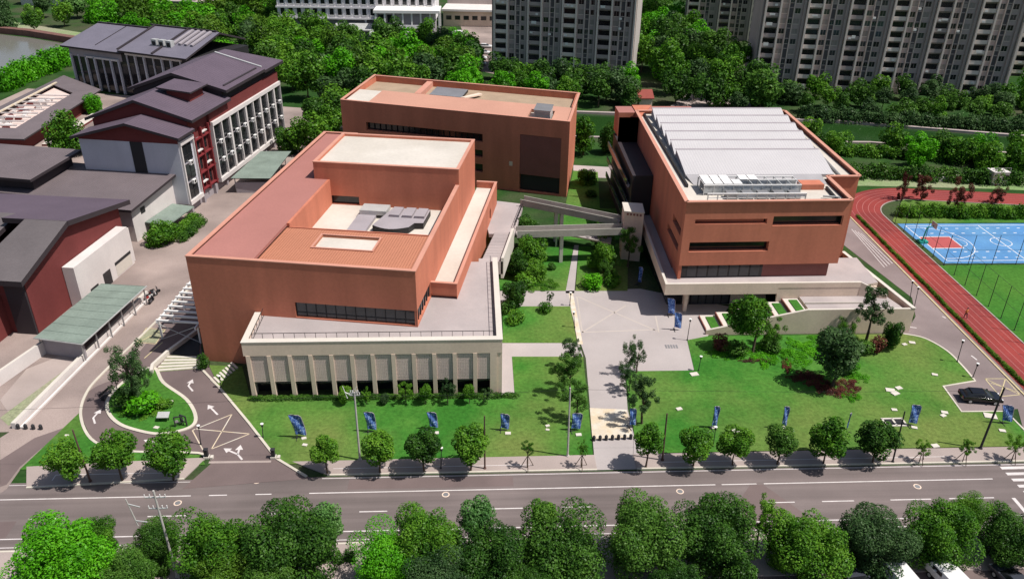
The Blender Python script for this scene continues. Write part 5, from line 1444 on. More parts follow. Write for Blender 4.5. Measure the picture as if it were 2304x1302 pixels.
def trunk_mesh(seed, limbs, pale=False):
    """unit-height trunk with tapering limbs that reach up into the crown"""
    g_ = random.Random(seed)
    b = MB()
    mt_ = 'bark_pale' if pale else 'bark'
    px, py = 0, 0
    pts = [(0, 0, -.02)]
    for z in (.3, .6, .92):
        px += g_.uniform(-.03, .03); py += g_.uniform(-.03, .03); pts.append((px, py, z))
    for i in range(3): b.tube(pts[i], pts[i + 1], .035 - .009 * i, .035 - .009 * (i + 1), mt_, 6)
    for k in range(limbs):
        t = g_.uniform(.42, .75); a = 6.283 * k / limbs + g_.random()
        p0 = (px * t, py * t, t)
        p1 = (p0[0] + .13 * math.cos(a), p0[1] + .13 * math.sin(a), t + .16)
        p2 = (p0[0] + .27 * math.cos(a + .2), p0[1] + .27 * math.sin(a + .2), t + .33)
        b.tube(p0, p1, .017, .011, mt_, 5); b.tube(p1, p2, .011, .005, mt_, 5)
    return b.mesh('trunk')


TRUNK = [trunk_mesh(s, 4 + s % 3) for s in range(4)]
TRUNK_PALE = [trunk_mesh(9 + s, 3, True) for s in range(2)]
NT = [0]


def tree(name, label, x, y, h, r, zc, kind, leaf, group=None, rz_h=None, cat='tree', trunk=True, z0=0.08):
    """a tree at (x, y): crown of radius r centred zc above the ground, trunk up to height h"""
    NT[0] += 1
    t = thing(name, label, cat, (x, y, z0), 0, group)
    cm = CROWN[kind][NT[0] % len(CROWN[kind])]
    c = inst('crown' if cat == 'tree' else 'foliage', cm, t, (0, 0, zc), rnd.random() * 6.28, (r * rnd.uniform(.95, 1.06), r * rnd.uniform(.95, 1.06), (rz_h or r) * rnd.uniform(.95, 1.05)))
    c.material_slots[0].link = 'OBJECT'
    c.material_slots[0].material = M[leaf]
    if trunk:
        k = h * (1.0 if h > 3 else .8)
        inst('trunk', TRUNK[NT[0] % 4], t, (0, 0, 0), rnd.random() * 6.28, (k, k, h))
    return t


def px_tree(label, cx, cy, rpx, ybase, kind, leaf, name='broadleaf_tree', group=None, zmin=None, sq=1.0, cat='tree'):
    """crown centre seen at (cx, cy) with a radius of rpx picture points, standing at distance ybase"""
    big = kind == 'big'
    p, t = wall_at(cx, cy + (20 if big else 0), ybase)
    r = rpx * t / FPX * (.96 if big else .95)
    if big: sq = .86
    zc = max(p.z, r * sq * .8)
    return tree(name, label, p.x, ybase, max(zc, .4), r, zc, kind, leaf, group, rz_h=r * sq, cat=cat)


# the big row between the street and the car park, nearest the camera
for a in (
    ('large bright lime green tree at the near left street corner', 150, 1250, 108, 52.5, 'big', 'leaf_bright'),
    ('mid green round tree touching the lime green corner tree', 212, 1192, 50, 56.5, 'big', 'leaf_mid'),
    ('dark green tree under the leaning white double pole', 352, 1200, 50, 57.4, 'big', 'leaf_dark'),
    ('broad mid green tree just right of the leaning white pole', 476, 1225, 92, 54.5, 'big', 'leaf_mid'),
    ('yellowish green crown low in front of the broad mid green tree', 500, 1285, 72, 51.5, 'big', 'leaf_olive'),
    ('very wide dark green tree left of the yellow-lit tree pair', 652, 1215, 105, 54.0, 'big', 'leaf_dark'),
    ('pale loose tree tucked behind the very wide dark tree', 732, 1185, 42, 57.0, 'street', 'leaf_pale'),
    ('narrow yellow-green tree, the brightest of the middle of the near row', 866, 1240, 72, 53.5, 'big', 'leaf_bright'),
    ('round sunlit green tree right of the narrow yellow-green tree', 962, 1200, 78, 55.0, 'big', 'leaf_mid'),
    ('pale small crown rising behind two darker trees by the road line', 1072, 1165, 40, 57.2, 'street', 'leaf_pale'),
    ('dark round tree below the pale small crown', 1105, 1240, 86, 53.6, 'big', 'leaf_dark'),
    ('widest dark tree in the middle of the near row, flat topped', 1272, 1225, 98, 54.0, 'big', 'leaf_dark'),
    ('light green crown peeping over the flat topped dark tree on its left', 1222, 1160, 32, 57.0, 'street', 'leaf_mid'),
    ('dense dark tree opposite the paved hall entrance', 1442, 1190, 92, 55.0, 'big', 'leaf_dark'),
    ('dense glossy dark tree right of the one opposite the entrance', 1605, 1178, 90, 55.5, 'big', 'leaf_dark'),
    ('thin light green tree with a bare visible trunk between dark trees', 1716, 1160, 40, 57.0, 'open', 'leaf_mid'),
    ('dark green tree with yellow-green lights above the white van', 1812, 1210, 86, 54.5, 'big', 'leaf_mid'),
    ('grey-green dark tree in the right half of the near row', 1972, 1200, 80, 54.8, 'big', 'leaf_grey'),
    ('mid green bushy tree behind the parked vans', 2112, 1180, 74, 55.5, 'big', 'leaf_mid'),
    ('small upright tree rising behind the bushy tree near the zebra crossing', 2183, 1140, 44, 57.0, 'big', 'leaf_mid'),
    ('dark tree at the lower right picture corner beside the zebra crossing', 2275, 1190, 68, 55.0, 'big', 'leaf_dark'),
    ('very dark low tree between the lime tree and the broad mid green tree', 292, 1278, 62, 51.6, 'big', 'leaf_dark'),
    ('small dark tree low beside the terracotta patch in the near row', 1662, 1290, 40, 51.5, 'street', 'leaf_dark'),
    ('dark filler tree low between the narrow yellow-green tree and the dark round tree', 990, 1290, 66, 50.8, 'big', 'leaf_grey'),
    ('shaded tree at the bottom below the dense dark entrance tree', 1520, 1300, 60, 50.6, 'big', 'leaf_dark'),
    ('dark low tree at the bottom left of the flat topped tree', 1190, 1300, 50, 50.6, 'big', 'leaf_dark'),
    ('shaded low tree at the bottom left of the very wide dark tree', 600, 1300, 60, 50.4, 'big', 'leaf_dark'),
):
    px_tree(*a)
hg = MB()
for nm, lb, p0, p1 in (('hedge', 'clipped dark hedge at the pavement edge left of the yellow-green tree', (690, 1262), (800, 1262)), ('hedge', 'pale bush strip at the bottom left of the near row', (330, 1290), (380, 1296))):
    pa_, pb_ = ground_at(*p0), ground_at(*p1)
    t = thing(nm, lb, 'hedge', (pa_.x, pa_.y, .1))
    n_ = 4
    for k in range(n_):
        p = pa_.lerp(pb_, (k + .5) / n_)
        c = inst('foliage', CROWN['shrub'][k % 3], t, (p.x - pa_.x, p.y - pa_.y, .5), k, ((pb_ - pa_).length / n_ * .7, .6, .7)); c.material_slots[0].link = 'OBJECT'; c.material_slots[0].material = M['leaf_dark']

# clipped street trees on the far pavement
G_ST = 'round street trees on the hall side of the road'
for lb, cx, cy, r, leaf in (
    ('round street tree first from the lane mouth, left of the rusty pole', 145, 1028, 41, 'leaf_mid'),
    ('round street tree just right of the rusty pole, below the loop drive', 258, 1018, 46, 'leaf_mid'),
    ('dark round street tree beside the drive mouth with the turn arrow', 376, 1018, 47, 'leaf_mid'),
    ('small round street tree right of the drive mouth', 731, 1015, 31, 'leaf_mid'),
    ('round street tree just right of the white antenna pole', 850, 1008, 39, 'leaf_mid'),
    ('darker round street tree under the third blue flag', 952, 1006, 39, 'leaf_dark'),
    ('round street tree left of the brown pole and the fourth flag', 1058, 998, 42, 'leaf_mid'),
    ('street tree at the right edge of the paved entrance', 1460, 990, 34, 'leaf_mid'),
    ('bushy street tree just right of the brown pole by the entrance', 1568, 996, 37, 'leaf_mid'),
    ('street tree below the white slab between two flags', 1657, 998, 38, 'leaf_mid'),
    ('dark street tree below the pale flag, third right of the entrance pole', 1760, 990, 34, 'leaf_dark'),
    ('street tree below the edge-on flag', 1866, 988, 45, 'leaf_mid'),
    ('dark street tree left of the leaning dark pole on the right lawn', 1978, 990, 46, 'leaf_dark'),
):
    px_tree(lb, cx, cy, r, 69.5 if cx > 500 else 69.0, 'street', leaf, 'street_tree', G_ST, sq=.84)

# young staked trees
stake = MB()
for k in range(3):
    a = 2.094 * k + .5
    stake.tube((.62 * math.cos(a), .62 * math.sin(a), 0), (.06 * math.cos(a), .06 * math.sin(a), 1.5), .035, .03, 'bark', 5)
stake = stake.mesh('stakes')
for lb, bx_, by_, cy, r in (
    ('staked sapling on the pavement right of the fourth flag', 1187, 1053, 1008, 15),
    ('staked sapling on the pavement just left of the paved entrance', 1308, 1052, 1010, 13),
    ('staked sapling right of the last round street tree', 2068, 1040, 1008, 17),
    ('staked sapling left of the tall leaning pole', 2165, 1040, 1008, 17),
    ('staked sapling near the zebra crossing, farthest right', 2275, 1038, 1000, 22),
):
    p = ground_at(bx_, by_)
    q_, t_ = wall_at(bx_ + 2, cy, p.y)
    t = tree('sapling', lb, p.x, p.y, q_.z, r * t_ / FPX, q_.z, 'open', 'leaf_mid', 'staked saplings along the pavement', z0=.12)
    for k in range(3):
        a = 2.094 * k + .5
        inst('stake', MB().tube((.75 * math.cos(a), .75 * math.sin(a), 0), (.06 * math.cos(a), .06 * math.sin(a), 1.6), .045, .04, 'bark', 5).mesh('stake'), t)

# garden trees of the lawns and the path: crown centre, radius and foot all surveyed
def foot_tree(name, label, fx, fy, cx, cy, rpx, kind, leaf, sq=1.0, group=None, cat='tree', trunk=True):
    f = ground_at(fx, fy, .1)
    q_, t_ = wall_at(cx, cy, f.y)
    r = rpx * t_ / FPX
    zc = max(q_.z, r * sq * .55)
    t = tree(name, label, f.x, f.y, zc + r * .3, r, zc, kind, leaf, group, r * sq, cat, trunk, .1)
    t.children[0].location.x = q_.x - f.x
    return t


for a in (
    ('garden_tree', 'tall loose grey-green tree on the loop island', 308, 905, 285, 822, 46, 'open', 'leaf_grey', 1.0),
    ('garden_tree', 'second loose tree on the loop island beside the tall one', 318, 905, 308, 858, 34, 'open', 'leaf_grey', 1.0),
    ('garden_tree', 'bright leafy tree in front of the planted stair', 1693, 792, 1690, 712, 41, 'street', 'leaf_mid', 1.0),
    ('garden_tree', 'small light tree right of the bright tree by the stair wall', 1740, 780, 1738, 748, 30, 'open', 'leaf_mid', 1.0),
    ('garden_tree', 'largest dark tree on the right lawn, above the red groundcover', 1872, 868, 1890, 788, 48, 'street', 'leaf_grey', 1.0),
    ('garden_tree', 'dark mate close behind the largest lawn tree', 1880, 850, 1872, 815, 30, 'open', 'leaf_dark', 1.0),
    ('garden_tree', 'grey-leaved open tree with a visible trunk before the ramp wall', 1948, 768, 1966, 690, 40, 'open', 'leaf_grey', 1.0),
    ('garden_tree', 'slim dark green tree at the ramp wall corner', 2003, 785, 2008, 755, 20, 'street', 'leaf_dark', 1.5),
    ('garden_tree', 'green bush tree at the ramp wall left of the open tree', 1905, 770, 1905, 745, 26, 'open', 'leaf_mid', 1.1),
    ('path_tree', 'reddish thin tree at the top left of the front path', 1290, 835, 1288, 792, 27, 'open', 'leaf_grey', 1.0),
    ('path_tree', 'thin tree left of the front path, second from the top', 1282, 885, 1278, 832, 38, 'open', 'leaf_dark', .9),
    ('path_tree', 'thin tree left of the front path beside the purple flag', 1296, 945, 1292, 890, 36, 'open', 'leaf_dark', .9),
    ('path_tree', 'forked tree on the right of the front path by the plaza edge', 1432, 838, 1426, 798, 29, 'open', 'leaf_grey', 1.1),
    ('path_tree', 'thin tree right of the front path, behind the nearest one', 1416, 880, 1412, 848, 26, 'open', 'leaf_grey', .9),
    ('path_tree', 'fuller dark tree right of the front path by the blue flag', 1444, 952, 1446, 888, 36, 'open', 'leaf_grey', 1.15),
    ('court_tree', 'dark tree under the nearer footbridge at the white stair wall', 1190, 560, 1186, 520, 27, 'street', 'leaf_dark', 1.0),
    ('court_tree', 'round mid green tree in the left garden court', 1204, 600, 1196, 562, 31, 'street', 'leaf_mid', 1.0),
    ('court_tree', 'dark round tree at the left edge of the garden court', 1172, 625, 1165, 596, 25, 'street', 'leaf_dark', 1.0),
    ('court_tree', 'bush tree below the two round trees of the left garden court', 1206, 628, 1202, 610, 22, 'street', 'leaf_mid', 1.0),
    ('court_tree', 'tree beside the podium at the corner of the lower garden lawn', 1168, 690, 1158, 662, 26, 'street', 'leaf_dark', 1.0),
    ('court_tree', 'tree in the right garden court next to the lift tower', 1370, 610, 1362, 575, 23, 'street', 'leaf_mid', 1.0),
    ('court_tree', 'small round tree left of the lift tower tree', 1345, 605, 1338, 588, 17, 'street', 'leaf_mid', 1.0),
    ('court_tree', 'spiky dark tree in the shade at the lift tower foot', 1412, 600, 1416, 545, 28, 'open', 'leaf_dark', 1.0),
    ('court_tree', 'thin pale trunked tree in the right garden court', 1372, 630, 1372, 605, 24, 'open', 'leaf_dark', 1.1),
    ('court_tree', 'dark tree under the right end of the nearer footbridge', 1358, 560, 1356, 530, 28, 'open', 'leaf_dark', 1.1),
    ('court_tree', 'bright willow by the canal at the right end of the back hall', 1312, 348, 1312, 305, 26, 'weep', 'leaf_mid', 1.4),
    ('court_tree', 'round tree on the canal bank left of the east hall', 1378, 345, 1376, 312, 24, 'street', 'leaf_dark', 1.2),
    ('court_tree', 'young tree on the small lawn beside the garden path', 1236, 690, 1237, 668, 9, 'open', 'leaf_grey', 1.2),
    ('court_tree', 'bushy tree on the hedge by the dining hall canopy', 362, 545, 362, 530, 34, 'street', 'leaf_mid', .8),
    ('yard_tree', 'bright bushy tree between the pergola house and the grey blue gable', 152, 345, 150, 312, 42, 'street', 'leaf_mid', 1.0),
    ('yard_tree', 'small bright round tree at the end of the pergola house', 210, 255, 208, 236, 20, 'street', 'leaf_bright', 1.0),
    ('yard_tree', 'dark tree by the small canopy behind the orange hall', 652, 345, 645, 318, 26, 'street', 'leaf_dark', 1.0),
    ('court_tree', 'round bright shrub tree on the strip between the back and east halls', 1322, 412, 1322, 400, 22, 'street', 'leaf_mid', .8),
    ('yard_tree', 'purple-leaved upright tree by the track bend, left of three', 2030, 448, 2034, 420, 15, 'open', 'leaf_red', 1.9),
    ('yard_tree', 'purple-leaved tree by the track bend, middle of three', 2072, 450, 2076, 424, 22, 'open', 'leaf_red', 1.2),
    ('yard_tree', 'purple-leaved bare tree inside the track, right of three', 2146, 475, 2160, 438, 24, 'open', 'leaf_red', 1.4),
    ('yard_tree', 'small purple tree on the track verge below the white shed', 2240, 458, 2246, 440, 18, 'open', 'leaf_red', 1.0),
):
    foot_tree(*a)

# shrubs
for a in (
    ('shrub', 'bright green shrub mass on the loop island', 330, 925, 328, 908, 40, 'shrub', 'leaf_bright', .55),
    ('shrub', 'dark shrub at the foot of the island trees', 278, 912, 280, 895, 28, 'shrub', 'leaf_dark', .7),
    ('shrub', 'green shrub at the right of the island shrub mass', 372, 915, 370, 908, 18, 'shrub', 'leaf_mid', .5),
    ('shrub', 'dark red shrub left of the bright tree by the planted stair', 1618, 785, 1620, 770, 21, 'shrub', 'leaf_red', .8),
    ('shrub', 'dark green shrub beside the dark red shrub', 1656, 795, 1655, 783, 28, 'shrub', 'leaf_dark', .5),
    ('shrub', 'dark round shrub under the small light tree', 1736, 786, 1736, 775, 24, 'shrub', 'leaf_dark', .5),
    ('shrub', 'red shrub right of the open grey-leaved tree', 1976, 790, 1976, 775, 20, 'shrub', 'leaf_red', .8),
    ('shrub', 'dark shrub under the open grey-leaved tree', 1950, 795, 1950, 783, 22, 'shrub', 'leaf_dark', .6),
    ('shrub', 'light green shrub at the right of the red groundcover', 1915, 838, 1912, 825, 22, 'shrub', 'leaf_bright', .6),
    ('shrub', 'round clipped ball shrub alone on the left garden court', 1240, 606, 1240, 600, 9, 'shrub', 'leaf_dark', 1.0),
    ('shrub', 'bright low shrub mass in the right garden court', 1338, 645, 1336, 635, 27, 'shrub', 'leaf_bright', .6),
    ('shrub', 'green shrub right of the bright low shrub mass', 1378, 640, 1378, 632, 22, 'shrub', 'leaf_mid', .6),
    ('shrub', 'bright shrub in the lower corner of the left garden court', 1180, 640, 1178, 632, 26, 'shrub', 'leaf_mid', .6),
    ('shrub', 'shrub on the lower garden lawn by the young tree', 1232, 700, 1230, 693, 18, 'shrub', 'leaf_mid', .6),
    ('shrub', 'light shrub against the podium on the lower garden lawn', 1162, 725, 1160, 716, 22, 'shrub', 'leaf_mid', .7),
    ('shrub', 'dark shrub against the podium above the light one', 1148, 700, 1146, 690, 20, 'shrub', 'leaf_dark', .8),
    ('shrub', 'dark bush by the grey panel at the right hall foot of the ramp', 455, 828, 455, 815, 14, 'shrub', 'leaf_dark', 1.2),
    ('shrub', 'clipped bush on the strip between back and east halls', 1330, 442, 1330, 436, 14, 'shrub', 'leaf_dark', .6),
    ('shrub', 'low bush at the kerb circle of the east drive', 2042, 722, 2044, 715, 13, 'shrub', 'leaf_grey', .5),
):
    foot_tree(a[0], *a[1:], cat='shrub', trunk=False)
for k, (cx, cy, r, leaf) in enumerate(((775, 888, 15, 'leaf_mid'), (824, 890, 14, 'leaf_mid'), (866, 897, 10, 'leaf_grey'), (914, 880, 18, 'leaf_mid'), (957, 883, 14, 'leaf_mid'), (1008, 876, 19, 'leaf_grey'), (1056, 880, 13, 'leaf_mid'), (1096, 888, 13, 'leaf_grey'))):
    words = ('first', 'second', 'third', 'fourth', 'fifth', 'sixth', 'seventh', 'last')
    foot_tree('colonnade_sapling', words[k] + ' young tree from the left before the dark colonnade bays', cx, 908, cx, cy, r, 'open' if k % 2 else 'street', leaf, 1.1, 'young trees before the colonnade')
for nm, lb, p0, p1, n_, wd, hh, lf in (
    ('hedge', 'low clipped hedge along the foot of the colonnade', (568, 900), (1160, 893), 22, .5, .4, 'leaf_dark'),
    ('hedge', 'dark green hedge row beside the dining hall canopy', (395, 535), (445, 492), 5, 1.2, 1.2, 'leaf_mid'),
    ('hedge', 'second hedge row nearer the lane by the dining hall', (410, 545), (458, 500), 5, 1.0, 1.0, 'leaf_dark'),
    ('hedge', 'long hedge between running track and sports court', (2020, 486), (2304, 490), 16, 1.6, 1.6, 'leaf_mid'),
    ('hedge', 'bushy hedge along the near river bank', (0, 208), (158, 140), 12, 3.6, 3.8, 'leaf_bright'),
    ('hedge', 'thin hedge strip between east drive and running track', (1930, 488), (2304, 868), 30, .35, .3, 'leaf_olive'),
    ('hedge', 'ragged hedge on the far canal bank below the towers', (1800, 268), (2304, 300), 18, 2.6, 2.4, 'leaf_grey'),
    ('hedge', 'ragged hedge on the near canal bank right of the east hall', (1850, 345), (2304, 372), 18, 2.0, 1.8, 'leaf_mid'),
    ('hedge', 'hedge at the edge of the canal by the back of the track', (1870, 395), (2300, 415), 16, 2.2, 2.0, 'leaf_dark'),
):
    pa_, pb_ = ground_at(*p0), ground_at(*p1)
    t = thing(nm, lb, 'hedge', (pa_.x, pa_.y, .05))
    L_ = (pb_ - pa_).length
    az = math.atan2(pb_.y - pa_.y, pb_.x - pa_.x)
    for k in range(n_):
        p = pa_.lerp(pb_, (k + .5) / n_)
        c = inst('foliage', CROWN['shrub'][k % 3], t, (p.x - pa_.x, p.y - pa_.y, hh * .45), az + math.pi * (k % 2), (L_ / n_ * .8, wd * rnd.uniform(.85, 1.15), hh * rnd.uniform(.8, 1.2)))
        c.material_slots[0].link = 'OBJECT'; c.material_slots[0].material = M[lf]


def cover(name, pxs, rx, ry, leaf, h=.35):
    for k, (x, y) in enumerate(pxs):
        p = ground_at(x, y, .1)
        c = bpy.data.objects.new(name, CROWN['cover'][k % 2]); COL.objects.link(c)
        c.location = (p.x, p.y, .2); c.scale = (rx, ry, h * 4); c.rotation_euler = (0, 0, k * 1.3)
        c.material_slots[0].link = 'OBJECT'; c.material_slots[0].material = M[leaf]
        tag(c, kind='stuff')


cover('groundcover', [(1640, 795), (1720, 805), (1760, 790), (1790, 810), (1810, 785), (1850, 770)], 3.0, 1.8, 'leaf_bright')
cover('groundcover', [(1812, 850), (1842, 862), (1880, 880), (1905, 870)], 2.4, 1.5, 'leaf_red')
cover('groundcover', [(1700, 812), (1770, 822)], 2.2, .6, 'leaf_red', .2)
cover('groundcover', [(1930, 850), (1915, 890)], 1.6, 1.2, 'leaf_bright', .25)
cover('groundcover', [(310, 930), (345, 922)], 2.4, 1.3, 'leaf_mid')
cover('groundcover', [(1180, 645), (1230, 640), (1150, 610)], 2.4, 2.0, 'leaf_mid')


# woods: every tree placed on its own
def inside(p, poly):
    c = False
    for i in range(len(poly)):
        (x0, y0), (x1, y1) = poly[i], poly[i - 1]
        if (y0 > p[1]) != (y1 > p[1]) and p[0] < (x1 - x0) * (p[1] - y0) / (y1 - y0) + x0:
            c = not c
    return c


TAKEN = []


def wood(where, poly, gap, tones, rr_=(3.6, 5.6), hh=(7, 11), avoid=(), seed=1):
    g_ = random.Random(seed)
    xs, ys = [p[0] for p in poly], [p[1] for p in poly]
    miss = 0
    while miss < 260:
        p = (g_.uniform(min(xs), max(xs)), g_.uniform(min(ys), max(ys)))
        if not inside(p, poly) or any(a[0] < p[0] < a[1] and a[2] < p[1] < a[3] for a in avoid) or any((p[0] - q[0]) ** 2 + (p[1] - q[1]) ** 2 < gap * gap for q in TAKEN):
            miss += 1
            continue
        miss = 0
        TAKEN.append(p)
        leaf = g_.choice(tones)
        r = g_.uniform(*rr_); h = g_.uniform(*hh)
        tone = {'leaf_dark': 'dark green', 'leaf_mid': 'mid green', 'leaf_bright': 'yellow-green', 'leaf_olive': 'olive green', 'leaf_pale': 'pale green', 'leaf_grey': 'grey-green', 'leaf_red': 'purple-red'}[leaf]
        sz = 'large' if r > (rr_[0] + rr_[1]) / 2 else 'smaller'
        fx_ = (p[0] - min(xs)) / (max(xs) - min(xs)); fy_ = (p[1] - min(ys)) / (max(ys) - min(ys))
        pos_ = ('far left', 'left', 'centre left', 'centre right', 'right', 'far right')[min(5, int(fx_ * 6))] + ', ' + ('front', 'second row', 'third row', 'back')[min(3, int(fy_ * 4))]
        lb = f'{sz} {tone} tree {where}, {pos_}'
        tree('wood_tree', lb, p[0], p[1], h * .8, r, h - r * .6, 'far', leaf, group=lb, rz_h=r * g_.uniform(.75, .95), z0=0)


D4 = ['leaf_dark', 'leaf_dark', 'leaf_mid', 'leaf_grey']
wood('in the wood before the office block', [(-42, 205), (-28, 203), (5, 206), (2, 250), (-14, 290), (-70, 303), (-82, 300), (-64, 250), (-46, 222)], 7.9, D4 + ['leaf_mid', 'leaf_bright', 'leaf_olive'], seed=3)
wood('behind the slate-roofed wing', [(-62, 240), (-66, 300), (-80, 330), (-80, 440), (-170, 440), (-150, 330), (-100, 295), (-80, 262)], 9.8, ['leaf_mid', 'leaf_bright', 'leaf_bright', 'leaf_dark', 'leaf_olive'], (4.2, 6.5), avoid=((-135, -111, 340, 390),), seed=4)
wood('between school block and orange halls', [(-41, 178), (-31, 176), (-27, 200), (-41, 205)], 6.6, D4, (2.8, 4.2), (6, 9), seed=5)
wood('by the river villas', [(-240, 336), (-150, 320), (-150, 400), (-260, 440)], 11.9, ['leaf_grey', 'leaf_dark', 'leaf_pale', 'leaf_mid'], (3.0, 5.5), (5, 9), avoid=((-212, -176, 360, 410),), seed=6)
wood('behind the back hall', [(3, 214), (20, 217), (44, 217), (48, 238), (8, 252)], 7.1, D4 + ['leaf_mid', 'leaf_bright'], (3.0, 4.8), (5.5, 9), seed=7)
wood('between the big towers', [(55, 222), (82, 214), (82, 318), (75, 345), (56, 345), (54, 262)], 7.9, D4 + ['leaf_mid', 'leaf_bright'], seed=8)
wood('below the widest tower', [(50, 219), (66, 214), (100, 209), (150, 196), (158, 212), (158, 226), (86, 236), (60, 228)], 6.4, D4 + ['leaf_mid', 'leaf_grey'], (2.2, 3.7), (3.8, 6.5), avoid=((50, 72, 213, 226),), seed=9)
wood('at the canal end', [(160, 186), (225, 176), (240, 300), (215, 262), (163, 228)], 8.2, D4 + ['leaf_bright', 'leaf_mid'], seed=10)
wood('on the near canal bank', [(64, 160), (66, 187), (82, 188), (104, 183), (150, 170), (150, 161), (112, 168), (84, 174), (72, 164)], 5.2, ['leaf_mid', 'leaf_mid', 'leaf_dark', 'leaf_bright'], (2.0, 3.3), (3.6, 5.6), avoid=((87, 99, 170, 190),), seed=11)
wood('beside the far car road', [(-12, 297), (-2, 292), (2, 270), (6, 264), (4, 258), (-4, 262), (-14, 290)], 6.6, ['leaf_bright', 'leaf_mid', 'leaf_dark'], (2.8, 4.2), (5, 8), seed=12)
wood('far beyond the tower gap', [(48, 350), (85, 350), (95, 440), (50, 440)], 10.6, ['leaf_mid', 'leaf_bright', 'leaf_dark'], (4, 6), seed=13)

# ================================================================ STREET FURNITURE, FLAGS, CARS, SMALL THINGS
def pole(name, label, foot, top_px, r, mat, arms=(), cat='pole', group=None):
    f = ground_at(*foot)
    q_, _ = wall_at(top_px[0], top_px[1], f.y)
    t = thing(name, label, cat, (f.x, f.y, 0), 0, group)
    h = q_.z
    b = MB((f.x, f.y, 0)); b.tube((0, 0, 0), (q_.x - f.x, 0, h), r, r * .7, mat, 8); b.tube((0, 0, 0), (0, 0, .25), r * 1.9, r * 1.6, mat, 8); b.build('shaft', t)
    for z, L_ in arms:
        b = MB((f.x, f.y, 0)); x0 = (q_.x - f.x) * z / h
        b.bar((x0 - L_, 0, z), (x0 + L_, 0, z), .09, .1, 'galv')
        for s in (-1, -.5, .5, 1): b.tube((x0 + L_ * s, 0, z + .05), (x0 + L_ * s, 0, z + .35), .05, .04, 'white', 6)
        b.build('crossarm', t)
    return t


pa = pole('utility_pole', 'pale pole with a white forked top in front of the colonnade', (810, 1035), (797, 882), .13, 'pole_grey', ((9.0, .55), (9.3, .4)))
b = MB(pa.location); b.tube((-.7, 0, 8.6), (-1.1, 0, 10.2), .05, .03, 'white', 5); b.tube((-.4, 0, 9.0), (.4, 0, 10.1), .05, .03, 'white', 5); b.tube((-.9, 0, 9.4), (.2, 0, 8.8), .05, .04, 'white', 5); b.build('forked_head', pa)
pole('utility_pole', 'pale pole left of the front path among thin trees', (1277, 1027), (1283, 872), .12, 'pole_grey')
pole('utility_pole', 'tall grey pole on the right lawn near the black car', (2205, 1010), (2260, 872), .14, 'pole_dark')
pole('steel_pole', 'rusty pole between two round trees at the left pavement', (204, 1084), (163, 966), .11, 'pole')
pole('steel_pole', 'brown pole right of the four round trees before the podium', (1091, 1055), (1090, 935), .1, 'pole')
pole('steel_pole', 'brown pole on the pavement just right of the paved entrance', (1490, 1036), (1501, 930), .12, 'pole')
pole('steel_pole', 'dark pole at the last round tree with a flag behind', (2008, 1040), (2036, 925), .1, 'pole_dark')
dp = pole('utility_pole', 'leaning white pole with double crossarms at the near kerb', (399, 1297), (345, 1103), .13, 'pole_grey', ((8.6, .8), (9.9, .9)))
b = MB(dp.location); b.tube((-2.3, 0, 6.6), (-2.75, 0, 9.8), .06, .05, 'pole_grey', 6); b.bar((-2.7, 0, 9.2), (-1.7, 0, 8.8), .08, .08, 'galv'); b.bar((-2.4, 0, 7.2), (-1.4, 0, 7.0), .08, .08, 'galv'); b.build('side_mast', dp)

G_L = 'thin garden lamp posts'
for lb, fx, fy, tx, ty in (
    ('lamp post at the plaza corner by the planted stair', 1546, 766, 1553, 722),
    ('dark lamp post at the lawn corner below the plaza', 1571, 835, 1577, 806),
    ('lamp post at the end of the garden path', 1282, 688, 1284, 662),
    ('lamp post at the left edge of the plaza lawn', 1293, 738, 1291, 706),
    ('lamp post in the curved kerb by the east drive', 2153, 815, 2166, 770),
    ('lamp post by the lawn point near the black car', 2188, 850, 2199, 822),
    ('lamp post between the round trees below the third flag', 992, 1055, 993, 1012),
    ('lamp post right of the purple flag on the right lawn', 1604, 1005, 1610, 965),
    ('lamp post at the drive edge below the hatched box', 452, 1000, 447, 962),
    ('lamp post near the drive at the garden steps', 497, 873, 494, 850),
    ('tall lamp post in the kerb circle of the east drive', 2045, 690, 2053, 636),
    ('lamp post behind the kerb circle of the east drive', 2054, 705, 2066, 650),
    ('lamp post on the loop island edge', 263, 875, 258, 845),
    ('lamp post beside the hatched box on the lawn side', 592, 985, 590, 958),
):
    t = pole('lamp_post', lb, (fx, fy), (tx, ty), .06, 'pole_dark', cat='lamp', group=G_L)
    q_, _ = wall_at(tx, ty, t.location.y)
    b = MB(q_); b.tube((0, 0, -.05), (0, 0, .3), .14, .1, 'pole_dark', 8); b.tube((0, 0, .3), (0, 0, .36), .2, .2, 'white', 8); b.build('lantern', t)

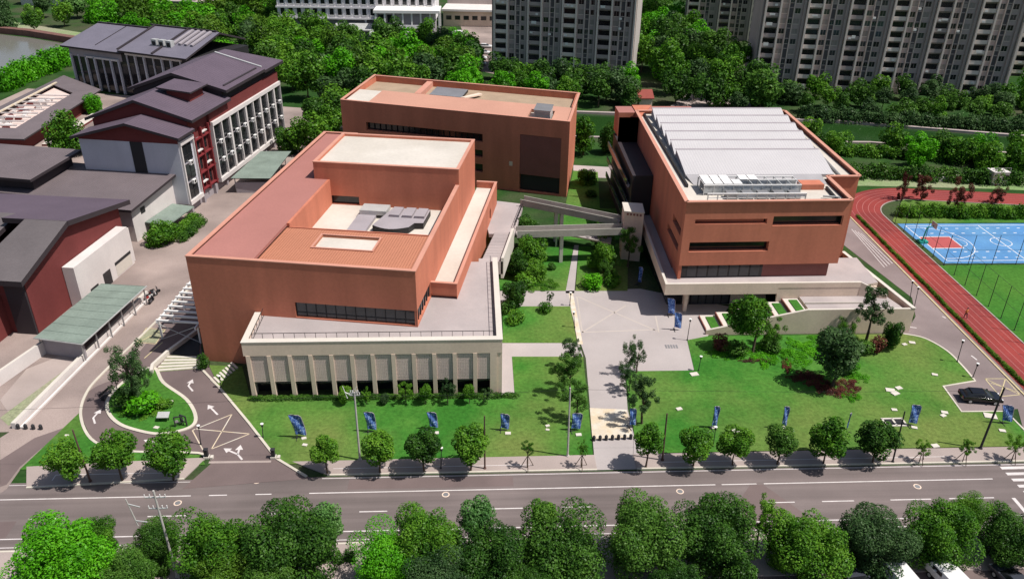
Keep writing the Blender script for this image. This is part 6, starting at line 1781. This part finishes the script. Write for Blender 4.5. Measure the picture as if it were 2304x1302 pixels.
# feather flags with a pole, weighted foot and printed cloth
def flag(label, fx, fy, tx, ty, wpx, turn, tilt_w=0.0):
    f = ground_at(fx, fy, .1)
    q_, t_ = wall_at(tx, ty, f.y)
    h = max(q_.z - .1, 1.6); w = max(wpx * t_ / FPX, .5)
    dx = q_.x - f.x
    t = thing('feather_flag', label, 'flag', tuple(f), turn, 'blue printed flags on the lawn')
    pts = []
    n_ = 9
    for i in range(n_ + 1):
        s = i / n_
        pts.append((dx * s + .12 * math.sin(s * 2.4), 0, h * s))
    b = MB()
    for i in range(n_): b.tube(pts[i], pts[i + 1], .025, .022, 'pole_dark', 6)
    b.tube(pts[-1], (pts[-1][0] + w * .55, 0, h * .985), .02, .015, 'pole_dark', 6)
    b.build('pole', t, at=(0, 0, 0))
    b = MB()
    rows = 10
    gl = []
    for i in range(rows + 1):
        s = .16 + .83 * i / rows
        base = dx * s + .12 * math.sin(s * 2.4)
        ww = w * (.86 + .14 * s) * (1 if i < rows else .8)
        gl.append([(base + .03 + ww * k / 4, .07 * math.sin(k * 1.5 + i * .6), h * s - (.05 * k if i == 0 else .02 * k)) for k in range(5)])
    for i in range(rows):
        for k in range(4):
            q4 = [gl[i][k], gl[i][k + 1], gl[i + 1][k + 1], gl[i + 1][k]]
            b.face(q4, 'pink_edge' if k == 3 and False else 'flag')
            b.face([(x, y + .012, z) for x, y, z in q4][::-1], 'flag')
    b.build('cloth', t, at=(0, 0, 0))
    b = MB()
    for i in range(rows): b.bar(gl[i][4], gl[i + 1][4], .05, .05, 'pink_edge')
    for k in range(4): b.bar(gl[rows][k], gl[rows][k + 1], .05, .05, 'pink_edge')
    b.build('hem', t, at=(0, 0, 0))
    b = MB(); b.bar((-.6, 0, .03), (.6, 0, .03), .06, .05, 'pole_dark'); b.bar((0, -.6, .03), (0, .6, .03), .06, .05, 'pole_dark'); b.tube((0, 0, 0), (0, 0, .2), .12, .1, 'pole_dark', 8); b.build('foot', t, at=(0, 0, 0))
    for c in t.children: c.location = (0, 0, 0)
    return t


for a in (
    ('widest leaning blue and white flag, first right of the drive', 668, 985, 646, 932, 26, .1),
    ('blue flag right of the white pole below the colonnade', 828, 972, 816, 926, 22, .1),
    ('third blue flag from the drive, above a round street tree', 968, 966, 958, 926, 20, .15),
    ('fourth blue flag from the drive, right of the brown pole', 1126, 968, 1124, 930, 20, 0),
    ('purple-blue flag left of the front path among thin trees', 1284, 970, 1286, 930, 24, .2),
    ('narrow bright blue flag right of the front path', 1416, 962, 1414, 918, 17, .3),
    ('pale purple flag on the right lawn, left of two thin ones', 1600, 965, 1606, 914, 15, .35),
    ('thin pale flag in the middle of the right lawn', 1757, 965, 1763, 914, 15, .35),
    ('flag seen edge-on at the right lawn', 1904, 970, 1911, 930, 12, 1.0),
    ('broad dark blue flag below the white manhole slabs', 2042, 958, 2050, 910, 24, .1),
    ('broad blue flag at the kerb below the black car', 2255, 952, 2254, 910, 26, 0),
    ('blue and white flag standing at the plaza before the east hall', 1517, 742, 1516, 702, 17, 0),
    ('blue and white flag in the shadow under the east hall corner', 1503, 710, 1500, 670, 17, 0),
    ('pale flag in the deep shade left of the east hall entrance', 1434, 640, 1436, 600, 10, .3),
):
    flag(*a)
blk = MB().box(-.35, .35, -.25, .25, 0, .12, 'stone_white').mesh('slab')
G_S = 'white slabs lying on the lawns'
for k, (x, y, s, lb) in enumerate(((684, 986, 1, 'white slab beside the widest leaning flag'), (686, 1001, 1, 'white slab below the widest leaning flag'), (844, 979, 1, 'white slab beside the flag right of the pole'), (981, 974, 1.2, 'white slab at the foot of the third flag'), (1143, 975, 1.2, 'white slab at the foot of the fourth flag'), (1302, 978, 1.2, 'white slab below the purple-blue flag'),
        (1232, 958, .9, 'white slab alone left of the path trees'), (1232, 967, .8, 'dark-edged slab below the lone slab left of the path trees'), (1528, 920, 1.3, 'white slab alone on the lawn right of the front path'), (1605, 962, 1.1, 'white slab at the pale purple flag'), (1655, 969, 1.5, 'long white slab between the two pale flags'), (1762, 962, 1.1, 'white slab at the thin pale flag'),
        (2003, 878, 2.0, 'large white slab in the middle of the right lawn'), (2022, 873, 1.5, 'smaller white slab joined to the large one'), (2014, 885, 1.8, 'white slab below the large one'), (2012, 922, 1.2, 'white slab above the framed hatch'), (2057, 962, 1.2, 'white slab under the broad dark blue flag'), (2125, 928, 1.4, 'white slab left of the parking bay corner'), (2122, 935, 1.2, 'white slab just below the one left of the parking bay'), (2103, 843, 1.3, 'white slab near the curved kerb of the right lawn'),
        (2035, 775, 1.2, 'small white slab in the upper corner of the right lawn'), (2052, 771, 1.5, 'white slab nearest the ramp wall corner'), (1562, 842, 1.9, 'white slab at the plaza corner on the lawn'), (2228, 936, 2.6, 'large white slab below the parking bay'), (2255, 969, 1.3, 'white slab below the kerb flag'), (2104, 1003, 1.5, 'white slab at the pavement edge of the right lawn'), (352, 962, 1.1, 'white slab on the loop island'), (150, 980, .8, 'white slab on the triangle lawn by the lane'), (386, 903, .9, 'white slab on the loop island by the shrubs'))):
    p = ground_at(x, y, .1)
    t = bpy.data.objects.new('lawn_slab', blk); COL.objects.link(t); t.location = (p.x, p.y, .09); t.scale = (s * .8, s * .8, 1); t.rotation_euler = (0, 0, rnd.uniform(-.4, .4))
    tag(t, lb, 'slab', G_S)
p = ground_at(2012, 950, .1)
t = thing('framed_hatch', 'white framed double hatch in the right lawn left of the broad flag', 'hatch', tuple(p))
b = MB(p)
for x in (-1.25, 0, 1.25): b.box(x - .12, x + .12, -.7, .7, 0, .12, 'stone_white')
for y in (-.7, .7): b.box(-1.37, 1.37, y - .12, y + .12, 0, .12, 'stone_white')
b.build('frame', t)
b = MB(p); b.box(-1.13, -.12, -.58, .58, 0, .05, 'frame_dark'); b.build('lid', t)
b = MB(p); b.box(.12, 1.13, -.58, .58, 0, .05, 'frame_dark'); b.build('lid', t)
mh = MB()
mh.tube((0, 0, 0), (0, 0, .006), .42, .42, 'stone', 14); mh.tube((0, 0, .006), (0, 0, .009), .3, .3, 'steel', 12)
mh = mh.mesh('manhole')
for x, y, lb in ((1003, 1112, 'pale manhole cover in the road below the middle flags'), (400, 1131, 'pale manhole cover in the road near the leaning white pole'), (1530, 1105, 'pale manhole cover in the road opposite the entrance'), (2064, 1094, 'pale manhole cover in the road near the zebra crossing'), (578, 1082, 'small dark manhole cover in the drive mouth')):
    p = ground_at(x, y); t = bpy.data.objects.new('manhole_cover', mh); COL.objects.link(t); t.location = (p.x, p.y, .024); tag(t, lb, 'manhole cover')

# bollards across the front path and the lane
bo = MB(); bo.tube((0, 0, 0), (0, 0, .55), .2, .2, 'pole_dark', 10); bo.tube((0, 0, .55), (0, 0, .7), .2, .08, 'pole_dark', 10); bo = bo.mesh('bollard')
for k in range(7):
    p = ground_at(1336 + k * 13.8, 991 - k * .6); t = bpy.data.objects.new('bollard', bo); COL.objects.link(t); t.location = (p.x, p.y, .06)
    tag(t, ('first', 'second', 'third', 'fourth', 'fifth', 'sixth', 'last')[k] + ' dark bollard from the left across the front path', 'bollard', 'bollards across the front path')
for k in range(4):
    p = ground_at(42 + k * 17, 964 + k * .5); t = bpy.data.objects.new('bollard', bo); COL.objects.link(t); t.location = (p.x, p.y, .03)
    tag(t, ('first', 'second', 'third', 'last')[k] + ' dark bollard from the left across the lane mouth', 'bollard', 'bollards across the lane')

# gate pillars with dark lamps at the drive mouth
for x, y, lb in ((466, 1030, 'dark gate post at the left of the drive mouth'), (616, 1030, 'dark gate post at the right of the drive mouth')):
    p = ground_at(x, y); t = thing('gate_post', lb, 'gate post', (p.x, p.y, .05), group='gate posts of the drive')
    b = MB((p.x, p.y, .05)); b.box(-.3, .3, -.3, .3, 0, .25, 'stone_white'); b.build('base', t)
    b = MB((p.x, p.y, .05)); b.box(-.2, .2, -.2, .2, .25, 1.15, 'pole_dark'); b.box(-.24, .24, -.24, .24, 1.15, 1.25, 'pole_dark'); b.build('cabinet', t)
    b = MB((p.x, p.y, .05)); b.box(.45, .75, -.35, .15, 0, .3, 'stone_white'); b.build('footing', t)

# island sign board and frame rack
p = ground_at(370, 945, .12)
t = thing('info_board', 'low grey sloping board on the loop island', 'board', tuple(p))
b = MB(p); b.slab([(-.7, -.4, .7), (.7, -.4, .7), (.7, .4, 1.0), (-.7, .4, 1.0)], .08, 'galv'); b.build('panel', t)
for x in (-.5, .5):
    b = MB(p); b.box(x - .05, x + .05, -.05, .05, 0, .8, 'pole_dark'); b.build('leg', t)
p = ground_at(404, 958, .12)
t = thing('garden_sculpture', 'dark square frame sculpture on the loop island beside the board', 'sculpture', tuple(p))
for k, (ang_, dx) in enumerate(((.3, 0), (-.5, .5))):
    b = MB((p.x + dx, p.y + .2 * k, p.z), ang_)
    for x in (-.45, .45): b.box(x - .06, x + .06, -.06, .06, 0, 1.4, 'pole_dark')
    b.box(-.45, .45, -.06, .06, 1.3, 1.42, 'pole_dark'); b.box(-.45, .45, -.05, .05, .5, .58, 'pole_dark'); b.tube((-.2, -.03, .7), (-.2, .03, .7), .2, .2, 'mauve_wall', 10)
    b.build('frame', t)
t = thing('bench', 'small dark bench at the left kerb of the loop island', 'bench', tuple(ground_at(240, 893, .05)))
b = MB(t.location, R(75)); b.box(-.9, .9, -.22, .22, .4, .46, 'pole_dark'); b.build('seat', t)
b = MB(t.location, R(75)); b.box(-.9, .9, .2, .26, .55, .9, 'pole_dark'); b.build('backrest', t)
for s in (-.75, .75):
    b = MB(t.location, R(75)); b.box(s - .04, s + .04, -.2, .2, 0, .4, 'pole_dark'); b.build('leg', t)


# cars
def car(label, x, y, rz, paint, L_=4.7, Wd=1.84, Hh=1.48, z=.05, van=False, detail=True, group=None, cat='car'):
    t = thing('parked_van' if van else 'parked_car', label, cat, (x, y, z), rz, group)
    prof = ([(-.5, .28), (-.5, .62), (-.47, .74), (-.40, .95), (-.385, .98), (.30, .98), (.37, .9), (.44, .62), (.495, .55), (.5, .28)] if van else
            [(-.5, .3), (-.5, .6), (-.475, .66), (-.30, .69), (.16, .68), (.44, .60), (.49, .5), (.5, .3)])
    def loft(sections, mat, nm):
        b = MB(); n_ = len(sections[0])
        i0 = len(b.v)
        for s in sections: b.v += [tuple(p_) for p_ in s]
        k_ = b.mi(mat)
        for a_ in range(len(sections) - 1):
            for j in range(n_):
                q = (j + 1) % n_
                b.f.append((i0 + a_ * n_ + j, i0 + a_ * n_ + q, i0 + (a_ + 1) * n_ + q, i0 + (a_ + 1) * n_ + j)); b.m.append(k_)
        b.f.append(tuple(reversed(range(i0, i0 + n_)))); b.m.append(k_)
        b.f.append(tuple(range(i0 + (len(sections) - 1) * n_, i0 + len(sections) * n_))); b.m.append(k_)
        o_ = b.build(nm, t, smooth=True, at=(0, 0, 0)); o_.location = (0, 0, 0)
        bev = o_.modifiers.new('round', 'BEVEL'); bev.width = .07; bev.segments = 2
        return o_
    W2 = Wd / 2
    body = [[(px_ * L_, s * W2 * k, pz * Hh * f) for px_, pz in prof] for s, k, f in ((-1, .9, .97), (-1, 1, .96), (-1, .93, 1.0), (1, .93, 1.0), (1, 1, .96), (1, .9, .97))]
    body = [[(px_ * L_, yk * W2, pz * Hh) for px_, pz in prof] for yk in (-1, -.97, .97, 1)]
    loft(body, paint, 'body')
    if not van:
        cab = [(-.44, .67), (-.30, .985), (-.05, 1.0), (.06, .97), (.27, .68)]
        loft([[(px_ * L_ * k2, yk * W2, (.66 + (pz - .66) * zf) * Hh) for px_, pz in cab] for yk, zf, k2 in ((-.93, .02, 1), (-.76, .93, .97), (.76, .93, .97), (.93, .02, 1))], 'glass', 'cabin_glass')
        b = MB(); b.hexa([(-.31 * L_, -.73 * W2, .93 * Hh), (.08 * L_, -.73 * W2, .93 * Hh), (.08 * L_, .73 * W2, .93 * Hh), (-.31 * L_, .73 * W2, .93 * Hh)], [(-.29 * L_, -.68 * W2, 1.0 * Hh), (.04 * L_, -.68 * W2, 1.0 * Hh), (.04 * L_, .68 * W2, 1.0 * Hh), (-.29 * L_, .68 * W2, 1.0 * Hh)], paint)
        o_ = b.build('roof', t, at=(0, 0, 0)); o_.location = (0, 0, 0)
    else:
        b = MB(); b.slab([(.30 * L_, -.84 * W2, .985 * Hh), (.435 * L_, -.9 * W2, .66 * Hh), (.435 * L_, .9 * W2, .66 * Hh), (.30 * L_, .84 * W2, .985 * Hh)], .03, 'glass'); o_ = b.build('windscreen', t, at=(0, 0, 0)); o_.location = (.02, 0, .03)
        for s in (-1, 1):
            b = MB(); b.box(.05 * L_, .3 * L_, min(s * W2, s * W2 * 1.01), max(s * W2, s * W2 * 1.01), .66 * Hh, .9 * Hh, 'glass'); o_ = b.build('side_window', t, at=(0, 0, 0)); o_.location = (0, 0, 0)
    if detail:
        wm = MB(); wm.tube((0, -.1, 0), (0, .1, 0), .33, .33, 'tyre', 14); wm.tube((0, -.11, 0), (0, .11, 0), .2, .2, 'galv', 10); wm = wm.mesh('wheel')
        for sx in (-.31, .31):
            for sy in (-1, 1): inst('wheel', wm, t, (sx * L_, sy * (W2 - .09), .33))
        for sy in (-1, 1):
            b = MB(); b.box(.465 * L_, .497 * L_, min(sy * .55, sy * .82), max(sy * .55, sy * .82), .5 * Hh - .07, .5 * Hh + .06, 'white'); o_ = b.build('headlight', t, at=(0, 0, 0)); o_.location = (0, 0, 0)
            b = MB(); b.box(-.503 * L_, -.49 * L_, min(sy * .55, sy * .8), max(sy * .55, sy * .8), .5 * Hh, .5 * Hh + .14, 'red_car'); o_ = b.build('tail_light', t, at=(0, 0, 0)); o_.location = (0, 0, 0)
            b = MB(); b.box(.19 * L_, .23 * L_, min(sy * W2, sy * (W2 + .17)), max(sy * W2, sy * (W2 + .17)), .68 * Hh, .76 * Hh, paint); o_ = b.build('mirror', t, at=(0, 0, 0)); o_.location = (0, 0, 0)
    return t


p = ground_at(2203, 901)
car('black saloon car parked in the bay cut into the right lawn', p.x, p.y, R(-9), 'black_car', 4.9, 1.9, 1.5)
for lb, x, y, rz, paint, van in (
    ('white van parked nose to the near tree row, left of two', 2012, 1302, 1.75, 'white_car', True), ('white van parked right of the first white van', 2120, 1302, 1.8, 'white_car', True),
    ('dark grey car parked at the lower right corner', 2265, 1302, 1.75, 'grey_car', False), ('dark car in the shade left of the white vans', 1930, 1318, 1.7, 'grey_car', False)):
    p = ground_at(x, y); car(lb, p.x, p.y - 1.0, rz, paint, 4.8, 1.9, 2.0 if van else 1.5, .02, van)
for k, (x, y, lb) in enumerate(((1088, 122, 'white car parked in the far road bay, nearest the tower'), (1080, 134, 'white car in the far road bay, second from the front'), (1078, 147, 'white car in the far road bay, front of the row'), (1092, 108, 'white car in the far road bay, behind the others'), (1030, 82, 'white van on the far road by the low pink block'))):
    p = ground_at(x, y); car(lb, p.x, p.y, R(-8), 'white_car', 4.8, 1.9, 2.2 if k == 4 else 1.5, .04, k == 4, False, 'cars parked by the far road')
for k, (x, y, lb) in enumerate(((700, 128, 'white car in the clearing of the wood, left one'), (722, 132, 'white car in the clearing of the wood, right one'))):
    p = ground_at(x, y); car(lb, p.x, p.y, R(20), 'white_car', 4.8, 1.9, 1.5, .04, False, False)

# scooters at the end of the lane wall
def scooter(lb, x, y, rz, paint):
    t = thing('scooter', lb, 'scooter', (x, y, .04), rz, 'scooters parked at the lane wall end')
    wm = MB(); wm.tube((0, -.05, 0), (0, .05, 0), .24, .24, 'tyre', 12)
    wm = wm.mesh('wheel')
    for sx in (-.6, .62): inst('wheel', wm, t, (sx, 0, .24))
    for nm, f in (('body', lambda b: b.hexa([(-.75, -.16, .3), (-.1, -.16, .25), (-.1, .16, .25), (-.75, .16, .3)], [(-.8, -.12, .7), (-.1, -.12, .62), (-.1, .12, .62), (-.8, .12, .7)], paint)),
                  ('seat', lambda b: b.box(-.78, -.1, -.14, .14, .7, .8, 'tyre')), ('footboard', lambda b: b.box(-.1, .4, -.15, .15, .24, .3, 'tyre')),
                  ('leg_shield', lambda b: b.hexa([(.36, -.2, .28), (.46, -.2, .28), (.46, .2, .28), (.36, .2, .28)], [(.28, -.16, .95), (.36, -.16, .95), (.36, .16, .95), (.28, .16, .95)], paint)),
                  ('handlebar', lambda b: b.bar((.3, -.32, 1.05), (.3, .32, 1.05), .05, .05, 'tyre'))):
        b = MB(); f(b); o_ = b.build(nm, t, at=(0, 0, 0)); o_.location = (0, 0, 0)


for k, (x, y, rz, paint, lb) in enumerate(((336, 672, 1.2, 'red_car', 'red scooter at the lane wall end'), (345, 668, 1.0, 'white_car', 'white scooter behind the red one at the wall end'), (342, 680, 1.5, 'grey_car', 'dark scooter nearest the street at the wall end'), (350, 660, .8, 'grey_car', 'dark scooter farthest along the lane at the wall end'))):
    p = ground_at(x, y); scooter(lb, p.x, p.y, rz, paint)

# tall thin posts of the ball fence round the court and the field
pf = MB(); pf.tube((0, 0, 0), (0, 0, 5.6), .06, .05, 'pole_dark', 6); pf.tube((0, 0, 0), (0, 0, .12), .14, .14, 'pole_dark', 6); pf = pf.mesh('fence_post')
bf = thing('ball_fence', 'dark thin-posted ball fence along the track side of court and field', 'fence', (80, 120, 0))
for k in range(21):
    y = 137.6 - k * 3.6
    x = 80.4 if y > 120 else 80.4 - (120 - y) * .04
    inst('fence_post', pf, bf, (x - 80, y - 120, 0))
for k in range(12): inst('fence_post', pf, bf, (80.6 + k * 4.2 - 80, 119.9 - .05 * k - 120, 0))
b = MB()
for z in (2.8, 5.55): b.bar((80.4, 137.6, z), (80.4, 120, z), .03, .03, 'pole_dark'); b.bar((80.4, 120, z), (78.3, 65.6, z), .03, .03, 'pole_dark'); b.bar((80.6, 119.95, z), (127, 119.3, z), .03, .03, 'pole_dark')
b.build('fence_wire', bf)
for lb, x, y, s in (('basketball stand with a teal base at the near left of the blue court', 81.6, 129, 1), ('basketball stand at the right end of the blue court', 110.9, 129, -1)):
    t = thing('basketball_stand', lb, 'basketball hoop', (x, y, .06))
    b = MB(t.location); b.box(-.9, .6, -.6, .6, 0, .45, 'teal'); b.build('base', t)
    b = MB(t.location); b.bar((-.3 * s, 0, .4), (0, 0, 3.0), .18, .18, 'teal'); b.bar((0, 0, 3.0), (s * 1.2, 0, 3.3), .12, .12, 'teal'); b.build('post', t)
    b = MB(t.location); b.box(s * 1.2 - .03, s * 1.2 + .03, -.9, .9, 2.9, 3.95, 'glass_light'); b.build('backboard', t)
    b = MB(t.location)
    for k in range(10):
        a0, a1 = k * .628, (k + 1) * .628
        b.bar((s * 1.47 + .23 * math.cos(a0), .23 * math.sin(a0), 3.05), (s * 1.47 + .23 * math.cos(a1), .23 * math.sin(a1), 3.05), .03, .03, 'court_red')
    b.build('rim', t)

# a walker in orange on the running track
def person(lb, x, y, rz, top, low):
    t = thing('person', lb, 'person', (x, y, .06), rz)
    vs_ = [(0, 0, .95), (0, 0, 1.18), (0, 0, 1.42), (0, 0, 1.52), (0, .02, 1.66), (-.19, 0, 1.4), (-.25, .05, 1.14), (-.22, .16, .92), (.19, 0, 1.4), (.26, -.04, 1.14), (.24, .06, .9), (-.1, 0, .9), (-.11, .12, .5), (-.11, .1, .08), (-.11, .24, .04), (.1, 0, .9), (.11, -.1, .5), (.11, -.24, .1), (.11, -.12, .04)]
    es = [(0, 1), (1, 2), (2, 3), (3, 4), (2, 5), (5, 6), (6, 7), (2, 8), (8, 9), (9, 10), (0, 11), (11, 12), (12, 13), (13, 14), (0, 15), (15, 16), (16, 17), (17, 18)]
    rs = [.15, .14, .17, .06, .11, .07, .05, .04, .07, .05, .04, .1, .07, .05, .045, .1, .07, .05, .045]
    me = bpy.data.meshes.new('body'); me.from_pydata(vs_, es, []); me.materials.append(M[top]); me.materials.append(M[low]); me.materials.append(M['skin'])
    o_ = bpy.data.objects.new('body', me); COL.objects.link(o_); o_.parent = t
    sk = o_.modifiers.new('skin', 'SKIN'); me.skin_vertices[0].data[0].use_root = True
    for i, r_ in enumerate(rs): me.skin_vertices[0].data[i].radius = (r_, r_ * .85)
    o_.modifiers.new('sub', 'SUBSURF').levels = 1
    bpy.context.view_layer.update()
    ev = o_.evaluated_get(bpy.context.evaluated_depsgraph_get()); m2 = bpy.data.meshes.new_from_object(ev)
    o_.modifiers.clear(); o_.data = m2
    for pl_ in m2.polygons:
        z = pl_.center.z
        pl_.material_index = 2 if z > 1.5 or (z < 1.0 and abs(pl_.center.x) > .2) else (0 if z > .93 else 1)
        pl_.use_smooth = True
    b = MB(); b.tube((0, .0, 1.7), (0, -.01, 1.79), .115, .07, 'dark_cloth', 8); h_ = b.build('hair', t, at=(0, 0, 0)); h_.location = (0, 0, 0)


p = ground_at(2171, 716)
person('person in an orange top walking on the red running track', p.x, p.y, .3, 'orange_cloth', 'dark_cloth')

# overhead wires along the street
for lb, z, yy in (('thin overhead wire along the hall side pavement', 8.7, 71.6),):
    t = thing('overhead_wire', lb, 'wire', (0, yy, z))
    b = MB()
    for a_, c_ in (((-14.0, 71.7, 8.9), (10.5, 71.6, 9.4)), ((10.5, 71.6, 9.4), (62, 71.5, 8.4)), ((-80, 70, 8.6), (-14.0, 71.7, 8.9))):
        for k in range(8):
            f0, f1 = k / 8, (k + 1) / 8
            g_ = lambda f: (a_[0] + (c_[0] - a_[0]) * f, a_[1] + (c_[1] - a_[1]) * f, a_[2] + (c_[2] - a_[2]) * f - 3.2 * f * (1 - f) * .35)
            b.bar(g_(f0), g_(f1), .018, .018, 'frame_dark')
    b.build('strand', t)
